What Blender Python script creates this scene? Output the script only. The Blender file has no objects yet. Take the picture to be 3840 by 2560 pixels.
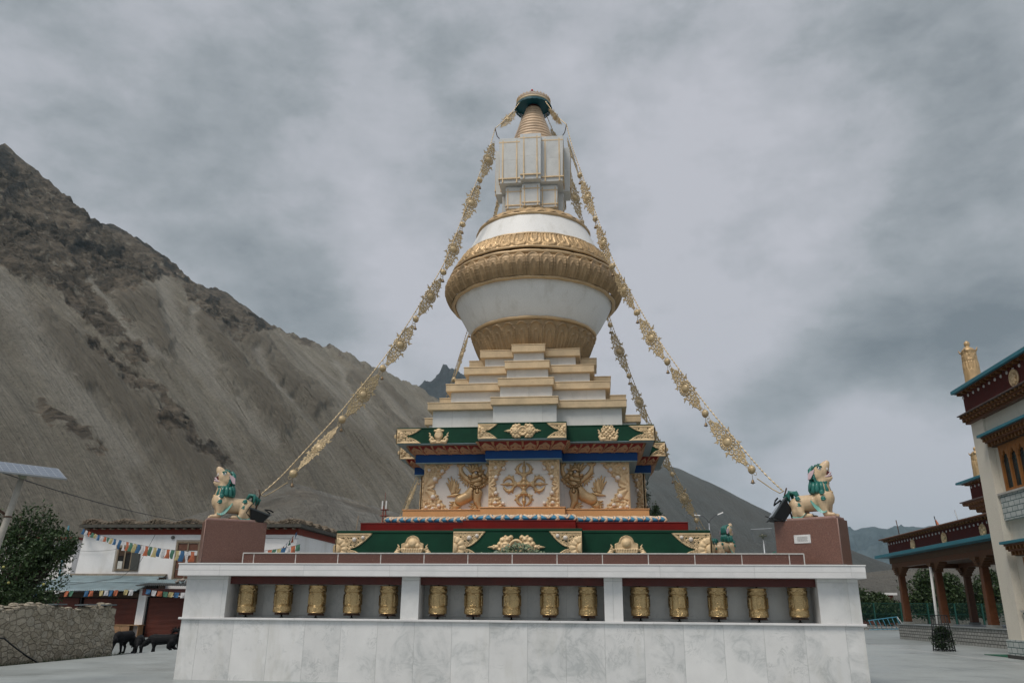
import bpy, bmesh, math, random
import numpy as np
from mathutils import Vector, Matrix

R = math.radians
scene = bpy.context.scene
C = scene.collection

# ---------------------------------------------------------------- camera
CAM = Vector((2.0616, -26.1752, 1.6))
_p, _y, _r = 0.3293, 0.1078, 0.0088
_fw = Vector((-math.sin(_y)*math.cos(_p), math.cos(_y)*math.cos(_p), math.sin(_p)))
_rt = Vector((math.cos(_y), math.sin(_y), 0))
_up = _rt.cross(_fw)
_rt, _up = math.cos(_r)*_rt+math.sin(_r)*_up, -math.sin(_r)*_rt+math.cos(_r)*_up
cd = bpy.data.cameras.new('camera')
cam = bpy.data.objects.new('camera', cd); C.objects.link(cam)
M = Matrix((( _rt.x, _up.x, -_fw.x, CAM.x), (_rt.y, _up.y, -_fw.y, CAM.y), (_rt.z, _up.z, -_fw.z, CAM.z), (0, 0, 0, 1)))
cam.matrix_world = M
cd.sensor_width = 36; cd.lens = 2927.4*36/3840
cd.clip_start = 0.1; cd.clip_end = 20000
scene.camera = cam

# ---------------------------------------------------------------- world: overcast sky over a Sky Texture
SUN_EL, SUN_AZ = R(58), R(212)      # behind the camera, a little to the left
w = bpy.data.worlds.new('World'); scene.world = w; w.use_nodes = True
nt = w.node_tree; nt.nodes.clear()
def N(tree, t, **kw):
    n = tree.nodes.new(t)
    for k, v in kw.items():
        if k.startswith('i_'): n.inputs[k[2:].replace('_', ' ')].default_value = v
        else: setattr(n, k, v)
    return n
L = nt.links.new
def wmath(op, a, b=None, clamp=False):
    n = nt.nodes.new('ShaderNodeMath'); n.operation = op; n.use_clamp = clamp
    for i, x in enumerate((a, b)):
        if x is None: continue
        if isinstance(x, (int, float)): n.inputs[i].default_value = x
        else: L(x, n.inputs[i])
    return n.outputs[0]
tc = N(nt, 'ShaderNodeTexCoord')
sep = N(nt, 'ShaderNodeSeparateXYZ'); L(tc.outputs['Generated'], sep.inputs[0])
def cloud(scale, detail, off, sx=1, sy=1, dist=0.0, rough=.5):
    mp = N(nt, 'ShaderNodeMapping'); mp.inputs['Location'].default_value = off; mp.inputs['Scale'].default_value = (sx, sx, sy)
    L(tc.outputs['Generated'], mp.inputs[0])
    n = N(nt, 'ShaderNodeTexNoise'); n.inputs['Scale'].default_value = scale; n.inputs['Detail'].default_value = detail
    n.inputs['Roughness'].default_value = rough; n.inputs['Distortion'].default_value = dist
    L(mp.outputs[0], n.inputs['Vector']); return n.outputs[0]
c1 = cloud(2.4, 8, (3.1, 1.7, .4), 1, 1.6, .1, .52)
c2 = cloud(6.5, 9, (7.3, 4.1, 2.0), 1, 1.5, .1, .58)
c3 = cloud(1.2, 3, (1.2, 9.3, 5.0), 1, 1.8)
c4 = cloud(15, 8, (2.2, 7.7, 1.3), 1, 1.9, .2, .6)
val = wmath('ADD', wmath('ADD', wmath('MULTIPLY', c1, .46), wmath('MULTIPLY', c2, .38)), wmath('MULTIPLY', c3, .22))
val = wmath('ADD', val, wmath('MULTIPLY', wmath('SUBTRACT', c4, .5), .17))
val = wmath('ADD', wmath('MULTIPLY', wmath('SUBTRACT', val, .53), 1.95), .635)
# broad cloud masses: (azimuth, elevation, tightness, amount), darker < 0 < lighter
for az, el, k, amt in [(-25, 23, 60, -.16), (-22, 20.5, 260, -.12), (14, 14.5, 200, -.30), (20, 16.5, 200, -.42), (26, 16.5, 200, -.42), (32, 16, 200, -.30), (8, 12.5, 300, -.14), (24, 23.5, 220, -.16), (31, 25, 120, -.12), (27, 35, 60, -.14), (12, 12, 260, -.10), (-36, 36, 30, -.08), (11, 27, 40, .12), (19, 9.5, 160, .22), (27, 9, 160, .18), (-15, 22, 60, .10), (2, 42, 20, .05), (19, 26.5, 160, .16), (9, 19, 120, .14), (-7, 30, 60, -.06), (-33, 29, 60, -.10)]:
    d = N(nt, 'ShaderNodeVectorMath', operation='DOT_PRODUCT'); L(tc.outputs['Generated'], d.inputs[0])
    d.inputs[1].default_value = (math.sin(R(az))*math.cos(R(el)), math.cos(R(az))*math.cos(R(el)), math.sin(R(el)))
    g = wmath('EXPONENT', wmath('MULTIPLY', wmath('SUBTRACT', d.outputs['Value'], 1.0), k*2.0))
    val = wmath('ADD', val, wmath('MULTIPLY', wmath('MULTIPLY', g, amt*.95), wmath('MULTIPLY', wmath('ADD', c1, c2), 1.05)))
ramp = N(nt, 'ShaderNodeValToRGB'); L(val, ramp.inputs[0])
cr = ramp.color_ramp
cr.elements[0].position = .22; cr.elements[0].color = (.185, .215, .240, 1)
cr.elements[1].position = .80; cr.elements[1].color = (.550, .560, .610, 1)
e = cr.elements.new(.48); e.color = (.360, .390, .420, 1)
e = cr.elements.new(.60); e.color = (.455, .475, .515, 1)
# the overcast is brighter in the part of the sky behind the camera
d = N(nt, 'ShaderNodeVectorMath', operation='DOT_PRODUCT'); L(tc.outputs['Generated'], d.inputs[0]); d.inputs[1].default_value = (-.25, -.8, .55)
rear = wmath('ADD', wmath('MULTIPLY', wmath('MAXIMUM', d.outputs['Value'], 0.0), .25), 1.0)
sky = N(nt, 'ShaderNodeTexSky', sky_type='NISHITA', sun_disc=False, sun_elevation=SUN_EL, sun_rotation=SUN_AZ)
bg1 = N(nt, 'ShaderNodeBackground'); L(sky.outputs[0], bg1.inputs[0]); bg1.inputs[1].default_value = .05
bg2 = N(nt, 'ShaderNodeBackground'); L(ramp.outputs[0], bg2.inputs[0]); L(rear, bg2.inputs[1])
mx = N(nt, 'ShaderNodeMixShader'); mx.inputs[0].default_value = .94
L(bg1.outputs[0], mx.inputs[1]); L(bg2.outputs[0], mx.inputs[2])
wo = N(nt, 'ShaderNodeOutputWorld'); L(mx.outputs[0], wo.inputs[0])

# ---------------------------------------------------------------- sun (veiled by cloud, so very soft)
sd = bpy.data.lights.new('sun', 'SUN'); sd.energy = 2.3; sd.angle = R(22); sd.color = (1, .925, .83)
sun = bpy.data.objects.new('sun', sd); C.objects.link(sun)
sv = Vector((math.sin(SUN_AZ)*math.cos(SUN_EL), math.cos(SUN_AZ)*math.cos(SUN_EL), math.sin(SUN_EL)))
sun.rotation_euler = sv.to_track_quat('Z', 'Y').to_euler(); sun.location = (0, 0, 60)
scene.view_settings.view_transform = 'Standard'; scene.view_settings.look = 'None'
scene.view_settings.exposure = 0.0; scene.view_settings.gamma = 1.0
scene.cycles.max_bounces = 6

# ---------------------------------------------------------------- helpers
WM = {}
def wmat(o):
    return WM.get(o, Matrix()) if o else Matrix()
class MB:
    """collects shapes, links them as one mesh object (vertices given in world space unless local=True)"""
    def __init__(s): s.v = []; s.f = []; s.m = []; s.s = []
    def add(s, vs, fs, mi=0, smooth=False):
        n = len(s.v); s.v += [tuple(p) for p in vs]; s.f += [tuple(i+n for i in f) for f in fs]
        s.m += [mi]*len(fs); s.s += [smooth]*len(fs); return s
    def box(s, x0, y0, z0, x1, y1, z1, mi=0):
        return s.add([(x0, y0, z0), (x1, y0, z0), (x1, y1, z0), (x0, y1, z0), (x0, y0, z1), (x1, y0, z1), (x1, y1, z1), (x0, y1, z1)],
                     [(3, 2, 1, 0), (4, 5, 6, 7), (0, 1, 5, 4), (1, 2, 6, 5), (2, 3, 7, 6), (3, 0, 4, 7)], mi)
    def rbox(s, c, ax, ay, az, mi=0):
        c = Vector(c); ax = Vector(ax); ay = Vector(ay); az = Vector(az)
        vs = [c+i*ax+j*ay+k*az for k in (-1, 1) for i, j in ((-1, -1), (1, -1), (1, 1), (-1, 1))]
        return s.add(vs, [(3, 2, 1, 0), (4, 5, 6, 7), (0, 1, 5, 4), (1, 2, 6, 5), (2, 3, 7, 6), (3, 0, 4, 7)], mi)
    def loft(s, rings, mi=0, smooth=False, cap0=True, cap1=True):
        n = len(rings[0]); vs = [p for r in rings for p in r]; fs = []
        for k in range(len(rings)-1):
            for i in range(n):
                j = (i+1) % n; fs.append((k*n+i, k*n+j, (k+1)*n+j, (k+1)*n+i))
        s.add(vs, fs, mi, smooth)
        b = len(s.v)-len(vs)
        if cap0: s.f.append(tuple(b+i for i in reversed(range(n)))); s.m.append(mi); s.s.append(False)
        if cap1: s.f.append(tuple(b+(len(rings)-1)*n+i for i in range(n))); s.m.append(mi); s.s.append(False)
        return s
    def prism(s, poly, z0, z1, mi=0):
        return s.loft([[(x, y, z0) for x, y in poly], [(x, y, z1) for x, y in poly]], mi)
    def tube(s, pts, rad, n=8, mi=0, smooth=True):
        pts = [Vector(p) for p in pts]; rings = []
        if isinstance(rad, (int, float)): rad = [rad]*len(pts)
        u = None
        for i, p in enumerate(pts):
            t = (pts[min(i+1, len(pts)-1)]-pts[max(i-1, 0)]).normalized()
            if u is None:
                u = t.orthogonal().normalized()
            else:
                u = (u-t*u.dot(t)); u = u.normalized() if u.length > 1e-6 else t.orthogonal().normalized()
            v = t.cross(u)
            rings.append([p+rad[i]*(math.cos(a)*u+math.sin(a)*v) for a in [2*math.pi*k/n for k in range(n)]])
        return s.loft(rings, mi, smooth)
    def lathe(s, prof, n=32, c=(0, 0), mi=0, smooth=True, cap=True, a0=0.0):
        rings = [[(c[0]+r*math.cos(a0+2*math.pi*k/n), c[1]+r*math.sin(a0+2*math.pi*k/n), z) for k in range(n)] for r, z in prof]
        return s.loft(rings, mi, smooth, cap, cap)
    def sphere(s, c, r, n=10, m=7, mi=0, sc=(1, 1, 1)):
        vs = [(c[0], c[1], c[2]-r*sc[2])]
        for j in range(1, m):
            b = -math.pi/2+math.pi*j/m
            for i in range(n):
                a = 2*math.pi*i/n; vs.append((c[0]+r*sc[0]*math.cos(b)*math.cos(a), c[1]+r*sc[1]*math.cos(b)*math.sin(a), c[2]+r*sc[2]*math.sin(b)))
        vs.append((c[0], c[1], c[2]+r*sc[2])); fs = []
        for i in range(n):
            fs.append((0, 1+(i+1) % n, 1+i))
            for j in range(m-2):
                a, b = 1+j*n+i, 1+j*n+(i+1) % n; fs.append((a, b, b+n, a+n))
            fs.append((len(vs)-1, 1+(m-2)*n+i, 1+(m-2)*n+(i+1) % n))
        return s.add(vs, fs, mi, True)
    def torus(s, c, R0, r, ax, n=14, k=6, mi=0, flat=1.0):
        ax = Vector(ax).normalized(); u = ax.orthogonal().normalized(); v = ax.cross(u); c = Vector(c); vs = []; fs = []
        for i in range(n):
            a = 2*math.pi*i/n; d = math.cos(a)*u+math.sin(a)*v
            for j in range(k):
                b = 2*math.pi*j/k; vs.append(c+d*(R0+r*math.cos(b))+ax*(r*flat*math.sin(b)))
        for i in range(n):
            for j in range(k):
                fs.append((i*k+j, ((i+1) % n)*k+j, ((i+1) % n)*k+(j+1) % k, i*k+(j+1) % k))
        return s.add(vs, fs, mi, True)
    def xf(s, M0, i0=0):
        for i in range(i0, len(s.v)): s.v[i] = tuple(M0 @ Vector(s.v[i]))
        return s
    def build(s, name, mats, parent=None, bevel=0, local=False, uv=None):
        me = bpy.data.meshes.new(name)
        vs = s.v
        if parent and not local:
            inv = wmat(parent).inverted(); vs = [tuple(inv @ Vector(p)) for p in vs]
        me.from_pydata(vs, [], s.f)
        if not isinstance(mats, (list, tuple)): mats = [mats]
        for m_ in mats: me.materials.append(m_)
        me.polygons.foreach_set('material_index', s.m); me.polygons.foreach_set('use_smooth', s.s); me.update()
        o = bpy.data.objects.new(name, me); C.objects.link(o)
        if parent: o.parent = parent; WM[o] = wmat(parent).copy()
        if bevel:
            b = o.modifiers.new('bevel', 'BEVEL'); b.width = bevel; b.segments = 2; b.limit_method = 'ANGLE'; b.angle_limit = R(40)
            b.harden_normals = False
        return o
def tag(o, label=None, cat=None, group=None, kind=None):
    if label: o['label'] = label
    if cat: o['category'] = cat
    if group: o['group'] = group
    if kind: o['kind'] = kind
    return o
def thing(name, label, cat, loc=(0, 0, 0), rot=0.0, group=None):
    o = bpy.data.objects.new(name, None); C.objects.link(o)
    o.empty_display_size = .2; o.location = loc; o.rotation_euler = (0, 0, rot)
    WM[o] = Matrix.Translation(loc) @ Matrix.Rotation(rot, 4, 'Z')
    return tag(o, label, cat, group)
def dup(o, loc=None, rot=None, label=None, parent=None):
    c = o.copy(); C.objects.link(c); c.parent = parent
    if loc is not None: c.location = loc
    if rot is not None: c.rotation_euler = (0, 0, rot)
    if label: c['label'] = label
    for ch in list(o.children): dup(ch, parent=c)
    return c

# ---- numpy noise
def vnoise(x, y, seed=0):
    xi = np.floor(x).astype(np.int64); yi = np.floor(y).astype(np.int64); xf = x-xi; yf = y-yi
    def h(a, b):
        n = (a*374761393+b*668265263+seed*974634777) & 0x7fffffff
        n = ((n ^ (n >> 13))*1274126177) & 0x7fffffff
        return ((n ^ (n >> 16)) & 0xffff)/65535.0
    u = xf*xf*(3-2*xf); v = yf*yf*(3-2*yf)
    return (h(xi, yi)*(1-u)+h(xi+1, yi)*u)*(1-v)+(h(xi, yi+1)*(1-u)+h(xi+1, yi+1)*u)*v
def fbm(x, y, seed=0, oct=5, gain=.5):
    s = 0; a = 1; t = 0
    for k in range(oct):
        s = s+a*vnoise(x*2**k+k*17.3, y*2**k+k*9.1, seed+k); t += a; a *= gain
    return s/t
# ---- reliefs: a height field over a panel, meshed with real depth
def cap(X, Z, x0, z0, r0, x1=None, z1=None, r1=None, amp=1.0):
    if x1 is None: x1, z1, r1 = x0, z0, r0
    dx, dz = x1-x0, z1-z0; l = dx*dx+dz*dz
    t = np.clip(((X-x0)*dx+(Z-z0)*dz)/l, 0, 1) if l > 0 else 0*X
    r = r0+(r1-r0)*t; d2 = (X-x0-t*dx)**2+(Z-z0-t*dz)**2
    return amp*np.sqrt(np.maximum(r*r-d2, 0))
def ringh(X, Z, cx, cz, Rr, wd, amp=1.0):
    d = np.abs(np.hypot(X-cx, Z-cz)-Rr); return amp*np.sqrt(np.maximum(wd*wd-d*d, 0))
def chain_caps(X, Z, pts, amp=1.0):
    h = 0*X
    for (a, b) in zip(pts[:-1], pts[1:]): h = np.maximum(h, cap(X, Z, *a, *b, amp=amp))
    return h
def relief(name, hf, x0, x1, z0, z1, res, mapf, mat, parent, smooth=True, sub=.004):
    nx = max(2, int(round((x1-x0)/res))+1); nz = max(2, int(round((z1-z0)/res))+1)
    X, Z = np.meshgrid(np.linspace(x0, x1, nx), np.linspace(z0, z1, nz))
    H = np.nan_to_num(hf(X, Z)); ok = H > 1e-4
    P = mapf(X, Z, np.where(ok, H, -sub))
    idx = -np.ones((nz, nx), int)
    quad = ok[:-1, :-1] | ok[1:, :-1] | ok[:-1, 1:] | ok[1:, 1:]
    used = np.zeros((nz, nx), bool)
    used[:-1, :-1] |= quad; used[1:, :-1] |= quad; used[:-1, 1:] |= quad; used[1:, 1:] |= quad
    idx[used] = np.arange(used.sum())
    V = np.stack([P[0][used], P[1][used], P[2][used]], 1)
    jj, ii = np.nonzero(quad)
    F = np.stack([idx[jj, ii], idx[jj, ii+1], idx[jj+1, ii+1], idx[jj+1, ii]], 1)
    b = MB(); b.v = [tuple(map(float, p)) for p in V]; b.f = [tuple(map(int, f)) for f in F]
    b.m = [0]*len(b.f); b.s = [smooth]*len(b.f)
    return b.build(name, mat, parent)
def facing_y(y, sx=1.0, ox=0.0, oz=0.0):          # panel whose front looks towards -y
    return lambda X, Z, H: (ox+sx*X, y-H, oz+Z)
def on_edge(p, q):                                  # panel along plan edge p->q, outward normal to the right of travel
    p = np.array(p, float); q = np.array(q, float); t = (q-p)/np.hypot(*(q-p)); n = np.array([t[1], -t[0]])
    return lambda X, Z, H: (p[0]+t[0]*X+n[0]*H, p[1]+t[1]*X+n[1]*H, Z)
def blob(name, caps, mat, parent, voxel, M0=None, smooth_it=4):
    b = MB()
    for c in caps:
        if len(c) == 4: c = c+c
        p, q = Vector(c[:3]), Vector(c[4:7]); r0, r1 = c[3], c[7]; n = max(1, int((q-p).length/(.35*min(r0, r1)+1e-6)))
        n = min(n, 14)
        for i in range(n+1):
            t = i/n; b.sphere(p.lerp(q, t), r0+(r1-r0)*t, 12, 8)
    if M0 is not None: b.xf(M0)
    o = b.build(name, mat, parent)
    m_ = o.modifiers.new('remesh', 'REMESH'); m_.mode = 'VOXEL'; m_.voxel_size = voxel; m_.use_smooth_shade = True
    s_ = o.modifiers.new('smooth', 'SMOOTH'); s_.iterations = smooth_it; s_.factor = .5
    return o

# ---------------------------------------------------------------- materials
MATS = {}
class NT:
    def __init__(s, name):
        s.m = bpy.data.materials.new(name); s.m.use_nodes = True; s.t = s.m.node_tree; s.b = s.t.nodes['Principled BSDF']
        s.tc = s.t.nodes.new('ShaderNodeTexCoord')
    def lk(s, a, b): s.t.links.new(a, b)
    def coord(s, scale=(1, 1, 1), loc=(0, 0, 0), rot=(0, 0, 0), src='Object'):
        m = s.t.nodes.new('ShaderNodeMapping'); m.inputs['Scale'].default_value = scale; m.inputs['Location'].default_value = loc; m.inputs['Rotation'].default_value = rot
        s.lk(s.tc.outputs[src], m.inputs[0]); return m.outputs[0]
    def noise(s, vec, scale, detail=4, rough=.55, dist=0):
        n = s.t.nodes.new('ShaderNodeTexNoise'); n.inputs['Scale'].default_value = scale; n.inputs['Detail'].default_value = detail
        n.inputs['Roughness'].default_value = rough; n.inputs['Distortion'].default_value = dist; s.lk(vec, n.inputs['Vector']); return n.outputs[0]
    def ramp(s, fac, stops):
        r = s.t.nodes.new('ShaderNodeValToRGB'); s.lk(fac, r.inputs[0]); e = r.color_ramp.elements
        while len(e) < len(stops): e.new(.5)
        for k, (p, c) in enumerate(stops): e[k].position = p; e[k].color = (*c, 1) if len(c) == 3 else c
        return r.outputs[0]
    def mix(s, fac, a, b, mode='MIX'):
        n = s.t.nodes.new('ShaderNodeMix'); n.data_type = 'RGBA'; n.blend_type = mode
        for sock, x in ((n.inputs[0], fac), (n.inputs[6], a), (n.inputs[7], b)):
            if isinstance(x, (int, float)): sock.default_value = x
            elif isinstance(x, tuple): sock.default_value = (*x, 1) if len(x) == 3 else x
            else: s.lk(x, sock)
        return n.outputs[2]
    def math(s, op, a, b=0.0, clamp=False):
        n = s.t.nodes.new('ShaderNodeMath'); n.operation = op; n.use_clamp = clamp
        for i, x in enumerate((a, b)):
            if isinstance(x, (int, float)): n.inputs[i].default_value = x
            else: s.lk(x, n.inputs[i])
        return n.outputs[0]
    def brick(s, vec, bw, rh, mortar=.01, c1=(0, 0, 0), c2=(1, 1, 1), cm=(.5, .5, .5), off=.5, freq=2):
        n = s.t.nodes.new('ShaderNodeTexBrick'); n.inputs['Scale'].default_value = 1; n.inputs['Brick Width'].default_value = bw; n.inputs['Row Height'].default_value = rh
        n.inputs['Mortar Size'].default_value = mortar; n.inputs['Mortar Smooth'].default_value = .1; n.offset = off; n.offset_frequency = freq
        n.inputs['Color1'].default_value = (*c1, 1); n.inputs['Color2'].default_value = (*c2, 1); n.inputs['Mortar'].default_value = (*cm, 1)
        s.lk(vec, n.inputs['Vector']); return n.outputs[0], n.outputs[1]
    def bump(s, h, dist=.01, strength=1.0):
        n = s.t.nodes.new('ShaderNodeBump'); n.inputs['Distance'].default_value = dist; n.inputs['Strength'].default_value = strength
        s.lk(h, n.inputs['Height'])
        if s.b.inputs['Normal'].is_linked: s.lk(s.b.inputs['Normal'].links[0].from_socket, n.inputs['Normal'])
        s.lk(n.outputs[0], s.b.inputs['Normal'])
    def base(s, x):
        if isinstance(x, tuple): s.b.inputs['Base Color'].default_value = (*x, 1)
        else: s.lk(x, s.b.inputs['Base Color'])
    def set(s, rough=None, metal=None, spec=None):
        if rough is not None: s.b.inputs['Roughness'].default_value = rough
        if metal is not None: s.b.inputs['Metallic'].default_value = metal
        if spec is not None: s.b.inputs['Specular IOR Level'].default_value = spec
def shade(c, k): return tuple(min(1, x*k) for x in c)
def simple(name, c, rough=.6, metal=0.0, var=.22, scale=3.0, fine=40.0, bump=.003, dirt=None, spec=.4, streak=(1, 1, .45)):
    """painted / plain surface: broad tone drift, fine grain, optional dirt colour in patches"""
    n = NT(name); v = n.coord()
    a = n.noise(v, scale, 6, .6); f = n.noise(v, fine, 3)
    col = n.mix(n.ramp(a, [(.3, (0, 0, 0)), (.7, (1, 1, 1))]), shade(c, 1-var), shade(c, 1+var))
    col = n.mix(.25, col, n.ramp(f, [(.35, shade(c, .7)), (.65, shade(c, 1.25))]))
    if dirt: col = n.mix(n.ramp(n.noise(n.coord(streak), scale*.7, 8, .65), [(.52, (0, 0, 0)), (.72, (.75, .75, .75))]), col, dirt)
    n.base(col); n.set(rough, metal, spec)
    n.lk(n.ramp(a, [(.3, (rough*.85,)*3), (.7, (min(1, rough*1.15),)*3)]), n.b.inputs['Roughness'])
    if bump: n.bump(n.mix(.6, a, f), bump)
    return n.m
# ---- specific materials
def gold_mat(name, c, rough=.5, metal=.25, var=.18):
    n = NT(name); v = n.coord(); a = n.noise(v, 2.2, 7, .62); f = n.noise(v, 26, 4)
    col = n.mix(n.ramp(a, [(.32, (0, 0, 0)), (.68, (1, 1, 1))]), shade(c, 1-var), shade(c, 1+var))
    col = n.mix(n.ramp(f, [(.5, (0, 0, 0)), (.75, (.5, .5, .5))]), col, shade(c, .72))
    n.base(col); n.set(rough, metal, .5)
    n.lk(n.ramp(a, [(.3, (rough*.75,)*3), (.7, (rough*1.25,)*3)]), n.b.inputs['Roughness'])
    n.bump(f, .004)
    return n.m
GOLD = gold_mat('gold_paint', (.50, .345, .18), .42, .35)
GOLD_D = gold_mat('gold_paint_dark', (.385, .265, .145), .5, .2)
GOLD_P = gold_mat('gold_paint_pale', (.66, .49, .285), .5, .12)
CAPG = gold_mat('gilt_sheet', (.60, .455, .28), .42, .3, .14)
BRASS = gold_mat('brass', (.47, .335, .165), .27, .88, .28)
GARL = gold_mat('gilt_metal', (.47, .365, .215), .42, .25, .22)
CREAM = gold_mat('cream_paint', (.68, .55, .36), .5, 0, .12)
GREEN = simple('green_paint', (.003, .042, .021), .5, var=.3, scale=1.6, bump=.002, spec=.22)
RED = simple('red_paint', (.155, .006, .004), .5, var=.22, scale=2, spec=.2)
BLUE = simple('blue_paint', (.003, .045, .165), .5, var=.15, spec=.2)
SKYB = simple('sky_blue_paint', (.025, .19, .33), .5, var=.2, scale=5)
ORANGE = simple('orange_paint', (.66, .305, .115), .5, var=.08, scale=1.2)
DKRED = simple('dark_red_paint', (.075, .012, .008), .5, var=.3)
TEALP = simple('teal_paint', (.03, .16, .21), .45, var=.15, scale=2)
PALEBLUE = simple('pale_blue_soffit', (.22, .33, .36), .6, var=.12)
WHITEPL = simple('white_plaster', (.78, .775, .77), .75, var=.05, scale=.8, dirt=(.58, .565, .53))
DOMEW = simple('dome_white', (.74, .74, .725), .5, var=.05, scale=.9, bump=.002, dirt=(.56, .55, .51), streak=(3.5, 3.5, .25))
PEARL = simple('pearl', (.66, .60, .53), .25, var=.1, scale=12)
BLACKM = simple('black_metal', (.012, .014, .016), .45, .3)
STEEL = simple('galvanised_steel', (.32, .34, .36), .42, .6)
RUST = simple('rusty_iron', (.085, .05, .035), .7, .3, .4)
WOODD = simple('dark_wood', (.05, .026, .012), .6, var=.35, scale=6)

def marble_mat(name, tw, th, base=(.695, .695, .685), veins=.9, off=0.0, loc=(0, 0, 0), axis='xz', stain=True):
    """white marble slabs with faint grey veins, joints between the slabs and tone steps from slab to slab"""
    n = NT(name); v = n.coord()
    s = n.t.nodes.new('ShaderNodeSeparateXYZ'); n.lk(v, s.inputs[0])
    c = n.t.nodes.new('ShaderNodeCombineXYZ')
    n.lk(n.math('ADD', s.outputs[0], s.outputs[1]), c.inputs[0]); n.lk(s.outputs[2], c.inputs[1])
    m = n.t.nodes.new('ShaderNodeMapping'); m.inputs['Location'].default_value = loc; n.lk(c.outputs[0], m.inputs[0])
    bc, bf = n.brick(m.outputs[0], tw, th, .004, off=off, cm=(.35, .35, .35))
    slab = n.mix(.9, v, n.mix(1.0, bc, (8.3, 5.1, 3.7), 'MULTIPLY'), 'ADD')
    vn = n.noise(slab, 1.1, 9, .62, 1.6)
    vein = n.ramp(n.math('ABSOLUTE', n.math('SUBTRACT', vn, .5)), [(0, (1, 1, 1)), (.03, (.45, .45, .45)), (.10, (0, 0, 0))])
    patch = n.ramp(n.noise(slab, .8, 5, .6, .6), [(.47, (0, 0, 0)), (.64, (1, 1, 1))])
    broad = n.noise(slab, 2.4, 6, .6)
    col = n.mix(n.ramp(broad, [(.3, (0, 0, 0)), (.7, (1, 1, 1))]), shade(base, .88), shade(base, 1.07))
    col = n.mix(n.math('MULTIPLY', n.math('MULTIPLY', vein, patch), veins), col, (.22, .25, .25))
    v2 = n.ramp(n.math('ABSOLUTE', n.math('SUBTRACT', n.noise(slab, 2.7, 8, .68, 2.2), .5)), [(0, (1, 1, 1)), (.012, (.5,)*3), (.03, (0, 0, 0))]); p2 = n.ramp(n.noise(slab, 1.7, 4, .6), [(.52, (0, 0, 0)), (.62, (1, 1, 1))])
    col = n.mix(n.math('MULTIPLY', n.math('MULTIPLY', v2, p2), veins*.8), col, (.16, .19, .19))
    col = n.mix(n.math('MULTIPLY', patch, .30), col, (.40, .43, .44))
    tone = n.ramp(bc, [(0, shade(base, .89)), (1, shade(base, 1.05))])
    col = n.mix(.45, col, tone)
    if stain:
        st = n.ramp(n.noise(n.coord((1.2, 1.2, .35)), 1.5, 8, .65), [(.55, (0, 0, 0)), (.78, (.5, .5, .5))])
        col = n.mix(st, col, (.44, .43, .37))
    col = n.mix(n.math('MULTIPLY', bf, .55), col, (.36, .37, .36))
    n.base(col); n.set(.32, 0, .45); n.bump(n.math('SUBTRACT', 1.0, bf), .003)
    n.lk(n.ramp(broad, [(.3, (.26,)*3), (.7, (.44,)*3)]), n.b.inputs['Roughness'])
    return n.m
MARB_LOW = marble_mat('marble_lower_wall', .86, 1.35, loc=(.25, .02, 0), veins=1.0)
MARB_UP = marble_mat('marble_upper_wall', 1.02, 1.2, loc=(.1, .2, 0), veins=.4)
MARB_SLAB = marble_mat('marble_slab_edge', 2.05, .6, base=(.70, .695, .69), loc=(.3, 0, 0), veins=.2, stain=False)
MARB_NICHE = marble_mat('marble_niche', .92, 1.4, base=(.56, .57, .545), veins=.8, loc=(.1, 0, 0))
MARB_ST = marble_mat('marble_stupa', 2.3, 3, base=(.62, .63, .62), veins=.45, loc=(.6, .3, 0), stain=True)
MARB_DADO = marble_mat('marble_dado', 1.6, 3, base=(.63, .595, .545), veins=.35, loc=(.3, .3, 0), stain=False)

def granite_mat(name, base, joint_w=None, joint_h=.5, loc=(0, 0, 0)):
    n = NT(name); v = n.coord()
    f = n.noise(v, 60, 2, .5); g = n.noise(v, 24, 4, .6); a = n.noise(v, 1.3, 5)
    col = n.mix(n.ramp(f, [(.36, (0, 0, 0)), (.64, (1, 1, 1))]), shade(base, .62), shade(base, 1.32))
    col = n.mix(n.ramp(g, [(.60, (0, 0, 0)), (.74, (.55, .55, .55))]), col, (.30, .21, .17))
    col = n.mix(n.math('MULTIPLY', a, .35), col, shade(base, .75))
    n.set(.38, 0, .5)
    if joint_w:
        s = n.t.nodes.new('ShaderNodeSeparateXYZ'); n.lk(v, s.inputs[0]); c = n.t.nodes.new('ShaderNodeCombineXYZ')
        n.lk(n.math('ADD', s.outputs[0], s.outputs[1]), c.inputs[0]); n.lk(s.outputs[2], c.inputs[1])
        m = n.t.nodes.new('ShaderNodeMapping'); m.inputs['Location'].default_value = loc; n.lk(c.outputs[0], m.inputs[0])
        bc, bf = n.brick(m.outputs[0], joint_w, joint_h, .011, off=0)
        col = n.mix(n.math('MULTIPLY', bc, .3), col, shade(base, .6))
        col = n.mix(n.math('MULTIPLY', bf, n.ramp(n.noise(v, 9, 4), [(.3, (.55,)*3), (.6, (1,)*3)])), col, (.58, .56, .53))
    n.base(col); n.bump(g, .002); return n.m
GRANITE = granite_mat('red_granite', (.185, .090, .066), 4.0, 4.0)
GRAN_PAR = granite_mat('red_granite_parapet', (.125, .055, .040), 1.03, 5.0, (.38, .0, 0))
GRAN_SIDE = granite_mat('brown_granite', (.10, .066, .05))
JOINT = simple('white_mortar', (.47, .46, .435), .8, var=.2, scale=8)

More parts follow.
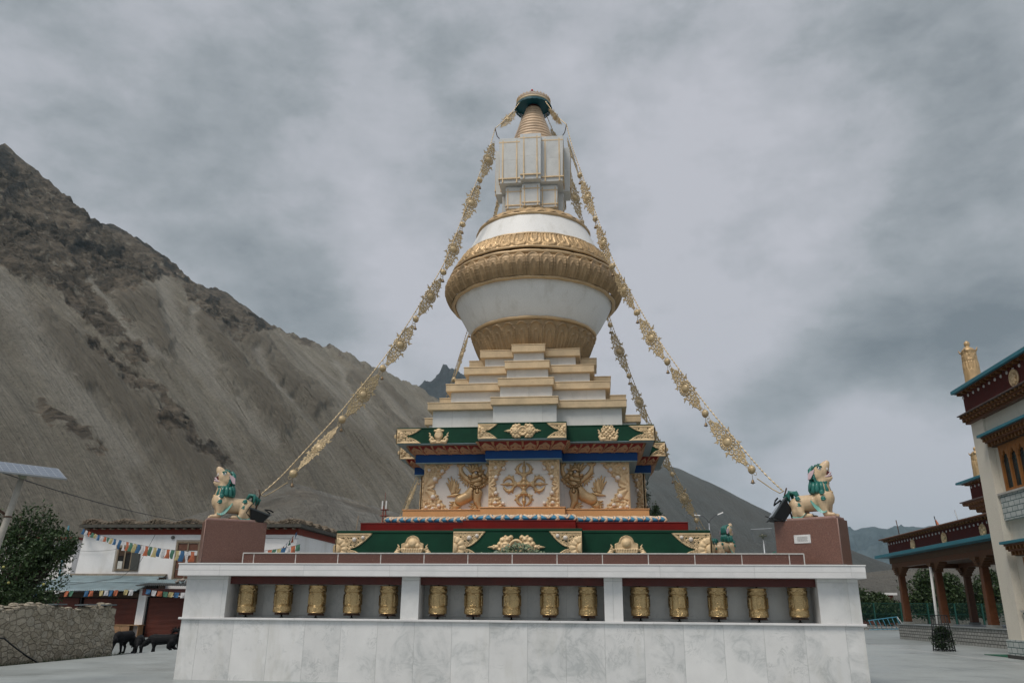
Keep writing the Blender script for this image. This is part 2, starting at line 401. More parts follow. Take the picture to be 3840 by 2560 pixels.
def plaza_mat():
    n = NT('plaza_paving'); v = n.coord()
    a = n.noise(v, .25, 6, .6); b_ = n.noise(n.coord((.35, 2.5, 1)), 1.2, 6, .65); f = n.noise(v, 18, 4)
    base = (.315, .345, .343)
    col = n.mix(n.ramp(a, [(.35, (0, 0, 0)), (.65, (1, 1, 1))]), shade(base, .80), shade(base, 1.12))
    col = n.mix(.35, col, n.ramp(b_, [(.3, shade(base, .75)), (.7, shade(base, 1.2))]))
    col = n.mix(.18, col, n.ramp(f, [(.3, shade(base, .6)), (.7, shade(base, 1.3))]))
    bc, bf = n.brick(v, 1.2, .6, .006)
    col = n.mix(n.math('MULTIPLY', bc, .14), col, shade(base, .72)); col = n.mix(n.math('MULTIPLY', bf, .35), col, shade(base, .55))
    st = n.ramp(n.noise(v, .9, 8, .65), [(.54, (0, 0, 0)), (.68, (.55,)*3)]); col = n.mix(st, col, (.20, .22, .22))
    n.base(col); n.set(.42, 0, .45); n.lk(n.ramp(a, [(.35, (.28,)*3), (.65, (.6,)*3)]), n.b.inputs['Roughness'])
    n.bump(n.math('SUBTRACT', f, bf), .003); return n.m
PLAZA = plaza_mat()
PLAZA_D = simple('old_concrete', (.225, .25, .25), .55, var=.2, scale=.5, dirt=(.15, .165, .165))
EARTH = simple('dusty_ground', (.17, .15, .12), .9, var=.25, scale=.1, fine=3, bump=.02)

def brick_mat(name, bw, rh, c1, c2, cm, mort=.02, bumpd=.012):
    n = NT(name); v = n.coord(); s = n.t.nodes.new('ShaderNodeSeparateXYZ'); n.lk(v, s.inputs[0]); c = n.t.nodes.new('ShaderNodeCombineXYZ')
    n.lk(n.math('ADD', s.outputs[0], s.outputs[1]), c.inputs[0]); n.lk(s.outputs[2], c.inputs[1])
    wob = n.mix(.03, c.outputs[0], n.t.nodes.new('ShaderNodeTexNoise').outputs[1], 'ADD')
    bc, bf = n.brick(wob, bw, rh, mort, c1, c2, cm)
    col = n.mix(.35, bc, n.ramp(n.noise(v, 7, 6, .6), [(.3, shade(c1, .7)), (.7, shade(c2, 1.2))]))
    col = n.mix(bf, col, cm)
    n.base(col); n.set(.75); n.bump(n.math('ADD', n.math('SUBTRACT', 1.0, bf), n.math('MULTIPLY', n.noise(v, 20, 4), .4)), bumpd); return n.m
STONEBR = brick_mat('grey_stone_courses', .34, .17, (.23, .235, .22), (.32, .32, .30), (.06, .065, .06))
STONEBL = brick_mat('pale_stone_blocks', .40, .2, (.34, .38, .37), (.44, .47, .46), (.06, .11, .11), .016)

def rubble_mat():
    n = NT('rubble_stone'); v = n.coord((1, 1, 1.35))
    vo = n.t.nodes.new('ShaderNodeTexVoronoi'); vo.feature = 'DISTANCE_TO_EDGE'; vo.inputs['Scale'].default_value = 3.9
    vc = n.t.nodes.new('ShaderNodeTexVoronoi'); vc.inputs['Scale'].default_value = 3.9
    wv = n.mix(.12, v, n.t.nodes.new('ShaderNodeTexNoise').outputs[1], 'ADD'); n.lk(wv, vo.inputs['Vector']); n.lk(wv, vc.inputs['Vector'])
    g = n.ramp(vo.outputs['Distance'], [(0, (.45,)*3), (.03, (.85,)*3), (.12, (1, 1, 1))])
    sepc = n.t.nodes.new('ShaderNodeSeparateColor'); n.lk(vc.outputs['Color'], sepc.inputs[0])
    st = n.ramp(sepc.outputs[0], [(0, (.28, .235, .165)), (.4, (.42, .36, .265)), (.75, (.52, .455, .345)), (1, (.38, .345, .28))])
    st = n.mix(.4, st, n.ramp(n.noise(v, 14, 6, .65), [(.3, (.22, .195, .15)), (.7, (.55, .51, .42))]))
    col = n.mix(g, n.ramp(n.noise(v, 4, 5, .7), [(.42, (.10, .085, .06)), (.62, (.30, .265, .20))]), st)
    n.base(col); n.set(.9); n.bump(n.math('ADD', g, n.math('MULTIPLY', n.noise(v, 11, 6, .65), .7)), .10); return n.m
RUBBLE = rubble_mat()

def corrugated_mat(name, base, step=.085, along='x', dirt=(.2, .19, .17), rough=.5):
    n = NT(name); v = n.coord(); a = n.noise(v, 1.3, 6, .6)
    col = n.mix(n.ramp(a, [(.3, (0, 0, 0)), (.7, (1, 1, 1))]), shade(base, .8), shade(base, 1.15))
    col = n.mix(n.ramp(n.noise(n.coord((3, .6, 1)), 1.5, 7, .6), [(.55, (0, 0, 0)), (.75, (.5,)*3)]), col, dirt)
    n.base(col); n.set(rough, .25, .5); return n.m
TIN = corrugated_mat('blue_grey_tin', (.25, .33, .355))
SHUT = simple('brown_shutter', (.17, .055, .038), .5, var=.3, scale=2)
THATCH = simple('brushwood', (.19, .155, .115), .95, var=.4, scale=9, fine=60, bump=.02)
CREAMW = simple('cream_wall', (.62, .585, .505), .8, var=.06, scale=.7, dirt=(.40, .38, .34))
MAROON = simple('maroon_brush_wall', (.085, .016, .013), .95, var=.35, scale=5, fine=30, bump=.03)
BRNW = simple('painted_brown_timber', (.115, .042, .017), .5, var=.3, scale=5)
ORW = simple('orange_timber', (.285, .115, .03), .5, var=.25, scale=5)
BRKT = simple('bracket_timber', (.17, .078, .026), .55, var=.3, scale=5)
WHITEP = simple('white_paint', (.66, .66, .65), .5, var=.06)
OLDW = simple('weathered_timber', (.21, .165, .115), .85, var=.35, scale=7, fine=50)
def glass_mat():
    n = NT('window_glass'); n.base((.012, .03, .035)); n.set(.06, 0, .6); n.bump(n.noise(n.coord(), 1.5, 2), .01); return n.m
GLASS = glass_mat()
def leaf_mat(name, c, var=.5):
    n = NT(name); v = n.coord(); a = n.noise(v, 1.6, 3); oi = n.t.nodes.new('ShaderNodeNewGeometry')
    col = n.mix(n.ramp(a, [(.35, (0, 0, 0)), (.65, (1, 1, 1))]), shade(c, 1-var*.6), shade(c, 1+var))
    col = n.mix(n.math('MULTIPLY', oi.outputs['Random Per Island'], .55), col, (c[0]*2.2, c[1]*1.9, c[2]*1.2))
    n.base(col); n.set(.5, 0, .35); n.b.inputs['Transmission Weight'].default_value = 0
    return n.m
LEAF = leaf_mat('apple_leaves', (.020, .042, .014))
LEAF2 = leaf_mat('orchard_leaves', (.019, .037, .012))
LEAF3 = leaf_mat('dark_leaves', (.013, .030, .013))
BARK = simple('bark', (.075, .058, .042), .9, var=.4, scale=8, fine=50, bump=.01)
FLAGC = [simple('flag_blue', (.035, .115, .235), .85, var=.15, scale=8), simple('flag_white', (.52, .52, .53), .85, var=.1, scale=8), simple('flag_orange', (.42, .125, .06), .85, var=.15, scale=8),
         simple('flag_green', (.065, .17, .115), .85, var=.15, scale=8), simple('flag_yellow', (.44, .37, .18), .85, var=.12, scale=8)]
PRINT = simple('flag_ink', (.13, .13, .13), .9)
# ================================================================ setting
b = MB(); S = 7000
b.add([(-S, -S, -.32), (S, -S, -.32), (S, S, -.32), (-S, S, -.32)], [(0, 1, 2, 3)])
tag(b.build('ground', EARTH), kind='structure')
b = MB(); b.box(-14.2, -60, -.6, 60, 56, -.004); tag(b.build('plaza', PLAZA), kind='structure')
b = MB(); b.box(-40, -30, -.6, -14.2, 14.72, -.28); tag(b.build('lane', PLAZA_D), kind='structure')
b = MB(); b.add([(14.9, 60, 0), (60, 60, 0), (60, 18.5, 0), (16.0, 19.0, 0)], [(3, 2, 1, 0)])     # older paving by the porch
tag(b.build('porch_forecourt', PLAZA_D), kind='structure')
b = MB(); b.box(15.95, -40, -.02, 16.05, 19.0, .003); b.box(15.95, 18.9, -.02, 40, 19.0, .003)
tag(b.build('paving_edge_strip', simple('pale_strip', (.42, .43, .43), .6)), kind='structure')

def mountain_mat(name, scree, light, rock, dark, brown):
    n = NT(name); uv = n.t.nodes.new('ShaderNodeUVMap')
    at = n.t.nodes.new('ShaderNodeVertexColor'); at.layer_name = 'cover'
    sp = n.t.nodes.new('ShaderNodeSeparateColor'); n.lk(at.outputs[0], sp.inputs[0])
    def uvn(sx, sy, scale, det=6, ro=.6, dist=0):
        m = n.t.nodes.new('ShaderNodeMapping'); m.inputs['Scale'].default_value = (sx, sy, 1); n.lk(uv.outputs[0], m.inputs[0]); return n.noise(m.outputs[0], scale, det, ro, dist)
    s1 = uvn(1, .06, .06, 8, .65); s2 = uvn(1, .12, .30, 6, .65); g = n.noise(n.coord(), .35, 6, .7); big = n.noise(n.coord(), .009, 5)
    col = n.mix(n.ramp(s1, [(.36, (0, 0, 0)), (.64, (1, 1, 1))]), shade(scree, .72), shade(scree, 1.25))
    col = n.mix(n.ramp(s2, [(.55, (0, 0, 0)), (.75, (.5,)*3)]), col, light)
    col = n.mix(n.ramp(big, [(.4, (0, 0, 0)), (.62, (.6,)*3)]), col, brown)
    col = n.mix(n.math('MULTIPLY', sp.outputs[1], .9), col, light)
    col = n.mix(.36, col, n.ramp(g, [(.34, shade(scree, .5)), (.66, shade(scree, 1.45))]))
    spk = n.noise(n.coord(), .55, 3, .75); lgt = uvn(1, .35, .05, 7, .7)
    col = n.mix(n.ramp(spk, [(.60, (0, 0, 0)), (.68, (.8,)*3)]), col, shade(scree, .42))
    col = n.mix(n.ramp(lgt, [(.62, (0, 0, 0)), (.70, (.55,)*3)]), col, shade(light, 1.1))
    col = n.mix(n.math('MULTIPLY', sp.outputs[2], n.ramp(g, [(.3, (.5,)*3), (.6, (1,)*3)])), col, brown)
    r1 = n.noise(n.coord((1, 1, 3.0)), .02, 9, .68, .5); r2 = n.noise(n.coord((1, 1, 2.2)), .11, 7, .7)
    rc = n.ramp(r1, [(.34, dark), (.45, rock), (.54, brown), (.64, shade(rock, 1.9))])
    rc = n.mix(.5, rc, n.ramp(r2, [(.36, shade(dark, .7)), (.64, shade(rock, 1.8))]))
    rc = n.mix(n.math('MULTIPLY', at.outputs[1], .85), rc, shade(dark, .9))
    edge = n.math('ADD', sp.outputs[0], n.math('MULTIPLY', n.math('SUBTRACT', r2, .5), 1.5))
    col = n.mix(n.ramp(edge, [(.38, (0, 0, 0)), (.58, (1, 1, 1))]), col, rc)
    n.base(col); n.set(.95, 0, .15)
    n.bump(n.mix(n.math('MULTIPLY', sp.outputs[0], .9), s2, r2), 9.0, .9); n.bump(g, .8, .7); return n.m
SCREE = mountain_mat('scree_slope', (.225, .208, .170), (.33, .315, .28), (.128, .106, .080), (.020, .023, .026), (.132, .114, .088))
SPURM = mountain_mat('grey_scree', (.112, .122, .118), (.15, .16, .153), (.09, .085, .075), (.04, .045, .045), (.10, .095, .085))
FARM = mountain_mat('far_rock_haze_blue', (.062, .088, .10), (.10, .13, .14), (.05, .072, .085), (.022, .036, .046), (.05, .068, .075))  # blue of the distant air is partly painted into these rock colours
PEAKM = mountain_mat('peak_rock', (.055, .063, .07), (.10, .10, .095), (.042, .052, .060), (.022, .028, .034), (.06, .058, .055))
BLUFFM = mountain_mat('bluff_earth', (.165, .16, .142), (.225, .22, .20), (.135, .125, .105), (.06, .058, .052), (.145, .13, .108))

def terrain(name, ridge, dist0, dist1, shear, mat, nu=420, nv=150, seed=1, conc=.3, z0=-.5, rug=1.0, coverf=None, back=True, rough_ridge=1.0, gull=1.0, uvlen=1.0, el0=None):
    """a slope whose crest follows (azimuth, elevation) seen from the square; columns run down the fall line"""
    az = np.array([a for a, _ in ridge]); el = np.array([e_ for _, e_ in ridge])
    A = np.linspace(az[0], az[-1], nu) if az[0] > -99 else np.concatenate([np.linspace(az[0], -62, 60), np.linspace(-61.8, az[-1], nu-60)]); E = np.interp(A, az, el)
    D1 = np.interp(A, [az[0], az[-1]], dist1) if not callable(dist1) else dist1(A)
    D0 = np.interp(A, [az[0], az[-1]], dist0)
    Ht = D1*np.tan(np.radians(E))+1.6
    Hn = (fbm(A*2.2, A*0+seed, seed, 6, .6)-.5)*Ht*.05*rough_ridge; Ht = Ht+Hn
    T = np.linspace(0, 1, nv)**1.0
    s = A[:, None]; t = T[None, :]
    sh = shear(A)[:, None] if callable(shear) else shear
    AZ = np.radians(s+sh*(1-t)+0*t)
    um = (A-A[0])[:, None]*np.pi/180*D1.mean()+0*t             # metres along the slope
    vm = t*np.hypot(D1-D0, Ht)[:, None]
    D = D0[:, None]+(D1-D0)[:, None]*t
    prof = (1-conc)*t+conc*t*t
    Z = z0+Ht[:, None]*prof
    g1 = fbm(um/95+vm/900, vm/420, seed+11, 5, .55)-.5         # gullies along the fall line
    g2 = fbm(um/26+vm/400, vm/150, seed+21, 5, .6)-.5
    rk = fbm(um/60, vm/22, seed+31, 5, .6)-.5                   # ledges
    if coverf is cover_main: cov = coverf(s+0*t, t+0*s, um, vm, np.degrees(AZ), np.degrees(np.arctan2(Z-1.6, D)))
    else: cov = tuple(coverf(s+0*t, t+0*s, um, vm)) if coverf else (np.zeros_like(um), np.zeros_like(um))
    cov = cov+(np.zeros_like(um),)*(4-len(cov))
    env = np.minimum(1, np.minimum(t, (1-t)*4+.12)*3.5)
    disp = gull*(g1*40+g2*7)*env+cov[0]*rk*13*rug*np.minimum(1, t*3)*np.minimum(1, (1-t)*6+.25)+cov[0]*(fbm(um/9, vm/7, seed+41, 4)-.5)*3*rug*np.minimum(1, (1-t)*5+.1)
    saw = lambda q: (q-np.floor(q))
    wv = fbm(um/140, vm/80, seed+51, 4)*2.2
    disp = disp+cov[2]*8*env+cov[3]*4*np.minimum(1, (1-t)*6+.1)
    ledge = cov[0]*rug*np.minimum(1, (1-t)*5)*(11*(saw(Z/27+wv)-.5)+5*(saw(Z/10.5+wv*1.7)-.5))
    D = D-disp*.8-ledge; Z = Z+disp*.55*(env)
    Z = np.maximum(Z, z0)
    X = CAM.x+D*np.sin(AZ); Y = CAM.y+D*np.cos(AZ)
    V = np.stack([X, Y, Z], -1).reshape(-1, 3); col = np.stack([c_+np.zeros_like(um) for c_ in cov[:4]], -1).reshape(-1, 4)
    UV = np.stack([um, vm], -1).reshape(-1, 2)*uvlen
    i, j = np.meshgrid(np.arange(nu-1), np.arange(nv-1), indexing='ij'); a = i*nv+j
    F = np.stack([a, a+nv, a+nv+1, a+1], -1).reshape(-1, 4)
    if back:                                                     # far side of the ridge, so the mountain has thickness
        nb = len(V); Db = D[:, -1]+Ht*1.1
        B = np.stack([CAM.x+Db*np.sin(AZ[:, -1]), CAM.y+Db*np.cos(AZ[:, -1]), 0*Db-1], -1)
        V = np.vstack([V, B]); col = np.vstack([col, np.zeros((nu, 4))]); UV = np.vstack([UV, np.stack([um[:, -1], vm[:, -1]*2], -1)])
        k = np.arange(nu-1); F = np.vstack([F, np.stack([k*nv+nv-1, (k+1)*nv+nv-1, nb+k+1, nb+k], -1)])
    me = bpy.data.meshes.new(name); me.from_pydata(V.tolist(), [], F.tolist()); me.materials.append(mat)
    ul = me.uv_layers.new(name='UVMap'); li = np.empty(len(me.loops), int); me.loops.foreach_get('vertex_index', li)
    ul.data.foreach_set('uv', UV[li].ravel())
    ca = me.color_attributes.new('cover', 'FLOAT_COLOR', 'POINT'); cc = np.array(col, float); ca.data.foreach_set('color', cc.ravel())
    me.polygons.foreach_set('use_smooth', [True]*len(me.polygons)); me.update()
    o = bpy.data.objects.new(name, me); C.objects.link(o); return tag(o, kind='structure')
def bandf(x, c, w_): return np.exp(-((x-c)/w_)**2)
MT = {   # where the rock ribs, ledges and scree fans lie on the mountain face: (azimuth, elevation) degrees from the square
 'rib': [([(-42.96, 21.3), (-41.96, 20.8), (-40.5, 20.3), (-38.9, 20.2), (-37, 19.2), (-34.2, 17.3), (-32.7, 15.75)], .75), ([(-36, 16.6), (-33.8, 14.8), (-32.9, 13.85)], .35), ([(-32.9, 14), (-31, 13), (-29.6, 12.1), (-28.9, 10.8)], .5), ([(-30.8, 11.7), (-28.6, 10.5), (-26.1, 9.2)], .55), ([(-37.7, 11.9), (-36.2, 11.1), (-33.9, 9.5)], .5), ([(-43.5, 9.5), (-42.3, 8.2)], .7)],
 'brown': [([(-33.8, 19.3), (-32, 18.3), (-30.9, 16.7)], .95), ([(-29, 19.1), (-27.6, 17), (-25.4, 14.7), (-22.9, 11.8)], .85), ([(-23.6, 16.3), (-21.5, 15), (-20, 14)], .7), ([(-25.8, 18.3), (-24.5, 17)], .5), ([(-38.5, 16.5), (-35, 13.8), (-31, 10.6), (-27, 8)], 1.1), ([(-18, 16), (-15, 14), (-13, 12)], .8)],
 'fan': [([(-32.2, 20.7), (-31.2, 18.4), (-29.7, 16.4), (-26.9, 14), (-23.3, 10.9)], .55), ([(-29.6, 19.5), (-29.6, 17.5), (-28.2, 15.5)], .35), ([(-25.2, 17.5), (-23.5, 15.4), (-21.9, 13.6)], .3), ([(-36.4, 20.2), (-35.1, 18.6), (-33.4, 17), (-30.9, 15.7)], .28), ([(-41, 18.2), (-38.2, 14.6), (-34.9, 11.5), (-32.1, 9.2)], .9), ([(-19.5, 17), (-18, 14.5), (-16.5, 12.4)], .3)],
 'dark': [([(-37.8, 22.1), (-35.2, 21.9)], .35), ([(-41.5, 24.9), (-42.3, 24.2)], .45), ([(-37.2, 23.2), (-35.3, 23.8), (-33.4, 23.1), (-31.6, 22)], .42), ([(-31.2, 21.3), (-30.4, 21.3)], .22), ([(-33.1, 21.6), (-32, 21.3)], .2), ([(-29.4, 20.3), (-28.3, 20.2)], .22), ([(-26.4, 19.6), (-24.6, 18.7)], .18), ([(-42.6, 26.9), (-42.9, 26)], .5)]}
MT_TOP = np.array([(-100, 22), (-43.3, 20.8), (-42, 20.9), (-39.1, 20.4), (-36.3, 19.4), (-33.8, 19.35), (-31.7, 21.1), (-29.3, 19.3), (-27.5, 18.1), (-25.3, 18.6), (-23, 18.3), (-19.7, 17.7), (-14.5, 15.9), (10, 15.9)])
def pathd(x, y, pts):
    best = np.full(x.shape, 99.0)
    for (x0, y0), (x1, y1) in zip(pts[:-1], pts[1:]):
        dx, dy = x1-x0, y1-y0; t = np.clip(((x-x0)*dx+(y-y0)*dy)/(dx*dx+dy*dy), 0, 1); best = np.minimum(best, np.hypot(x-x0-t*dx, y-y0-t*dy))
    return best
def cover_main(s, t, um, vm, az, el):
    w1 = fbm(az*.9, el*.9, 5, 5, .6)-.5; w2 = fbm(az*1.1+40, el*1.1, 8, 5, .6)-.5; n2 = fbm(az*2.6, el*5.0, 18, 5, .62)
    x, y = az+2.2*w1, el+1.7*w2
    top = np.clip((y-np.interp(x, MT_TOP[:, 0], MT_TOP[:, 1]))*1.4+.35, 0, 1)
    rock = top*np.clip(.50+1.7*(n2-.30), 0, 1)
    for p, w_ in MT['rib']: rock = np.maximum(rock, np.clip(1.5-pathd(x, y, p)/w_, 0, 1)*np.clip(.65+1.7*(n2-.35), 0, 1))
    dark = 0*x
    for p, w_ in MT['dark']: dark = np.maximum(dark, np.clip(1.15-pathd(x, y, p)/w_, 0, .85))
    brown = 0*x
    for p, w_ in MT['brown']: brown = np.maximum(brown, np.clip(1.4-pathd(x, y, p)/w_, 0, 1))
    fan = 0*x
    for p, w_ in MT['fan']: fan = np.maximum(fan, np.clip(1.3-pathd(az+.8*w1, el+.8*w2, p)/w_, 0, 1))
    ch = fbm(um/40+vm/700, vm/500, 77, 4, .6); fan = np.maximum(fan*.85, np.clip((ch-.58)*5, 0, .8)*(1-top))
    rock = np.clip(np.maximum(rock*(1-.7*fan), dark), 0, 1)
    crest = np.clip((t-.90)*12, 0, 1)*np.clip((-19-az)/8, 0, 1)*np.clip(.2+2.2*(n2-.38), 0, 1); dark = np.maximum(dark, crest*.8); rock = np.maximum(rock, crest)
    return rock, fan*(1-rock), np.clip(brown*(1-fan), 0, 1)*.8, dark
ridgeL = [(-100, 34), (-56, 29.5), (-47.2, 27.9), (-45, 27.4), (-43.4, 27.1), (-42.87, 27.0), (-42.43, 26.2), (-42.1, 25.4), (-41.3, 24.76), (-40.2, 24.2), (-38.8, 24.0), (-37.4, 23.75), (-36.4, 23.9), (-35, 23.8), (-33.7, 23.2), (-32.5, 22.6), (-30.5, 21.3), (-28.4, 21.0), (-27.4, 20.6), (-26.4, 20.1), (-25.1, 19.3), (-23.5, 18.75), (-21.9, 18.45), (-19.9, 18.0), (-17.9, 17.35), (-16.3, 16.65), (-14.6, 16.0), (-13.3, 15.55), (-12.3, 14.85), (-11.7, 14.55), (-9, 13.3), (-3.7, 11.0), (2, 8.0), (6, 5.5)]
terrain('mountain', ridgeL, (330, 430), (860, 1150), lambda A: np.interp(A, [-100, -60, -44, -35, -25, -12, 6], [46, 33, 28, 23, 17, 11, 8]), SCREE, 1150, 330, 3, .22, coverf=cover_main, rough_ridge=.8)
ridgeR = [(-13, 13.6), (-8, 13.2), (-3.7, 12.5), (1.1, 11.1), (4.65, 9.95), (6, 9.55), (7.8, 8.6), (10, 7.2), (12.3, 5.67), (14, 4.6), (16.8, 3.05), (20, 1.9), (24, 1.2)]
terrain('scree_spur', ridgeR, (420, 420), (1250, 1350), 9, SPURM, 330, 120, 9, .2, coverf=lambda s, t, um, vm: (0*um, np.clip((fbm(um/30, vm/600, 5, 4)-.6)*3, 0, .4)), rough_ridge=.15, gull=.3)
peak = [(-19, 13.8), (-15.2, 14.9), (-13.3, 15.6), (-12.95, 15.95), (-12.8, 16.25), (-12.64, 16.0), (-12.2, 16.1), (-11.9, 16.35), (-11.6, 16.75), (-11.3, 17.0), (-11.0, 16.75), (-10.7, 16.75), (-10.45, 16.85), (-10.3, 16.6), (-9.8, 16.3), (-8.7, 15.8), (-7, 15.1), (-2, 13.5), (2, 11)]
allrock = lambda s, t, um, vm: (np.clip(.55+.9*(fbm(um/200, vm/120, 3, 5)-.4), 0, 1), 0*um)
terrain('far_peak', peak, (1500, 1500), (2100, 2100), 2, PEAKM, 220, 80, 17, .2, coverf=allrock, rough_ridge=1.2, rug=1.6)
farR = [(10, 3.6), (14, 4.5), (15.5, 4.9), (16.3, 4.7), (16.8, 5.25), (17, 4.95), (17.5, 5.15), (18.1, 5.25), (19.2, 5.1), (19.7, 5.12), (20.7, 5.2), (21.9, 5.15), (23.2, 5.3), (25, 4.97), (26.6, 4.8), (31, 5.2), (36, 4.6)]
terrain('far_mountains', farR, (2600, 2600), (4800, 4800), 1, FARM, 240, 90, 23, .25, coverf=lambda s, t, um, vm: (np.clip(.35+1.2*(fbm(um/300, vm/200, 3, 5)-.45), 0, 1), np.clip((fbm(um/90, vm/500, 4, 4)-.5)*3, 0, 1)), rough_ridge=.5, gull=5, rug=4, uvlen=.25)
hillR = [(10, 1.2), (14, 2.0), (16.7, 2.4), (19, 2.65), (22.8, 3.0), (25, 3.2), (30, 3.6), (36, 3.2)]
terrain('low_hill', hillR, (130, 130), (330, 330), 2, BLUFFM, 160, 50, 31, .0, coverf=lambda s, t, um, vm: (np.clip((fbm(um/25, vm/12, 3, 5)-.5)*2, 0, .6), 0*um), rough_ridge=.4, gull=.12, rug=.15)
bluff = [(-30, 5.0), (-27, 6.2), (-24.9, 7.0), (-23.4, 7.6), (-22.4, 8.1), (-21.5, 8.2), (-20.8, 8.1), (-19.7, 7.8), (-17.8, 7.3), (-15.6, 6.7), (-13.1, 6.1), (-9, 5.6), (-4, 4.6), (0, 3.5)]
def fluted(s, t, um, vm):
    return np.clip(.9*bandf(t, .82, .16)*(.4+1.2*(fbm(um/14, vm/60, 6, 3)-.3)), 0, 1), np.clip((fbm(um/9, vm/90, 9, 4)-.45)*3, 0, 1)
terrain('eroded_bluff', bluff, (110, 140), (215, 240), 5, BLUFFM, 420, 70, 41, -.25, coverf=fluted, rough_ridge=.35, gull=.14, rug=.28)

# haze: thin even air over the whole valley
hz = NT('valley_haze'); hz.t.nodes.remove(hz.b); pv = hz.t.nodes.new('ShaderNodeVolumePrincipled'); pv.inputs['Color'].default_value = (.60, .83, .95, 1); pv.inputs['Density'].default_value = .000075; pv.inputs['Anisotropy'].default_value = .1
hz.t.links.new(pv.outputs[0], hz.t.nodes['Material Output'].inputs['Volume'])
b = MB(); b.box(-7300, -7300, -1.3, 7300, 7300, 780); tag(b.build('haze', hz.m), kind='stuff')
# ================================================================ platform with the prayer wheel niches
PX, PY = 7.72, 7.586
plat = thing('platform', 'white marble platform with three wheel niches, a granite parapet and corner pedestals', 'platform', (0, 0, 0))
b = MB(); b.box(-PX, -PY, -.05, PX, PY, 1.30); b.build('lower_wall', MARB_LOW, plat)
b = MB(); b.box(-PX-.06, -PY-.06, 1.30, PX+.06, PY+.06, 1.348); b.build('ledge', MARB_SLAB, plat, .008)
NX = [(-6.685, -2.474), (-2.056, 2.187), (2.599, 6.85)]      # niche openings
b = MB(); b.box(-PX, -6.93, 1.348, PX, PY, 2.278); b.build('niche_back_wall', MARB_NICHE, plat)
def pier(x0, x1, nm):
    b = MB(); b.box(x0, -PY, 1.348, x1, -6.934, 2.278); b.build(nm, MARB_UP, plat, .004)
pier(-PX, NX[0][0], 'end_pier'); pier(NX[0][1], NX[1][0], 'pier'); pier(NX[1][1], NX[2][0], 'pier'); pier(NX[2][1], PX, 'end_pier')
for x0, x1 in NX:
    b = MB(); b.box(x0, -PY+.13, 2.105, x1, -PY+.30, 2.278); b.box(x0, -PY+.36, 2.17, x1, -6.935, 2.278); b.build('lintel', DKRED, plat)
b = MB(); b.box(-PX-.12, -PY-.25, 2.278, PX+.12, PY+.2, 2.535); b.build('top_slab', MARB_SLAB, plat, .006)
b = MB(); b.box(-PX-.135, -PY-.265, 2.535, PX+.135, PY+.215, 2.562); b.build('slab_lip', WHITEP, plat, .006)
# parapet kerb of red granite on the deck edge
par = MB(); capm = MB()
def kerb(x0, y0, x1, y1):
    par.box(x0, y0, 2.562, x1, y1, 2.785); capm.box(x0-.012, y0-.014, 2.785, x1+.012, y1+.014, 2.812)
kerb(-6.33, -7.70, 6.60, -7.56); kerb(-7.70, -6.6, -7.56, 6.6); kerb(7.56, -6.6, 7.70, 6.6); kerb(-6.4, 7.56, 6.4, 7.70)
par.build('parapet', GRAN_PAR, plat); capm.build('parapet_cap', JOINT, plat, .006)
b = MB()
for x in (-6.335, 6.605): b.box(x-.012, -7.712, 2.562, x+.012, -7.55, 2.80)
b.build('parapet_end_joint', JOINT, plat)
b = MB(); b.box(-7.55, -7.55, 2.56, 7.55, 7.55, 2.585); b.build('deck', PLAZA_D, plat)
# corner pedestals, turned outwards, each under a lion
PED = []
def pedestal(sx, sy):
    a = R(33); d = Vector((-sx*math.cos(a), -sy*math.sin(a), 0))          # along the pedestal, from its outer corner
    A = Vector((sx*7.465, sy*7.53, 0)); n = Vector((sx*math.sin(a), -sy*math.cos(a), 0))   # towards its back
    Lp, Wp = 1.46, .72
    q = [A, A+d*Lp, A+d*Lp+n*Wp, A+n*Wp]
    if sx*sy < 0: q = [q[0], q[3], q[2], q[1]]
    b = MB(); b.prism([(p.x, p.y) for p in q], 2.585, 3.60); b.build('pedestal', GRANITE, plat, .006)
    c = MB()
    q2 = [A+d*.03+n*.03, A+d*1.17+n*.03, A+d*1.17+n*.62, A+d*.03+n*.62]
    if sx*sy < 0: q2 = [q2[0], q2[3], q2[2], q2[1]]
    c.prism([(p.x, p.y) for p in q2], 3.60, 3.655); c.build('pedestal_cap', simple('pink_mortar_%d%d' % (sx, sy), (.34, .22, .19), .85, var=.25, scale=9), plat, .012)
    j = MB(); e_ = A-n*.002-d*.002
    j.tube([e_+Vector((0, 0, 2.59)), e_+Vector((0, 0, 3.598))], .012, 6); j.build('corner_joint', simple('pink_joint_%d%d' % (sx, sy), (.30, .19, .16), .85), plat)
    PED.append((A, d, n, sx, sy))
for sx, sy in ((-1, -1), (1, -1), (1, 1), (-1, 1)): pedestal(sx, sy)
# hooks that take the chains
def hook(p0, p1, p2):
    b = MB(); b.tube([p0, p1, p2], [.022, .02, .018], 8); b.build('chain_hook', RUST, plat)
hook((-6.66, -6.70, 3.58), (-6.58, -6.58, 4.34), (-6.61, -6.62, 4.46))
hook((6.70, -6.72, 3.58), (6.585, -6.585, 4.24), (6.63, -6.66, 4.40))
hook((6.6, 6.7, 3.58), (6.56, 6.56, 4.30), (6.6, 6.62, 4.4)); hook((-6.6, 6.7, 3.58), (-6.56, 6.56, 4.30), (-6.6, 6.62, 4.4))
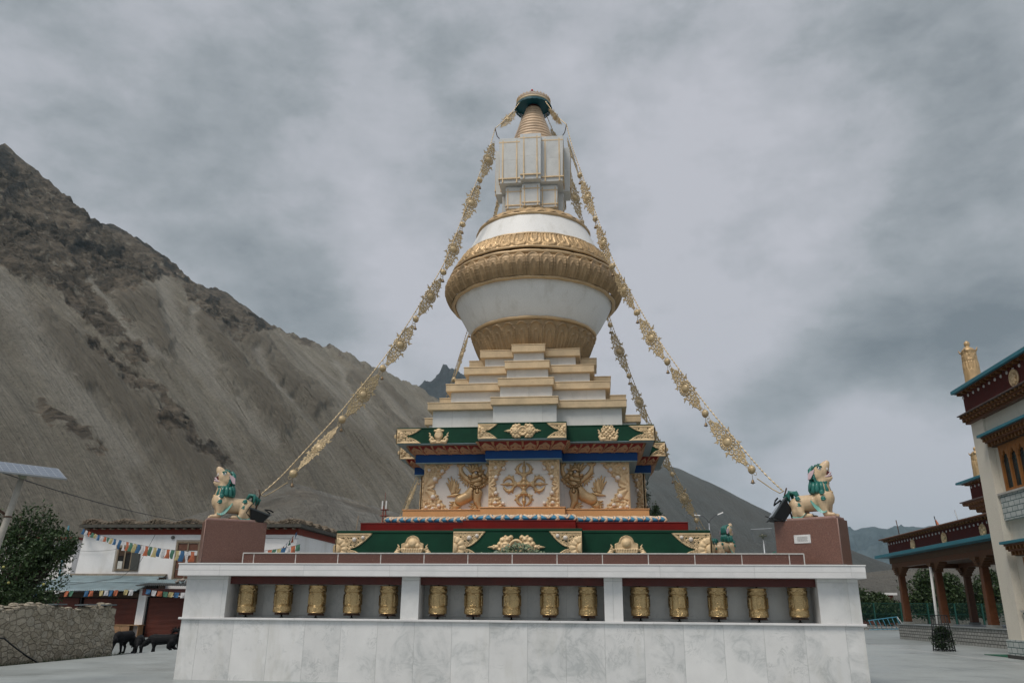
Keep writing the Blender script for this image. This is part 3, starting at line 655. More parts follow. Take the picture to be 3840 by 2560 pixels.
# notice plate on the right pedestal
A, d, n, sx, sy = PED[1]
pl = thing('notice_plate', 'small white notice plate on the front of the right red granite pedestal', 'plaque', tuple(A+d*.82-n*.01+Vector((0, 0, 3.10))))
c0 = A+d*.83-n*.006+Vector((0, 0, 3.17)); u = -d
b = MB(); b.rbox(c0, u*.19, -n*.007, (0, 0, .095)); b.build('plate', WHITEP, pl, .004)
rng = random.Random(4); b = MB()
for r_ in range(6):
    x = -.11
    while x < .11:
        l = rng.uniform(.008, .022); b.rbox(c0-n*.0085+u*(x+l/2)+Vector((0, 0, .045-.019*r_)), u*l*.42, -n*.0005, (0, 0, .0045)); x += l+.006
for sx_, sz in ((-.17, .08), (.17, .08), (-.17, -.08), (.17, -.08)): b.sphere(tuple(c0-n*.008+u*sx_+Vector((0, 0, sz))), .006, 6, 4)
b.build('lettering', PRINT, pl)

# ---- prayer wheels
wheel_x = [-6.298, -5.413, -4.58, -3.711, -2.85, -1.667, -0.826, 0.059, 0.935, 1.812, 2.995, 3.853, 4.722, 5.601, 6.481]
def wheel_mesh():
    r0 = .205; h0, h1 = 1.462, 2.078; nz, na = 110, 176
    zz = np.linspace(0, 1, nz)[:, None]; aa = np.linspace(0, 2*np.pi, na, endpoint=False)[None, :]
    s = aa*4/(2*np.pi); f = (s % 1)-.5; u = f*2*np.pi*r0/4; zc = (zz-.46)*.616
    H = 0*u+0*zz
    H = np.maximum(H, .010*((np.abs(zz-.985) < .015) | (np.abs(zz-.012) < .014)))
    for z_ in (.745, .245, .95): H = np.maximum(H, .008*np.exp(-((zz-z_)/.009)**2))
    # four shrine shaped cartouches
    top = .235*.616+.02-np.abs(u)*.55; inside = (np.abs(u) < .078) & (zc > -.105) & (zc < top)
    ed = np.minimum(np.minimum(.078-np.abs(u), zc+.105), top-zc)
    H = np.where(inside, np.maximum(H, .006+.008*np.exp(-((ed-.006)/.006)**2)), H)
    let = (np.abs(u) < .045) & (zc > -.08) & (zc < .085)
    H = np.where(let, np.maximum(H, .004+.007*(vnoise(u*190+s*0, zc*110+0*u, 9) > .5)), H)
    H = np.maximum(H, .012*np.exp(-((zc+.125)/.010)**2)*(np.abs(u) < .085))
    # swags and beads above, foliage below
    sw = .865+.035*np.cos(f*2*np.pi*2)+0*zz; H = np.maximum(H, .010*np.exp(-((zz-sw)/.012)**2)*(.6+.4*np.sin(aa*110)))
    H = np.maximum(H, .009*np.exp(-((zz-(sw-.05))/.02)**2)*(np.sin(aa*52) > .4))
    fol = (zz > .03) & (zz < .225); H = np.where(fol, np.maximum(H, .011*fbm(aa*9+0*zz, zz*26+0*aa, 5, 3)*(.4+.6*(np.sin(aa*36)*np.sin(zz*60) > -.2))), H)
    rr = r0-.006+H*2.0
    X = rr*np.cos(aa); Y = rr*np.sin(aa); Z = h0+(h1-h0)*zz+0*aa
    b = MB(); b.v = np.stack([X, Y, Z], -1).reshape(-1, 3).tolist()
    for j in range(nz-1):
        for i in range(na):
            k = (i+1) % na; b.f.append((j*na+i, j*na+k, (j+1)*na+k, (j+1)*na+i)); b.m.append(0); b.s.append(True)
    b.f.append(tuple(reversed(range(na)))); b.f.append(tuple((nz-1)*na+i for i in range(na))); b.m += [0, 0]; b.s += [False, False]
    return b
where = ['leftmost prayer wheel, at the outer end of the left niche', 'second prayer wheel from the left end of the left niche', 'middle prayer wheel of the left niche', 'fourth prayer wheel from the left end in the left niche', 'rightmost prayer wheel of the left niche, beside the marble pier',
         'leftmost prayer wheel of the middle niche, beside the marble pier', 'second prayer wheel from the left in the middle niche', 'middle prayer wheel of the middle niche, below the stupa centre', 'fourth prayer wheel from the left in the middle niche', 'rightmost prayer wheel of the middle niche, beside the marble pier',
         'leftmost prayer wheel of the right niche, beside the marble pier', 'second prayer wheel from the left in the right niche', 'middle prayer wheel of the right niche', 'fourth prayer wheel from the left in the right niche', 'rightmost prayer wheel, at the outer end of the right niche']
proto = thing('prayer_drum', 'embossed brass '+where[0], 'prayer wheel', (0, 0, 0), 0, 'brass prayer wheels in the platform niches')
wheel_mesh().build('drum', BRASS, proto)
b = MB(); b.box(-.19, -.035, 1.405, .19, .035, 1.44); b.box(-.035, -.19, 1.41, .035, .19, 1.435); b.lathe([(.17, 1.44), (.17, 1.46)], 20); b.build('bottom_bracket', RUST, proto)
b = MB(); b.lathe([(.05, 1.346), (.03, 1.37), (.02, 1.372), (.02, 1.41)], 10); b.build('lower_axle', BLACKM, proto); b = MB(); b.lathe([(.02, 2.07), (.02, 2.18)], 10); b.build('upper_axle', BLACKM, proto)
rng = random.Random(2)
for i, x in enumerate(wheel_x):
    rot = rng.uniform(0, 6.28) if i not in (8, 9, 6, 12) else -math.pi/2+math.pi/4*1+rng.uniform(-.15, .15)
    o = proto if i == 0 else dup(proto, label='embossed brass '+where[i])
    o.location = (x, -7.27, [.002, .012, .004, .01, .0, .006, .008, .003, .009, .004, .01, .002, .004, -.004, .012][i]); o.rotation_euler = (0, 0, rot)
# ================================================================ stupa
stupa = thing('stupa', 'tall white and gold Buddhist stupa with painted tiers standing on the marble platform', 'stupa', (0, 0, 2.585))
def redent(P, W, a):
    return [(-a, -P), (a, -P), (a, -W), (W, -W), (W, -a), (P, -a), (P, a), (W, a), (W, W), (a, W), (a, P), (-a, P), (-a, W), (-W, W), (-W, a), (-P, a), (-P, -a), (-W, -a), (-W, -W), (-a, -W)]
def tier(name, P, W, a, z0, z1, mat, bevel=.012, mb=None):
    b = mb or MB(); b.prism(redent(P, W, a), z0, z1)
    return None if mb else b.build(name, mat, stupa, bevel)
LG = dict(P=5.483, W=4.970, a=1.670, z0=2.585, z1=3.50)
tier('plinth', 5.483, 4.97, 1.67, 2.585, 3.50, GREEN)
tier('plinth_lip', 5.50, 4.987, 1.687, 3.50, 3.571, GREEN)
tier('red_step', 5.034, 4.489, 1.507, 3.571, 3.80, RED); tier('red_step_lip', 5.045, 4.50, 1.518, 3.80, 3.828, RED)
tier('orange_step', 4.055, 3.544, 1.193, 4.06, 4.27, ORANGE); tier('orange_step_lip', 4.075, 3.564, 1.213, 4.27, 4.30, ORANGE)
tier('dado', 3.552, 3.051, 1.029, 4.30, 5.75, MARB_DADO)
tier('blue_architrave', 3.823, 3.294, 1.114, 5.707, 5.951, BLUE)
tier('architrave_soffit', 3.815, 3.286, 1.106, 5.69, 5.707, PALEBLUE, 0)
tier('fascia', 4.282, 3.771, 1.2686, 6.19, 6.63, GREEN); tier('fascia_lip', 4.295, 3.784, 1.282, 6.63, 6.667, GREEN)
tier('fascia_soffit', 4.275, 3.764, 1.262, 6.175, 6.19, PALEBLUE, 0)
tier('cream_tread', 3.62, 3.09, 1.05, 6.667, 6.73, CREAM)

def swept(prof, base, mat, name, k=8):
    """moulding swept round the redented plan: prof = (offset, z)"""
    P, W, a = base; b = MB(); rings = [[(x, y, z) for x, y in redent(P+d_, W+d_, a+d_)] for d_, z in prof]
    b.loft(rings, 0, False, True, True); return b.build(name, mat, stupa)
# blue lotus roll above the red step, red lotus cove under the fascia
tb = [(.60*0+.0+.32*math.sin(t), 3.83+.235*(1-math.cos(t))/2*1.0) for t in np.linspace(.25, math.pi-.35, 10)]
BL = (4.16, 3.655, 1.20); swept(tb, BL, SKYB, 'lotus_roll')
tr = [(.02+.20*(i/8)**.75, 5.951+.225*(i/8)**1.15) for i in range(9)]
RL = (3.84, 3.305, 1.12); swept(tr, RL, simple('lotus_red', (.20, .014, .008), .45, var=.2), 'lotus_cove')
def prof_fn(prof):
    d_ = np.array([p[0] for p in prof]); z = np.array([p[1] for p in prof]); L_ = np.concatenate([[0], np.cumsum(np.hypot(np.diff(d_), np.diff(z)))])
    return d_, z, L_
def petal_strips(prof, base, name, mat, hf, pitch, res=.021):
    d_, z, L_ = prof_fn(prof); P, W, a = base; poly = redent(P, W, a); n = len(poly)
    for k in range(n):
        p = np.array(poly[k], float); q = np.array(poly[(k+1) % n], float); t = q-p; ln = np.hypot(*t); t = t/ln; nn = np.array([t[1], -t[0]])
        if nn[1] > .5: continue                                     # the far side keeps the plain moulding
        # convex / concave ends: the roll grows by its offset at convex corners and shrinks at concave ones
        def turn(i):
            u = np.array(poly[i % n], float)-np.array(poly[(i-1) % n], float); v = np.array(poly[(i+1) % n], float)-np.array(poly[i % n], float)
            return 1 if u[0]*v[1]-u[1]*v[0] > 0 else -1
        e0, e1 = turn(k), turn(k+1); m = max(1, round((ln+.2)/pitch)); pi_ = 1.0
        def mp(X, Z, H, p=p, t=t, nn=nn, ln=ln, e0=e0, e1=e1):
            dd = np.interp(Z, L_, d_); zz = np.interp(Z, L_, z)
            dz = np.gradient(d_, L_); nx = np.interp(Z, L_, np.gradient(z, L_)); nz = -np.interp(Z, L_, dz)
            f = X/ln; s = X+(-e0*dd*(1-f)+e1*dd*f)
            o_ = dd+H*nx
            return (p[0]+t[0]*s+nn[0]*o_, p[1]+t[1]*s+nn[1]*o_, zz+H*nz)
        relief(name, lambda X, Z, ln=ln, m=m: hf((X/ln*m), Z/L_[-1], ln/m, L_[-1]), 0, ln, 0, L_[-1], res, mp, mat, stupa, sub=.012)
def petal_up(s, v, w_, h):
    """arched petal: bold scalloped arch, a small trefoil inside it, a leaf between neighbours"""
    f = (s % 1)-.5; u = f*w_; z = v*w_*.74; sc = 1+.06*np.cos(np.arctan2(z, u)*8)
    r = np.hypot(u, z*.80)/sc; H = 0*u; bmp = lambda d, wd, a: a*np.sqrt(np.maximum(1-(d/wd)**2, 0))
    H = np.maximum(H, bmp(r-w_*.385, w_*.075, .030))
    for (x, zz_, q) in [(0, .26, .055), (-.07, .12, .050), (.07, .12, .050), (0, .10, .05)]: H = np.maximum(H, bmp(np.hypot(u-x*w_/.42, (z-zz_*w_*1.1)), q*w_/.42, .026))
    e_ = np.abs(np.abs(u)-w_*.5); lw = w_*(.02+.06*np.clip((v-.30)/.5, 0, 1)); H = np.maximum(H, bmp(e_, lw, .034)*(v > .15))
    H = np.where((v > .95) | (v < .03), np.maximum(H, .012), H)
    return H
def petal_blue(s, v, w_, h):
    """hanging petals: leaves between them that widen downwards, a scalloped hem, a heart at the top"""
    f = np.abs((s % 1)-.5); e_ = (.5-f)*w_; H = 0*v
    H = np.where((e_ < w_*(.05+.15*np.clip(.72-v, 0, 1)+.03*np.cos(v*42))) & (v < .86), .030, H)
    H = np.where(v < .20+.05*np.abs(np.cos(f*w_*40)), .026, H)
    c = .50+.95*f; H = np.where((np.abs(v-c) < .055) & (f < .36), .028, H); H = np.where((v > c+.10) & (np.abs(v-c-.16) < .04) & (f < .12), .026, H)
    return H
petal_strips(tr, RL, 'lotus_petals', gold_mat('gold_on_red', (.40, .225, .12), .5, .1), petal_up, .42)
petal_strips(tb, BL, 'lotus_petals', gold_mat('cream_on_blue', (.66, .51, .36), .5, 0), petal_blue, .47, .017)

# ---- stepped tiers with gilt copings
steps = [(3.5828, 3.0538, 1.0144, 7.6169, 7.3766), (3.1331, 2.5892, .8636, 8.3366, 8.0916), (2.6567, 2.1098, .7101, 9.0333, 8.7807), (2.1978, 1.658, .5492, 9.7406, 9.4787)]
zb = 6.73; bodies = MB()
for P, W, a, zt, zc in steps:
    b = MB(); b.prism(redent(P-.15, W-.15, a-.06), zb, zc); o = b.build('step', MARB_ST, stupa)
    tier('coping', P, W, a, zc, zt-.03, CAPG); tier('coping_lip', P+.012, W+.012, a+.012, zt-.03, zt, CAPG, .004)
    zb = zt
# ---- bowl
def rev(name, prof, mat, n=96, cap=False):
    b = MB(); b.lathe(prof, n, cap=cap); return b.build(name, mat, stupa)
b = MB(); b.lathe([(1.2, 9.74), (1.66, 9.74), (1.73, 9.77), (1.76, 9.82), (1.73, 9.87), (1.66, 9.89), (1.2, 9.89)], 80); b.build('base_ring', CAPG, stupa)
rev('bowl', [(2.10, 10.66), (2.19, 10.74), (2.42, 11.10), (2.63, 11.48), (2.79, 11.82)], DOMEW, 128)
rev('upper_bowl', [(2.55, 13.5), (2.44, 13.76), (2.31, 14.02), (2.18, 14.30), (2.06, 14.56)], DOMEW, 128)
def ringtube(name, r, z, t, segs=18):
    """gilt ring made of bent pipe lengths, a joint between each"""
    b = MB(); n = segs*8; rings = []
    for i in range(n):
        a = 2*math.pi*i/n; q = i % 8; tt = t*(1.0 if q else .86); rr = r*(1-.0035*math.cos(2*math.pi*(q/8)))
        rings.append([((rr+tt*math.cos(c_))*math.cos(a), (rr+tt*math.cos(c_))*math.sin(a), z+tt*math.sin(c_)) for c_ in [2*math.pi*k/10 for k in range(10)]])
    rings.append(rings[0]); b.loft(rings, 0, True, False, False); return b.build(name, CAPG if name == 'x' else GOLD_P2, stupa)
GOLD_P2 = gold_mat('gilt_ring', (.52, .365, .20), .42, .2, .16)
for nm, r, z, t in [('gilt_ring', 2.06, 14.60, .062), ('gilt_ring', 2.545, 13.555, .058), ('gilt_ring', 2.985, 12.87, .045), ('gilt_ring', 3.045, 12.66, .075), ('gilt_ring', 2.865, 11.83, .070), ('gilt_ring', 2.175, 10.68, .062)]:
    ringtube(nm, r, z, t)
def band_petals(name, prof, count, hf, mat, res=14, nv=22):
    r_ = np.array([p[0] for p in prof]); z_ = np.array([p[1] for p in prof]); L_ = np.concatenate([[0], np.cumsum(np.hypot(np.diff(r_), np.diff(z_)))])
    n = count*res; th = np.linspace(0, 2*np.pi, n, endpoint=False)[None, :]; v = np.linspace(0, 1, nv)[:, None]
    H = hf(th*count/(2*np.pi)+0*v, v+0*th, 2*np.pi*r_.mean()/count, L_[-1])
    rr = np.interp(v*L_[-1], L_, r_); zz = np.interp(v*L_[-1], L_, z_); nr = np.interp(v*L_[-1], L_, np.gradient(z_, L_)); nz = -np.interp(v*L_[-1], L_, np.gradient(r_, L_))
    X = (rr+H*nr)*np.cos(th); Y = (rr+H*nr)*np.sin(th); Z = zz+H*nz
    b = MB(); b.v = np.stack([X, Y, Z], -1).reshape(-1, 3).tolist()
    for j in range(nv-1):
        for i in range(n):
            k = (i+1) % n; b.f.append((j*n+i, j*n+k, (j+1)*n+k, (j+1)*n+i))
    b.m = [0]*len(b.f); b.s = [True]*len(b.f); return b.build(name, mat, stupa)
def petal_band(s, v, w_, h, flip=False):
    if flip: v = 1-v
    f = (s % 1)-.5; u = f*w_; z = v*h; arch = h*(.97-.28*np.abs(2*f)**2.2); ed = np.minimum(arch-z, (w_*.5-np.abs(u))*1.1)
    H = np.where(ed > 0, .030+.055*np.exp(-((ed-.028)/.026)**2), .0)
    # beads down both sides and a small inner arch with its own beads
    bd = np.maximum(0, np.cos(z*2*np.pi/.085))*np.exp(-((np.abs(u)-w_*.36)/.028)**2)*(z > h*.28)*(z < h*.9); H = H+.040*bd
    arch2 = h*(.66-.22*np.abs(2*u/(w_*.42))**2); e2 = np.minimum(arch2-z, (w_*.21-np.abs(u))*1.2)
    H = np.where(e2 > 0, np.maximum(H, .045+.050*np.exp(-((e2-.02)/.022)**2)), H)
    H = H+.014*np.cos(u*2*np.pi/.045)*(z < h*.22)
    return H
band_petals('lotus_band', [(2.90, 11.90), (3.03, 12.06), (3.12, 12.26), (3.13, 12.44), (3.05, 12.62)], 44, petal_band, GOLD_D, 16, 30)
band_petals('lotus_band', [(1.76, 9.80), (1.86, 9.98), (1.98, 10.24), (2.09, 10.50), (2.15, 10.62)], 28, petal_band, GOLD_D, 18, 34)
band_petals('lotus_band', [(2.94, 12.90), (2.85, 13.06), (2.70, 13.28), (2.56, 13.50)], 36, lambda s, v, w_, h: petal_band(s, v, w_, h, True), GOLD, 16, 26)
band_petals('lotus_crown', [(2.02, 14.64), (1.86, 14.84), (1.55, 15.04), (1.1, 15.2), (.9, 15.3)], 30, lambda s, v, w_, h: .06*np.abs(np.sin(np.pi*s))*(1-v)+.02, GOLD, 10, 10)
# ---- harmika: two redented boxes in marble with gilt straps
def hbox(name, P, W, a, z0, z1, grow):
    b = MB(); b.loft([[(x, y, z0) for x, y in redent(P-grow, W-grow, a-grow*.3)], [(x, y, z1) for x, y in redent(P, W, a)]]); return b.build(name, MARB_ST, stupa, .008)
hbox('harmika_lower', 1.152, .96, .33, 15.40, 16.26, .03); hbox('harmika_upper', 1.4382, 1.2004, .386, 16.33, 18.2, .05)
b = MB(); b.prism(redent(1.10, .90, .30), 16.2, 16.34); b.build('harmika_neck', MARB_ST, stupa)
def straps(P, W, a, z0, z1, gx, gz, t=.022):
    b = MB(); g = .008
    for k, (x0, x1, y) in enumerate([(-a, a, -P), (-W, -a, -W), (a, W, -W)]):
        for rot in range(4):
            i0 = len(b.v); m = gx*(x1-x0)
            for x in (x0+m, x1-m): b.box(x-t, y-g, z0, x+t, y+.03, z1)
            for z in (z0+gz, z1-gz): b.box(x0+.002, y-g*1.6, z-t, x1-.002, y+.03, z+t)
            b.xf(Matrix.Rotation(rot*math.pi/2, 4, 'Z'), i0)
    return b.build('gilt_straps', CAPG, stupa)
straps(1.428, 1.19, .378, 16.33, 18.2, .18, .17); straps(1.142, .95, .325, 15.40, 16.2, .13, .12, .02)
b = MB(); b.prism(redent(1.2, 1.0, .32), 18.2, 18.26); b.build('harmika_cap', CAPG, stupa)
# ---- spire of thirteen rings
b = MB(); prof = []; nr = 13
for k in range(nr):
    z0 = 18.26+2.0*k/nr; z1 = 18.26+2.0*(k+1)/nr; r = .97-.68*(k+.5)/nr
    prof += [(r-.05, z0), (r, z0+.012), (r-.012, z1-.03), (r-.05, z1-.025)]
b.lathe(prof, 56); b.build('spire_rings', gold_mat('spire_rose_gold', (.56, .42, .29), .5, .1), stupa)
b = MB(); b.lathe([(.90, 18.24), (.24, 20.28)], 40); b.build('spire_core', simple('spire_red', (.12, .01, .008), .5), stupa)
b = MB(); b.lathe([(.24, 20.22), (.25, 20.32), (.20, 20.40)], 24); b.build('spire_collar', DKRED, stupa)
# ---- canopy with pierced valance, fret crown and jewel
b = MB(); b.lathe([(.2, 20.40), (.60, 20.42), (.665, 20.40), (.69, 20.44), (.66, 20.50), (.40, 20.56), (.1, 20.6)], 64); b.build('canopy', CREAM, stupa)
TEALD = simple('canopy_teal', (.006, .075, .095), .5, var=.2)
b = MB(); b.lathe([(.18, 20.385), (.63, 20.385), (.66, 20.40)], 64); b.build('canopy_underside', TEALD, stupa)
n_ = 240; rr_ = np.linspace(0, 1, 12); b = MB(); idx = {}
def val(i, j): return not ((math.sin(i*2*math.pi/n_*30)*math.sin(j*1.35+i*.9) > .55) and 1 < j < 10)
for j in range(12):
    for i in range(n_):
        a = 2*math.pi*i/n_; r = .665+.075*rr_[j]; sc = .012*math.cos(a*24)*(j == 0 and 0 or 1)*rr_[j]
        b.v.append((r*math.cos(a), r*math.sin(a), 20.41-.155*rr_[j]+sc))
for j in range(11):
    for i in range(n_):
        if val(i, j): k = (i+1) % n_; b.f.append((j*n_+i, (j+1)*n_+i, (j+1)*n_+k, j*n_+k)); b.m.append(0); b.s.append(True)
o = b.build('valance', TEALD, stupa); m_ = o.modifiers.new('thickness', 'SOLIDIFY'); m_.thickness = .012
b = MB()
for k in range(30):
    a = 2*math.pi*k/30; c_ = Vector((.665*math.cos(a), .665*math.sin(a), 20.555)); b.torus(c_, .048, .014, (math.cos(a), math.sin(a), 0), 12, 5)
    b.sphere((c_.x, c_.y, c_.z+.0), .018, 6, 4); b.sphere((c_.x, c_.y, c_.z+.075), .02, 6, 5, sc=(1, 1, 1.6))
    a2 = a+math.pi/30; b.sphere((.665*math.cos(a2), .665*math.sin(a2), 20.60), .016, 6, 4); b.torus((.665*math.cos(a2), .665*math.sin(a2), 20.515), .028, .011, (math.cos(a2), math.sin(a2), 0), 10, 5)
b.build('fret_crown', GOLD, stupa)
b = MB(); b.lathe([(.14, 20.56), (.16, 20.62), (.07, 20.68)], 20); b.sphere((0, 0, 20.72), .09, 12, 8); b.build('finial', CREAM, stupa)
b = MB(); b.sphere((0, -.665, 20.67), .045, 10, 7); b.build('jewel', simple('coral_red', (.55, .06, .03), .3), stupa)
# chain spreader rods at the corners of the harmika
for sx in (-1, 1):
    for sy in (-1, 1):
        b = MB(); b.tube([(sx*1.14, sy*1.14, 18.18), (sx*1.26, sy*1.26, 18.28), (sx*1.32, sy*1.32, 18.52), (sx*1.33, sy*1.33, 18.60)], .016, 6); b.build('chain_rod', RUST, stupa)

# ================================================================ painted ornaments on the stupa (relief work)
def scroll(X, Z, sp, seed, r1=.40, r2=.30):
    """pierced scrollwork: rings with dots on a jittered lattice, open between"""
    i = np.floor(X/sp); j = np.floor(Z/sp); best = np.full(X.shape, 9.0); dot = np.full(X.shape, 9.0)
    rs = np.random.RandomState(seed); tab = rs.rand(64, 64, 2)
    for di in (-1, 0, 1):
        for dj in (-1, 0, 1):
            ii = (i+di).astype(int); jj = (j+dj).astype(int); q = tab[ii % 64, jj % 64]
            cx = (ii+.5+.32*(q[..., 0]-.5))*sp; cz = (jj+.5+.32*(q[..., 1]-.5))*sp; d = np.hypot(X-cx, Z-cz)/sp
            best = np.minimum(best, np.abs(d-r1)); dot = np.minimum(dot, d)
    return np.maximum(.022*np.sqrt(np.maximum(1-(best/.13)**2, 0)), .028*np.sqrt(np.maximum(1-(dot/.2)**2, 0)))
def corner_piece(parent, mapf, w_, h, seed, sp, sun=.30, pearls=(), res=.0125, gap=.03, mat=None):
    """lobed corner mount: sun rosette at the edge, two scrolled lobes with a notch between"""
    mid = h/2
    def hf(X, Z):
        v = np.abs(Z-mid)/mid; xe = w_*(.44+.56*np.clip((v-gap/mid)/(1-gap/mid), 0, 1)**.62); xe = np.where(np.abs(Z-mid) < gap*.9, w_*.40, xe)
        inside = X < xe; ed = np.minimum(np.minimum(xe-X, Z), np.minimum(h-Z, X+.5))
        H = scroll(X, Z, sp, seed)
        rim = (ed < .045); H = np.where(rim, .030, H)
        d = np.hypot(X, (Z-mid)); an = np.arctan2(Z-mid, X+1e-6); Rs = h*sun*1.35
        sunh = .03+.022*np.abs(np.cos(an*6)); H = np.where(d < Rs, sunh*np.sqrt(np.clip(1-(d/Rs)**6, 0, 1))+.01, H)
        rc = h*sun*.62; H = np.where(d < rc, .045+.06*np.sqrt(np.clip(1-(d/rc)**2, 0, 1)), H); H = np.where(np.abs(d-rc) < .014, .03, H)
        H = np.where(X < .02, .035, H)
        return np.where(inside, H, 0)
    relief('corner_mount', hf, 0, w_, 0.004, h-.004, res, mapf, mat or GOLD_P, parent)
    for (px, pz, pr) in pearls:
        c_ = mapf(np.array(px), np.array(pz), np.array(.03)); b = MB(); b.sphere(tuple(float(t) for t in c_), pr, 12, 8); b.build('pearl', PEARL, parent)
def mounts(P, W, a, z0, z1, wc, ww, sp, seed, pearl=False, sun=.30):
    h = z1-z0; k = seed
    pe = lambda w_: [(w_*.50, h*.80, h*.075), (w_*.74, h*.86, h*.062), (w_*.50, h*.20, h*.075), (w_*.72, h*.14, h*.062)] if pearl else []
    up = lambda f: (lambda X, Z, H: (f(X, Z, H)[0], f(X, Z, H)[1], f(X, Z, H)[2]+z0))
    # central bay: both corners; wings: outer corner; same on the two sides (rotated plan)
    for rot in (0, 1, 3):
        c_, s_ = math.cos(rot*math.pi/2), math.sin(rot*math.pi/2); rt = lambda p: (c_*p[0]-s_*p[1], s_*p[0]+c_*p[1])
        for (edge, q, w_) in [(a, P, wc), (W, W, ww)]:
            for sg in (-1, 1):
                e0 = rt((sg*edge, -q)); nrm = rt((0, -1)); tx = rt((-sg, 0))
                def mp(X, Z, H, e0=e0, nrm=nrm, tx=tx): return (e0[0]+tx[0]*X+nrm[0]*H, e0[1]+tx[1]*X+nrm[1]*H, z0+Z)
                k += 1; corner_piece(stupa, mp, w_, h, k, sp, sun, pe(w_))
mounts(4.282, 3.771, 1.2686, 6.19, 6.63, .56, .72, .085, 10)
for sg in (-1, 1):
    corner_piece(stupa, (lambda X, Z, H, sg=sg: (sg*(4.282-X), -1.2686-H, 6.19+Z)), .50, .44, 40+sg, .085, .30)
    corner_piece(stupa, (lambda X, Z, H, sg=sg: (sg*(5.483-X), -1.670-H, 2.66+Z)), .50, .84, 44+sg, .10, .27)
mounts(5.483, 4.970, 1.670, 2.66, 3.50, .84, .98, .10, 60, True, .27)

# ---- emblems on the green bands
def emblem(name, hf, cx, y, cz, hw, hh, mat=GOLD_P, res=.0125):
    relief(name, hf, -hw, hw, -hh, hh, res, lambda X, Z, H: (cx+X, y-H, cz+Z), mat, stupa)
def wheel_emblem(k):
    def hf(X, Z):
        X, Z = X/k, Z/k; d = np.hypot(X, Z); an = np.arctan2(Z, X); H = 0*X
        H = np.maximum(H, ringh(X, Z, 0, 0, .115, .028, 1.4))
        for i in range(8):
            a = i*math.pi/4; H = np.maximum(H, cap(X, Z, 0, 0, .012, .115*math.cos(a), .115*math.sin(a), .016, 1.4)); H = np.maximum(H, cap(X, Z, .078*math.cos(a+.39), .078*math.sin(a+.39), .014))
        H = np.maximum(H, cap(X, Z, 0, 0, .035, amp=1.2))
        U = np.abs(X)
        for (x, z, r) in [(.20, 0, .10), (.16, .13, .06), (.25, .12, .055), (.30, .05, .05), (.16, -.13, .06), (.25, -.12, .055), (.30, -.05, .05), (.10, .17, .04), (.10, -.17, .04), (.36, .0, .04), (.20, .18, .03), (.20, -.17, .035), (.41, .02, .022), (.41, -.02, .022), (.46, 0, .018)]:
            H = np.maximum(H, cap(U, Z, x, z, r, amp=.7)+.012*(np.hypot(U-x, Z-z) < r)*(np.cos(np.hypot(U-x, Z-z)*90) > 0))
        H = np.maximum(H, chain_caps(U, Z, [(.34, 0, .03), (.46, 0, .016), (.52, 0, .004)]))
        H = np.maximum(H, ringh(U, Z, .20, 0, .055, .014, 1.4)+.0)
        return np.where(H > 0, np.minimum(H+.012, .11), 0)*k
    return hf
emblem('dharma_wheel', wheel_emblem(1.02), .02, -4.282, 6.415, .56, .21)
emblem('dharma_wheel', wheel_emblem(1.42), -.02, -5.483, 3.10, .76, .31)
def ribbons(U, Z, k=1.0):
    H = chain_caps(U, Z, [(.10, -.16, .05), (.20, -.18, .05), (.25, -.10, .035), (.20, -.05, .028), (.15, -.09, .022)])
    H = np.maximum(H, chain_caps(U, Z, [(.20, -.04, .028), (.27, .0, .02), (.25, .05, .016), (.29, .10, .007)])); return H
def vase_hf(X, Z):
    U = np.abs(X); H = cap(X, Z, 0, .02, .125); H = np.maximum(H, cap(X, Z, 0, .10, .10, 0, .15, .085)); H = np.maximum(H, chain_caps(X, Z, [(-.12, .16, .03), (.12, .16, .03)]))
    H = np.maximum(H, chain_caps(X, Z, [(0, .16, .05), (0, .215, .01)])); H = np.maximum(H, cap(X, Z, 0, -.05, .085, 0, -.13, .045)); H = np.maximum(H, chain_caps(X, Z, [(-.06, -.19, .03), (.06, -.19, .03)]))
    H = np.maximum(H, ribbons(U, Z)); H = np.where(np.abs(Z-.085) < .010, H*.75, H); return np.where(H > 0, np.minimum(H*.8+.01, .08), 0)
def knot_hf(X, Z):
    U = np.abs(X); Zc = Z-.03; H = 0*X; s2 = .7071; p = (X+Zc)*s2; q = (X-Zc)*s2
    lim = (np.abs(p) < .155) & (np.abs(q) < .155)
    for k in (-.118, -.04, .04, .118):
        H = np.where(lim, np.maximum(H, .03*np.sqrt(np.maximum(1-((p-k)/.026)**2, 0))+.012*np.cos(q*40)*(np.abs(p-k) < .026)), H)
        H = np.where(lim, np.maximum(H, .03*np.sqrt(np.maximum(1-((q-k)/.026)**2, 0))-.010*np.cos(p*40)*(np.abs(q-k) < .026)), H)
    for sx in (-1, 1):
        H = np.maximum(H, ringh(X, Zc, sx*.10, .155, .035, .02)); H = np.maximum(H, ringh(X, Zc, sx*.155, .08, .03, .018))
    H = np.maximum(H, ribbons(U, Z-.01)*.8); H = np.maximum(H, chain_caps(X, Z, [(-.1, -.20, .022), (.1, -.20, .022)])); return np.where(H > 0, np.minimum(H+.008, .07), 0)
emblem('treasure_vase', vase_hf, -2.52, -3.771, 6.405, .32, .235); emblem('endless_knot', knot_hf, 2.46, -3.771, 6.415, .32, .235)
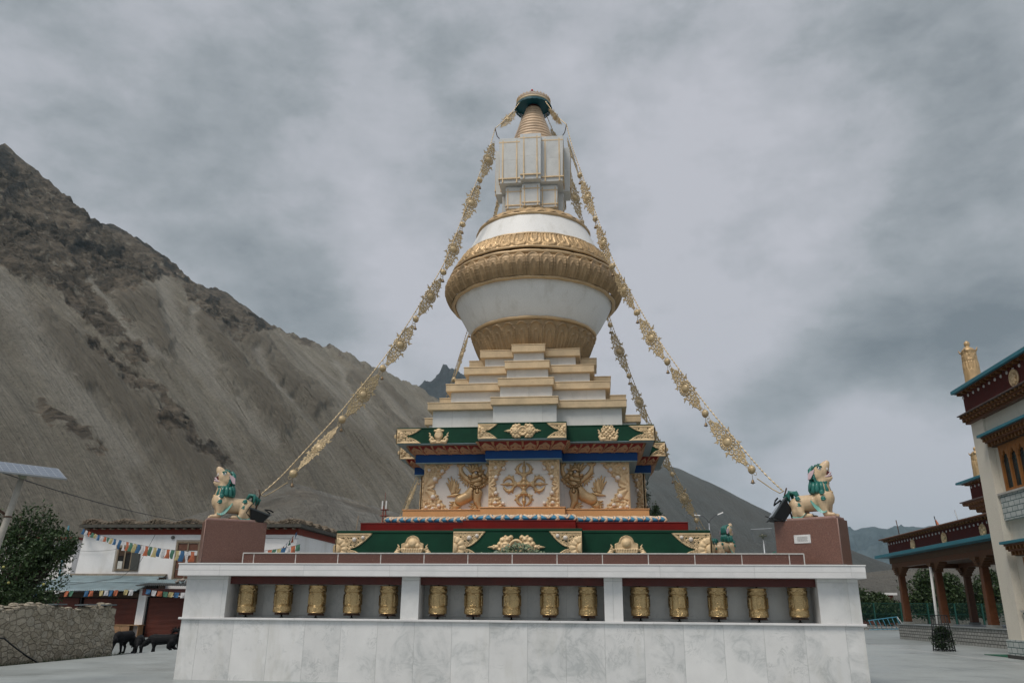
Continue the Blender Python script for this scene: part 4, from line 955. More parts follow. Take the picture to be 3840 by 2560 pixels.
def bowl_hf(kind):
    def hf(X, Z):
        U = np.abs(X); H = 0*X
        back = np.where(Z > .0, np.clip(.30-np.clip(Z-.02, 0, 1)*.02-.9*np.clip(Z-.10, 0, 1)+.35*np.clip(Z-.20, 0, 1), 0, 1), 0)
        edge = np.where((Z > .0) & (Z < .36), np.minimum(np.where(Z < .13, .295, np.where(Z < .17, .295-(Z-.13)*2.6, .19*np.sqrt(np.clip(1-((Z-.17)/.17)**2, 0, 1)))), .3), 0)
        ins = U < edge; H = np.where(ins, .03+.02*((edge-U) < .03), H)
        H = np.maximum(H, cap(X, Z, 0, .14, .12, amp=.8)*1.0+.02*(np.hypot(X, Z-.14) < .12))
        if kind: H = np.maximum(H, ringh(X, Z, 0, .22, .06, .014, 2)); H = np.maximum(H, ringh(X, Z, .02, .13, .03, .012, 3))
        else:
            for x in (-.13, 0, .13): H = np.maximum(H, cap(X, Z, x, .07, .07, amp=.9)+.015*(np.hypot(X-x, Z-.07) < .07))
        H = np.where(np.abs(Z+.005) < .014, np.where(U < .32, .075, H), H)
        bw = .30*np.sqrt(np.clip(1-((Z+.01)/-.19)**2, 0, 1)); bin_ = (Z < -.015) & (Z > -.20) & (U < bw); H = np.where(bin_, .05+.03*np.abs(np.cos(X*48))*np.clip((Z+.2)*9, 0, 1), H)
        H = np.where((Z < -.20) & (Z > -.27) & (U < .16), .05+.025*np.abs(np.cos(X*55)), H)
        H = np.maximum(H, chain_caps(U, Z, [(.28, -.24, .07), (.36, -.16, .065), (.44, -.11, .06), (.42, -.04, .03), (.36, -.05, .022)], .7)*(1))
        H = np.maximum(H, chain_caps(U, Z, [(.30, -.04, .02), (.40, .02, .022), (.37, .06, .02), (.41, .12, .006)])); H = np.maximum(H, cap(U, Z, .36, -.27, .08, .44, -.28, .06, .7))
        H = np.where((Z < -.27) & (U < .48), np.maximum(H, .03), H)
        return np.where(H > 0, np.minimum(H+.008, .12), 0)
    return hf
emblem('offering_bowl', bowl_hf(0), -2.87, -4.970, 3.09, .53, .40); emblem('offering_bowl', bowl_hf(1), 2.82, -4.970, 3.09, .53, .40)

# ---- dado panels: foliage borders with pearls, double vajra, snow lions
DY0, DH = 4.305, 1.40
def foliage(X, Z, seed, sp=.105):
    i = np.floor(X/sp); j = np.floor(Z/sp); best = np.full(X.shape, 9.0); tab = np.random.RandomState(seed).rand(64, 64, 3)
    for di in (-1, 0, 1):
        for dj in (-1, 0, 1):
            ii = (i+di).astype(int); jj = (j+dj).astype(int); q = tab[ii % 64, jj % 64]; a = q[..., 2]*6.28
            dx = X/sp-(ii+.5+.6*(q[..., 0]-.5)); dz = Z/sp-(jj+.5+.6*(q[..., 1]-.5)); u = dx*np.cos(a)+dz*np.sin(a); v = -dx*np.sin(a)+dz*np.cos(a)
            best = np.minimum(best, np.hypot(u, v*1.7)/.75)
    return .035+.045*np.sqrt(np.clip(1-best**2, 0, 1))
def border(mapf, wtop, wmid, seed, pearls, pw=1.35, rosette=True):
    def hf(X, Z):
        v = (Z-DH*.48)/(DH*.52); xe = wmid+(wtop-wmid)*np.abs(v)**pw; xe = xe+.022*np.sin(Z*46)+.014*np.sin(Z*83+1)
        H = foliage(X, Z, seed)
        d = np.hypot(X-.01, Z-DH*.47); an = np.arctan2(Z-DH*.47, X); H = np.where(d < wmid*1.25, .05+.04*np.abs(np.cos(an*4.5)), H); H = np.where(d < wmid*.42, .08, H)
        H = np.where((xe-X < .022), .03, H); H = np.where(X < .018, .05, H)
        return np.where((X < xe) & (Z > .0), H, 0)
    relief('foliage_border', hf, 0, wtop+.06, 0, DH, .0125, mapf, gold_border, stupa)
    for px, pz, pr in pearls:
        c_ = mapf(np.array(px), np.array(pz), np.array(.075)); b = MB(); b.sphere(tuple(float(t) for t in c_), pr, 14, 9); b.build('pearl', PEARL, stupa)
gold_border = gold_mat('gold_border', (.58, .42, .24), .5, .1)
for sg in (-1, 1):
    e = lambda X, Z, H, sg=sg: (sg*(1.029-X), -3.552-H, DY0+Z)
    border(e, .56, .20, 5+sg, [(.20, 1.17, .055), (.44, 1.15, .055), (.22, .90, .06), (.22, .44, .06), (.20, .16, .055), (.44, .15, .055)], 1.5)
    e = lambda X, Z, H, sg=sg: (sg*(3.051-X), -3.051-H, DY0+Z)
    border(e, .84, .30, 25+sg, [(.15, 1.20, .05), (.55, 1.17, .06), (.34, .93, .075), (.30, .40, .078), (.10, .10, .05), (.48, .15, .06), (.30, .07, .05)], 1.25)
    # side bays
    e = lambda X, Z, H, sg=sg: (sg*(3.552-X), -1.029-H, DY0+Z)
    border(e, .36, .18, 45+sg, [(.20, 1.17, .055), (.19, .85, .055), (.20, .20, .06)], 1.5)
    for s2 in (-1, 1):
        e = lambda X, Z, H, sg=sg, s2=s2: (sg*(3.552+H), s2*(1.029-X), DY0+Z)
        border(e, .5, .2, 65+sg+3*s2, [(.2, 1.17, .055), (.22, .90, .06), (.22, .44, .06)], 1.5)
def vajra_hf(X, Z):
    H = 0*X; d = np.hypot(X, Z); H = np.maximum(H, cap(X, Z, 0, 0, .085, amp=.9)+.02*(d < .085)); H = np.maximum(H, ringh(X, Z, 0, 0, .115, .028, 1.6)); 
    for a, b_ in ((X, Z), (-X, Z), (Z, X), (-Z, X)):
        u, v = a, np.abs(b_); w_ = lambda p: chain_caps(u, v, p)
        H = np.maximum(H, w_([(.13, 0, .075), (.22, 0, .05)])); H = np.maximum(H, np.where((u > .20) & (u < .30) & (v < .05+(u-.2)*.75), .05+.02*np.abs(np.cos(np.arctan2(v, u)*40)), 0))
        H = np.maximum(H, w_([(.30, 0, .045), (.40, 0, .035), (.48, 0, .055), (.56, 0, .03), (.70, 0, .006)]))
        H = np.maximum(H, w_([(.30, .06, .035), (.33, .15, .045), (.41, .20, .045), (.50, .185, .04), (.57, .12, .032), (.60, .06, .016)])); H = np.maximum(H, w_([(.34, .2, .03), (.32, .25, .01)])); H = np.maximum(H, w_([(.42, .22, .035), (.45, .27, .012)]))
    return np.where(H > 0, np.minimum(H*1.2+.012, .14), 0)
emblem('double_vajra', vajra_hf, .0, -3.552, DY0+.70, .70, .69, GOLD)
def lion_hf(X, Z):
    """rearing snow lion, drawn back to front; each piece sits in a shallow groove cut into what lies behind it"""
    H = 0*X
    def part(pieces, k=.8, o=.03, gr=.020):
        nonlocal H; h = 0*X; h2 = 0*X
        for pts in pieces:
            h = np.maximum(h, chain_caps(X, Z, pts)); h2 = np.maximum(h2, chain_caps(X, Z, [(x, z, r+gr) for x, z, r in pts]))
        H = np.where((h2 > 0) & (h <= 0) & (H > 0), np.minimum(H*.35, .03), H); H = np.where(h > 0, h*k+o, H)
    def flame(root, tip, w_, bend=.03): return [(root[0], root[1], w_), ((root[0]+tip[0])/2+bend, (root[1]+tip[1])/2, w_*.85), (tip[0], tip[1], .006)]
    for tip in [(.68, .84), (1.12, .66), (.72, .98), (1.06, .82), (.82, 1.02), (1.0, .90), (.92, .95)]: part([flame((.90, .52), tip, .062)], .55)
    part([[(1.10, .47, .04), (.95, .46, .045), (.73, .43, .012)]])
    for tip in [(1.24, 1.33), (1.86, 1.06), (1.32, 1.40), (1.84, 1.22), (1.44, 1.425), (1.74, 1.36), (1.58, 1.43)]: part([flame((1.62, 1.08), tip, .085, .0)], .5)
    for tip in [(1.84, .72), (1.92, .76), (2.0, .86)]: part([flame((1.88, .95), tip, .05)], .5)
    part([[(1.76, .88, .10), (1.90, .98, .07), (1.97, 1.14, .062), (1.97, 1.28, .048)], [(1.90, 1.36, .04), (1.98, 1.30, .045)], [(2.0, 1.38, .03), (1.98, 1.30, .04)]], .95)
    for tip in [(.80, .27), (.79, .18), (.80, .10), (.82, .03)]: part([flame((1.0, .20), tip, .06)], .5)
    part([[(1.12, .30, .15), (1.00, .14, .10), (.98, .05, .065)], [(.98, .04, .05), (1.14, .03, .042)]], .9)
    part([[(1.12, .31, .155), (1.36, .42, .16), (1.58, .66, .175), (1.60, .82, .175)]], .95)
    for tip in [(1.40, .23), (1.38, .14), (1.42, .06), (1.50, .025)]: part([flame((1.62, .14), tip, .055)], .5)
    part([[(1.64, .52, .14), (1.62, .28, .10), (1.70, .10, .055)], [(1.70, .06, .045), (1.81, .04, .038)]], .95, .05)
    for tip in [(1.03, 1.08), (1.05, .98), (1.10, .90), (1.17, .82), (1.24, .74), (1.33, .70)]: part([flame((1.24, .98), tip, .055)], .5)
    part([[(1.46, .86, .10), (1.26, .98, .072), (1.12, 1.14, .066), (1.10, 1.28, .05)], [(1.02, 1.36, .038), (1.10, 1.30, .05)], [(1.12, 1.40, .034), (1.10, 1.30, .045)], [(1.20, 1.37, .034), (1.10, 1.29, .05)]], .95)
    part([[(1.62, 1.08, .155), (1.70, 1.04, .13)]], .9, .05)
    part([[(1.80, 1.0, .055), (1.90, .95, .018)]], 1.0, .09); part([[(1.70, .93, .075), (1.56, .875, .055), (1.47, .86, .035)]], 1.0, .07)
    part([[(1.56, 1.03, .10), (1.44, .98, .07)]], 1.0, .09); part([[(1.42, 1.01, .042), (1.385, 1.03, .03)]], 1.0, .15)
    part([[(1.49, 1.15, .028), (1.58, 1.19, .04), (1.68, 1.16, .026)]], 1.0, .17)
    m_ = cap(X, Z, 1.46, .925, .022, 1.60, .955, .030) > 0; H = np.where(m_, .035, H)
    for i in range(9):
        a = i/8; part([[(1.42+.42*a, .74-.075*math.sin(math.pi*a), .033)]]*1 if False else [[(1.42+.42*a, .74-.075*math.sin(math.pi*a), .033), (1.42+.42*a+.001, .74-.075*math.sin(math.pi*a), .033)]], 1.0, .15, .012)
    part([[(1.64, .63, .02), (1.64, .54, .045)]], 1.0, .15)
    return np.where(H > 0, np.minimum(H+.012, .26), 0)
for sg in (-1, 1):
    mp = lambda X, Z, H, sg=sg: (sg*(3.051-(X-.01)*1.0), -3.051-H*.85, DY0+Z)
    relief('lion_relief', lion_hf, .6, 2.02, 0, 1.43, .011, mp, GOLD, stupa)
    ex, ez = 3.051-1.585, DY0+1.10; b = MB(); b.sphere((sg*ex, -3.051-.165, ez), .042, 12, 8); b.build('eye', WHITEP, stupa)
    b = MB(); b.sphere((sg*ex, -3.051-.20, ez), .018, 8, 6); b.torus((sg*ex, -3.051-.185, ez), .036, .006, (0, 1, 0), 14, 5); b.build('pupil', BLACKM, stupa)
# panel joint lines of the dado
# ---- plants growing on the deck in front of the plinth
rng = random.Random(8); pt = thing('flowering_plants', 'low blue green plants growing on the deck below the central wheel emblem', 'plants', (.05, -6.2, 2.585))
LEAFB = leaf_mat('bluegreen_leaves', (.11, .155, .115), .35); b = MB()
for k in range(900):
    x = rng.gauss(.05, .42); 
    if abs(x-.05) > 1.0: continue
    hgt = (.26*math.exp(-((x-.12)/.5)**2)+.30)*rng.uniform(.3, 1.0); c_ = Vector((x, -6.2+rng.uniform(-.25, .25), 2.585+hgt)); r = rng.uniform(.02, .042)
    n_ = Vector((rng.uniform(-1, 1), rng.uniform(-1, .2), rng.uniform(.2, 1))).normalized(); u = n_.orthogonal().normalized(); v = n_.cross(u)
    b.add([c_+r*(math.cos(a)*u+math.sin(a)*v) for a in [i*math.pi/3 for i in range(6)]], [(0, 1, 2, 3, 4, 5)])
b.build('leaves', LEAFB, pt); b = MB()
for k in range(26):
    x = rng.uniform(-.6, .7); b.tube([(x*.8, -6.2, 2.585), (x, -6.2+rng.uniform(-.2, .2), 2.585+rng.uniform(.2, .4)*math.exp(-(x/.6)**2)+.1)], [.008, .004], 5)
b.build('stems', leaf_mat('stem_green', (.08, .10, .05)), pt)
# ================================================================ chain garlands from the canopy to the corner pedestals
CH = [(1.33, 18.58), (1.55, 17.40), (1.80, 16.38), (2.29, 14.39), (2.75, 12.54), (3.34, 10.88), (4.05, 9.08), (5.05, 6.98), (5.79, 5.62), (6.22, 4.85), (6.57, 4.33)]
def curve_pts(pts, step):
    P = [Vector((p[0], 0, p[1])) for p in pts]; out = []
    for i in range(len(P)-1):
        p0, p1, p2, p3 = P[max(i-1, 0)], P[i], P[i+1], P[min(i+2, len(P)-1)]; n = max(1, int((p2-p1).length/step))
        for k in range(n):
            t = k/n; out.append(.5*((2*p1)+(p2-p0)*t+(2*p0-5*p1+4*p2-p3)*t*t+(3*p1-p0-3*p2+p3)*t**3))
    return out+[P[-1]]
def pendant_mesh():
    """gilt flower with scrolls and leaves above and below; local x = along the chain, z = across, y = front"""
    fl = MB(); sides = []; front = Vector((0, -1, 0))
    def disc(mb, x, z, r, h, y=0, n=16):
        i0 = len(mb.v); mb.lathe([(r, -.01), (r, .012), (r*.75, h*.7), (r*.35, h), (.004, h*1.02)], n); M_ = Matrix.Translation((x, y, z)) @ Matrix.Rotation(math.pi/2, 4, 'X'); mb.xf(M_, i0)
    disc(fl, 0, 0, .125, .07)
    fl.torus((0, -.02, 0), .135, .022, front, 22, 6)
    rng = random.Random(3)
    for k in range(30): a, q = rng.uniform(0, 6.28), rng.uniform(.02, .10); fl.sphere((q*math.cos(a), -.075+.05*q/.1, q*math.sin(a)), .014, 6, 4)
    for k in range(14):
        a = 2*math.pi*k/14; fl.sphere((.185*math.cos(a), -.012, .185*math.sin(a)), .038, 8, 6, sc=(1, .6, 1))
    for k in range(14):
        a = 2*math.pi*(k+.5)/14; fl.sphere((.215*math.cos(a), .0, .215*math.sin(a)), .022, 6, 4, sc=(1, .5, 1))
    def ring(x, z, r, t=.026): sides[-1].torus((x, 0, z), r, t, front, 14, 5, flat=.5)
    def leaf(x, z, a, l=.17):
        d = Vector((math.cos(a), 0, math.sin(a))); s = Vector((-math.sin(a), 0, math.cos(a))); o = Vector((x, 0, z)); th = .010
        sc = sides[-1]; out = [o, o+d*l*.30+s*l*.42, o+d*l*.42+s*l*.16, o+d*l, o+d*l*.42-s*l*.16, o+d*l*.30-s*l*.42]
        sc.loft([[p+Vector((0, -th, 0)) for p in out], [p+Vector((0, th, 0)) for p in out]])
    for s in (-1, 1):
        sc = MB(); sides.append(sc)
        for (x, z, r) in [(.275, .085, .070), (.275, -.08, .072), (.375, 0, .062), (.475, .072, .055), (.475, -.066, .058), (.555, .0, .05), (.60, .075, .036), (.60, -.07, .036), (.68, .0, .060), (.77, .0, .038)]: ring(s*x, z, r); sc.sphere((s*x, -.005, z), r*.42, 7, 4, sc=(1, .35, 1))
        for (x, z, a) in [(.20, .17, 1.0), (.19, -.17, -1.0), (.37, .12, .95), (.39, -.12, -.95), (.53, .09, 1.2), (.54, -.09, -1.2)]: leaf(s*x, z, a if s > 0 else math.pi-a, .15 if x < .3 else .11)
        sc.tube([(s*.25, .004, .17), (s*.38, .004, .12), (s*.52, .004, .10), (s*.66, .004, .06)], .010, 5); sc.tube([(s*.25, .004, -.16), (s*.38, .004, -.12), (s*.52, .004, -.10), (s*.66, .004, -.06)], .010, 5)
        sc.torus((s*.855, 0, 0), .05, .008, front, 12, 4)
    return fl, sides
flm, (sca, scb) = pendant_mesh()
def bell_mb():
    b = MB(); b.tube([(0, 0, 0), (0, 0, -.17)], .006, 5); b.lathe([(.012, -.16), (.03, -.18), (.036, -.22), (.058, -.25), (.055, -.255)], 12); b.sphere((0, 0, -.27), .014, 6, 4); return b
def bead_mb():
    b = MB(); b.sphere((0, 0, 0), .105, 14, 9, sc=(1, .8, 1)); b.torus((0, -.01, 0), .104, .012, (0, 1, 0), 16, 5); b.tube([(-.05, -.085, .02), (0, -.092, .03), (.05, -.085, 0), (.02, -.092, -.04)], .010, 5)
    b.torus((.145, 0, 0), .045, .008, (0, 1, 0), 10, 4); b.torus((-.145, 0, 0), .045, .008, (0, 1, 0), 10, 4); return b
SHARED = {}
def shared(name, mb, mat, parent, M_):
    key = (name, id(mb) if name == 'scrolls' else 0)
    if key not in SHARED: SHARED[key] = mb.build(name, mat, None, local=True); o = SHARED[key]
    else: o = SHARED[key].copy(); C.objects.link(o)
    o.parent = parent; o.matrix_basis = wmat(parent).inverted() @ M_; WM[o] = M_; return o
BELL = gold_mat('bell_bronze', (.20, .14, .08), .45, .5)
def garland(sx, sy, label, rolls, seed):
    g = thing('chain_garland', label, 'garland', (sx*6.57, sy*6.57, 4.33), 0, 'gilded chain garlands from the canopy to the corners')
    q = math.sqrt(2)
    def W_(p): return Vector((sx*p.x, sy*p.x, p.z))
    pts = [W_(p) for p in curve_pts(CH, .055)]
    b = MB(); b.tube(pts, [.024 if k % 2 else .008 for k in range(len(pts))], 5, smooth=False); b.build('chain', GARL, g)
    top = [Vector((sx*.46, sy*.46, 20.36)), Vector((sx*.80, sy*.80, 19.55)), Vector((sx*1.33, sy*1.33, 18.58))]
    tp = [top[0].lerp(top[2], t)+Vector((0, 0, -.10*math.sin(math.pi*t))) for t in np.linspace(0, 1, 40)]
    b = MB(); b.tube(tp, [.022 if k % 2 else .008 for k in range(len(tp))], 5, smooth=False); b.build('chain', GARL, g)
    # arc length table
    S = [0]
    for a, c_ in zip(pts[:-1], pts[1:]): S.append(S[-1]+(c_-a).length)
    def at(s):
        k = int(np.searchsorted(S, s)); k = min(max(k, 1), len(S)-1); t = (s-S[k-1])/(S[k]-S[k-1]); p = pts[k-1].lerp(pts[k], t); return p, (pts[min(k+3, len(pts)-1)]-pts[max(k-3, 0)]).normalized()
    tot = S[-1]; out = Vector((sx, -sy, 0)).normalized()           # sideways of the chain's plane
    rng = random.Random(seed); nU = 7; start, end = .12, tot-1.25; step = (end-start)/nU
    if out.y > 0: out = -out
    def frame(p, t, roll):
        n = (t.cross(out)).normalized(); y = -out                    # local y points away from the viewer's side
        M_ = Matrix((t, y, t.cross(y))).transposed().to_4x4(); M_.translation = p
        return M_ @ Matrix.Rotation(roll, 4, 'X')
    for k in range(nU):
        s = start+step*(k+.5); p, t = at(s); p = p+Vector((0, 0, -.34)); M_ = frame(p, t, rolls[k])
        sc = min(1.0, step/2.15)
        shared('flower', flm, GARL, g, M_ @ Matrix.Scale(sc*1.04, 4)); [shared('scrolls', q_, GARL, g, M_ @ Matrix.Scale(sc*1.04, 4)) for q_ in (sca, scb)]
        s = start+step*(k+1); p, t = at(s); p = p+Vector((0, 0, -.30)); shared('bead', bead_mb(), GARL, g, frame(p, t, rng.uniform(-.4, .4)))
        shared('bell', bell_mb(), BELL, g, Matrix.Translation(p+Vector((0, 0, -.09)))); 
        ln = MB(); ln.tube([p, p+Vector((0, 0, .30))], .007, 4)
        ln.build('link', GARL, g); ln = MB()
        if k == 6: ln.tube([W_(Vector((x, 0, z))) for x, z in [(6.20-.12, 4.72), (6.36, 4.42), (6.5, 4.30), (6.56, 4.33)]], .014, 5); ln.build('end_chain', GARL, g)
    p = (top[0]+top[2])/2+Vector((0, 0, -.22)); t = (top[2]-top[0]).normalized(); M_ = frame(p, t, .5)
    shared('flower', flm, GARL, g, M_ @ Matrix.Scale(.72, 4)); [shared('scrolls', q_, GARL, g, M_ @ Matrix.Scale(.72, 4)) for q_ in (sca, scb)]
garland(-1, -1, 'gilded chain garland reaching down to the floodlight on the left front pedestal', [.0, .25, .1, -.1, .15, .05, 1.25], 1)
garland(1, -1, 'gilded chain garland reaching down to the hook on the right front pedestal', [1.1, .1, .2, .3, .0, .1, -.1], 2)
garland(1, 1, 'gilded chain garland behind the stupa on the right, partly hidden by its tiers', [.2, .3, .0, .4, .2, .6, .3], 3)
garland(-1, 1, 'gilded chain garland behind the stupa on the left, mostly hidden by its tiers', [.3, .2, .5, .3, .6, .4, .3], 4)

# ================================================================ guardian lions on the pedestals
LBODY = gold_mat('lion_cream', (.60, .445, .28), .38, 0, .10); LGREEN = simple('lion_green', (.024, .145, .122), .3, var=.3, scale=6, bump=.004); LPALE = simple('lion_pale_green', (.13, .34, .30), .35, var=.2, scale=5)
LPINK = simple('lion_pink', (.50, .37, .40), .4); LMOUTH = simple('mouth_red', (.10, .012, .01), .4); LWHITE = simple('lion_white', (.68, .66, .64), .4, var=.05)
def guardian_lion():
    t = thing('lion_statue', 'x', 'lion statue', (0, 0, 0), 0, 'painted guardian lions on the corner pedestals')
    # x forward, y to the lion's left, z up; base at z=0
    caps = []
    for s in (-1, 1):
        caps += [(.24, s*.11, .40, .17, .27, s*.14, .16, .085), (.27, s*.14, .16, .085, .30, s*.14, .07, .07), (.28, s*.14, .055, .055, .46, s*.15, .045, .05),
                 (-.36, s*.10, .30, .17, -.28, s*.17, .14, .10), (-.28, s*.17, .10, .09, -.22, s*.18, .06, .06), (-.25, s*.18, .05, .055, -.04, s*.19, .045, .05), (-.38, s*.14, .16, .12, -.40, s*.14, .07, .09)]
    caps += [(.25, 0, .44, .235, .18, 0, .37, .22), (.18, 0, .36, .21, -.30, 0, .345, .20), (-.30, 0, .345, .205, -.41, 0, .31, .19), (.24, 0, .55, .19, .22, 0, .86, .15),
             (.18, 0, .98, .185, .23, 0, 1.05, .18), (.27, 0, 1.08, .145, .36, 0, 1.20, .10), (.36, 0, 1.20, .098, .395, 0, 1.25, .07),          # skull, snout pointing up
             (.24, 0, .93, .13, .40, 0, .875, .07), (.40, 0, .875, .065, .455, 0, .90, .045)]                                                                # lower jaw
    body = blob('body', caps, LBODY, t, .019, None, 5)
    b = MB(); b.sphere((.385, 0, 1.262), .055, 10, 7, sc=(1, 1.2, .9)); b.sphere((.375, .055, 1.225), .035, 8, 6); b.sphere((.375, -.055, 1.225), .035, 8, 6); b.build('nose', LPINK, t)
    b = MB(); b.tube([(.27, 0, .985), (.37, 0, 1.015), (.415, 0, 1.06)], [.085, .07, .035], 10); b.build('mouth', LMOUTH, t)
    b = MB()
    for s in (-1, 1):
        b.tube([(.29, s*.075, .95), (.37, s*.07, .925), (.45, s*.045, .945), (.47, 0, .955)], .020, 6); b.tube([(.30, s*.09, 1.0), (.345, s*.085, 1.09), (.40, s*.06, 1.14), (.425, 0, 1.165)], .020, 6)
    b.tube([(.36, 0, .955), (.43, 0, .985), (.475, 0, 1.03)], [.035, .03, .012], 7); b.build('lips', LPINK, t)
    for s in (-1, 1):
        for p, q, r in [((.43, s*.05, .94), (.44, s*.05, 1.0), .018), ((.405, s*.055, 1.13), (.425, s*.055, 1.06), .018), ((.39, s*.07, 1.12), (.40, s*.07, 1.07), .014), ((.40, s*.06, .935), (.405, s*.06, .975), .013)]:
            b = MB(); b.tube([p, q], [r, .004], 6); b.build('tooth', LWHITE, t)
    for s in (-1, 1):
        b = MB(); b.sphere((.265, s*.142, 1.115), .046, 10, 7); b.build('eye', LWHITE, t)
        b = MB(); b.sphere((.285, s*.176, 1.125), .024, 8, 6); b.tube([(.32, s*.135, 1.155), (.27, s*.165, 1.175), (.21, s*.17, 1.15)], .018, 5); b.build('pupil', LGREEN, t)
        b = MB(); i0 = len(b.v)
        out = [(0, 0), (.09, .05), (.06, -.06), (-.01, -.19), (-.07, -.20), (-.06, -.05)]
        b.loft([[(x, -.012, z) for x, z in out], [(x, .012, z) for x, z in out]]); b.xf(Matrix.Translation((.06, s*.165, 1.06)) @ Matrix.Rotation(s*.25, 4, 'X'), i0); b.build('ear', LPINK, t)
    # mane: curls round the face, a fringe of locks down the neck
    b = MB()
    for s in (-1, 1):
        for (x, y, z) in [(.13, .155, 1.02), (.12, .165, .96), (.12, .165, .90), (.14, .16, .84), (.19, .15, .80), (.25, .145, .785), (.31, .12, .785), (.35, .08, .79)]:
            b.torus((x, s*y, z), .022, .017, (0.2, s, 0), 10, 5); b.sphere((x, s*y, z), .012, 6, 4)
        for k in range(6):
            a = R(28+k*31); x, y = .17+.155*math.cos(a), s*.155*math.sin(a)
            if k < 5: b.tube([(x, y, .80), (.17+(x-.17)*1.12, y*1.12, .70), (.16+(x-.16)*1.28, y*1.28, .585), (.16+(x-.16)*1.34, y*1.34, .545)], [.05, .055, .062, .035], 7)
        for (x, y, z) in [(.22, .06, 1.21), (.16, .08, 1.19), (.10, .09, 1.15), (.06, .10, 1.09), (.27, .03, 1.215)]: b.sphere((x, s*y, z), .040, 8, 6)
        b.tube([(.05, s*.11, 1.12), (.02, s*.12, 1.0), (.03, s*.13, .86)], [.04, .055, .05], 7)
    for k in range(4):
        y = -.09+.06*k; b.tube([(.10, y, 1.19), (.02, y*1.1, 1.10), (.015, y*1.2, .95), (.02, y*1.2, .85)], [.035, .05, .05, .045], 7); b.tube([(.03, y*1.2, .86), (.0, y*1.4, .72), (-.03, y*1.6, .60)], [.045, .055, .03], 7)
    b.build('mane', LGREEN, t)
    # tail of separate locks, curving up and over
    b = MB()
    for k, (y, l) in enumerate([(-.10, .9), (-.05, 1.05), (0, 1.15), (.05, 1.05), (.10, .9)]):
        b.tube([(-.33, y*.3, .46), (-.42, y*.7, .60+.01*k), (-.53, y, .63), (-.60*l-.0, y*1.2, .53), (-.575*l, y*1.3, .40)], [.03, .042, .046, .04, .010], 7)
    b.build('tail', LGREEN, t)
    # swirls on flank and shoulder, fins behind the legs
    b = MB()
    for s in (-1, 1):
        for (x, z, q) in [(-.30, .45, .03), (-.30, .30, .03), (.28, .55, .035), (.30, .41, .035), (-.52, .27, .0)]:
            y = s*(.225 if x < 0 else .255); y = y if q else s*.12
            b.sphere((x, y, z), .058, 10, 6, sc=(1, .5, 1)); b.tube([(x-.03, y*1.05, z-.02), (x+.02, y*1.06, z-.035), (x+.08, y*1.02, z-.01)], [.028, .022, .006], 5) if q else None
    b.build('swirls', LGREEN, t)
    for s in (-1, 1):
        def fin(p0, p1, w_, th=.012):
            b = MB(); n = 9; rows = []
            for i in range(n):
                f = i/(n-1); c_ = Vector(p0).lerp(Vector(p1), f); wd = w_*math.sin(math.pi*min(1, f*.9+.06))**.7; c_.z -= .05*math.sin(math.pi*f)
                rows.append((c_, wd))
            for i in range(n-1):
                (a, wa), (c_, wc) = rows[i], rows[i+1]
                ring = lambda c0, wd: [c0+Vector((0, s*th, 0)), c0+Vector((0, s*(th+.05), -wd)), c0+Vector((0, s*(.05), -wd)), c0+Vector((0, -s*th, 0))]
                b.loft([ring(a, wa), ring(c_, wc)])
            b.build('fin', LPALE, t)
        fin((.0, s*.20, .40), (.34, s*.17, .14), .11); fin((-.46, s*.19, .05), (-.12, s*.20, .13), .07)
    b = MB(); b.torus((.245, 0, .66), .165, .017, (.35, 0, 1), 22, 6); b.sphere((.42, 0, .56), .045, 8, 6); b.sphere((.40, .06, .59), .028, 7, 5); b.sphere((.40, -.06, .59), .028, 7, 5); b.build('collar', GOLD, t)
    return t
lion0 = guardian_lion()
for i, (k, lab) in enumerate([(0, 'painted lion statue with open jaws facing left on the left red granite pedestal'), (1, 'painted lion statue with open jaws facing right on the right granite pedestal'), (2, 'painted lion statue half hidden behind the green corner of the stupa plinth')]):
    A, d, n, sx, sy = PED[k]; c_ = A+d*.58+n*.325; f = -d
    o = lion0 if i == 0 else dup(lion0)
    o.location = (c_.x, c_.y, 3.655); o.rotation_euler = (0, 0, math.atan2(f.y, f.x)); o['label'] = lab; o.scale = (1.0, 1.0, 1.0)
# ---- floodlights lying at the inner end of the pedestals
def floodlight(name, label, loc, M_):
    t = thing(name, label, 'floodlight', loc, 0, 'black floodlights on the front pedestals'); i0 = 0
    b = MB(); b.loft([[(-.13, -.09, 0), (.13, -.09, 0), (.13, .09, 0), (-.13, .09, 0)], [(-.21, -.16, .20), (.21, -.16, .20), (.21, .16, .20), (-.21, .16, .20)]]); b.xf(M_); b.build('housing', BLACKM, t, .008)
    b = MB(); b.box(-.23, -.18, .20, .23, .18, .225); b.xf(M_); b.build('rim', simple('grey_rim_'+label[:3]+label[-4:], (.05, .06, .065), .4, .3), t, .006)
    b = MB(); b.box(-.19, -.14, .226, .19, .14, .23); b.xf(M_); b.build('lens', GLASS, t)
    b = MB(); b.tube([(-.16, -.17, .05), (-.24, -.24, .10), (-.24, -.1, .22), (-.22, 0, .30)], .010, 6); b.xf(M_); b.build('wire', BLACKM, t)
    b = MB(); b.tube([(.20, .0, .24), (.06, .05, .28), (.16, .08, .30), (.24, .10, .29)], .016, 6); b.xf(M_); b.build('bracket', BLACKM, t); return t
floodlight('floodlight', 'black floodlight tipped on its back beside the left lion, under the chain hook', (-6.50, -6.80, 3.60), Matrix.Translation((-6.53, -6.74, 3.64)) @ Matrix.Rotation(R(20), 4, 'Y') @ Matrix.Rotation(R(20), 4, 'Z') @ Matrix.Scale(1.2, 4))
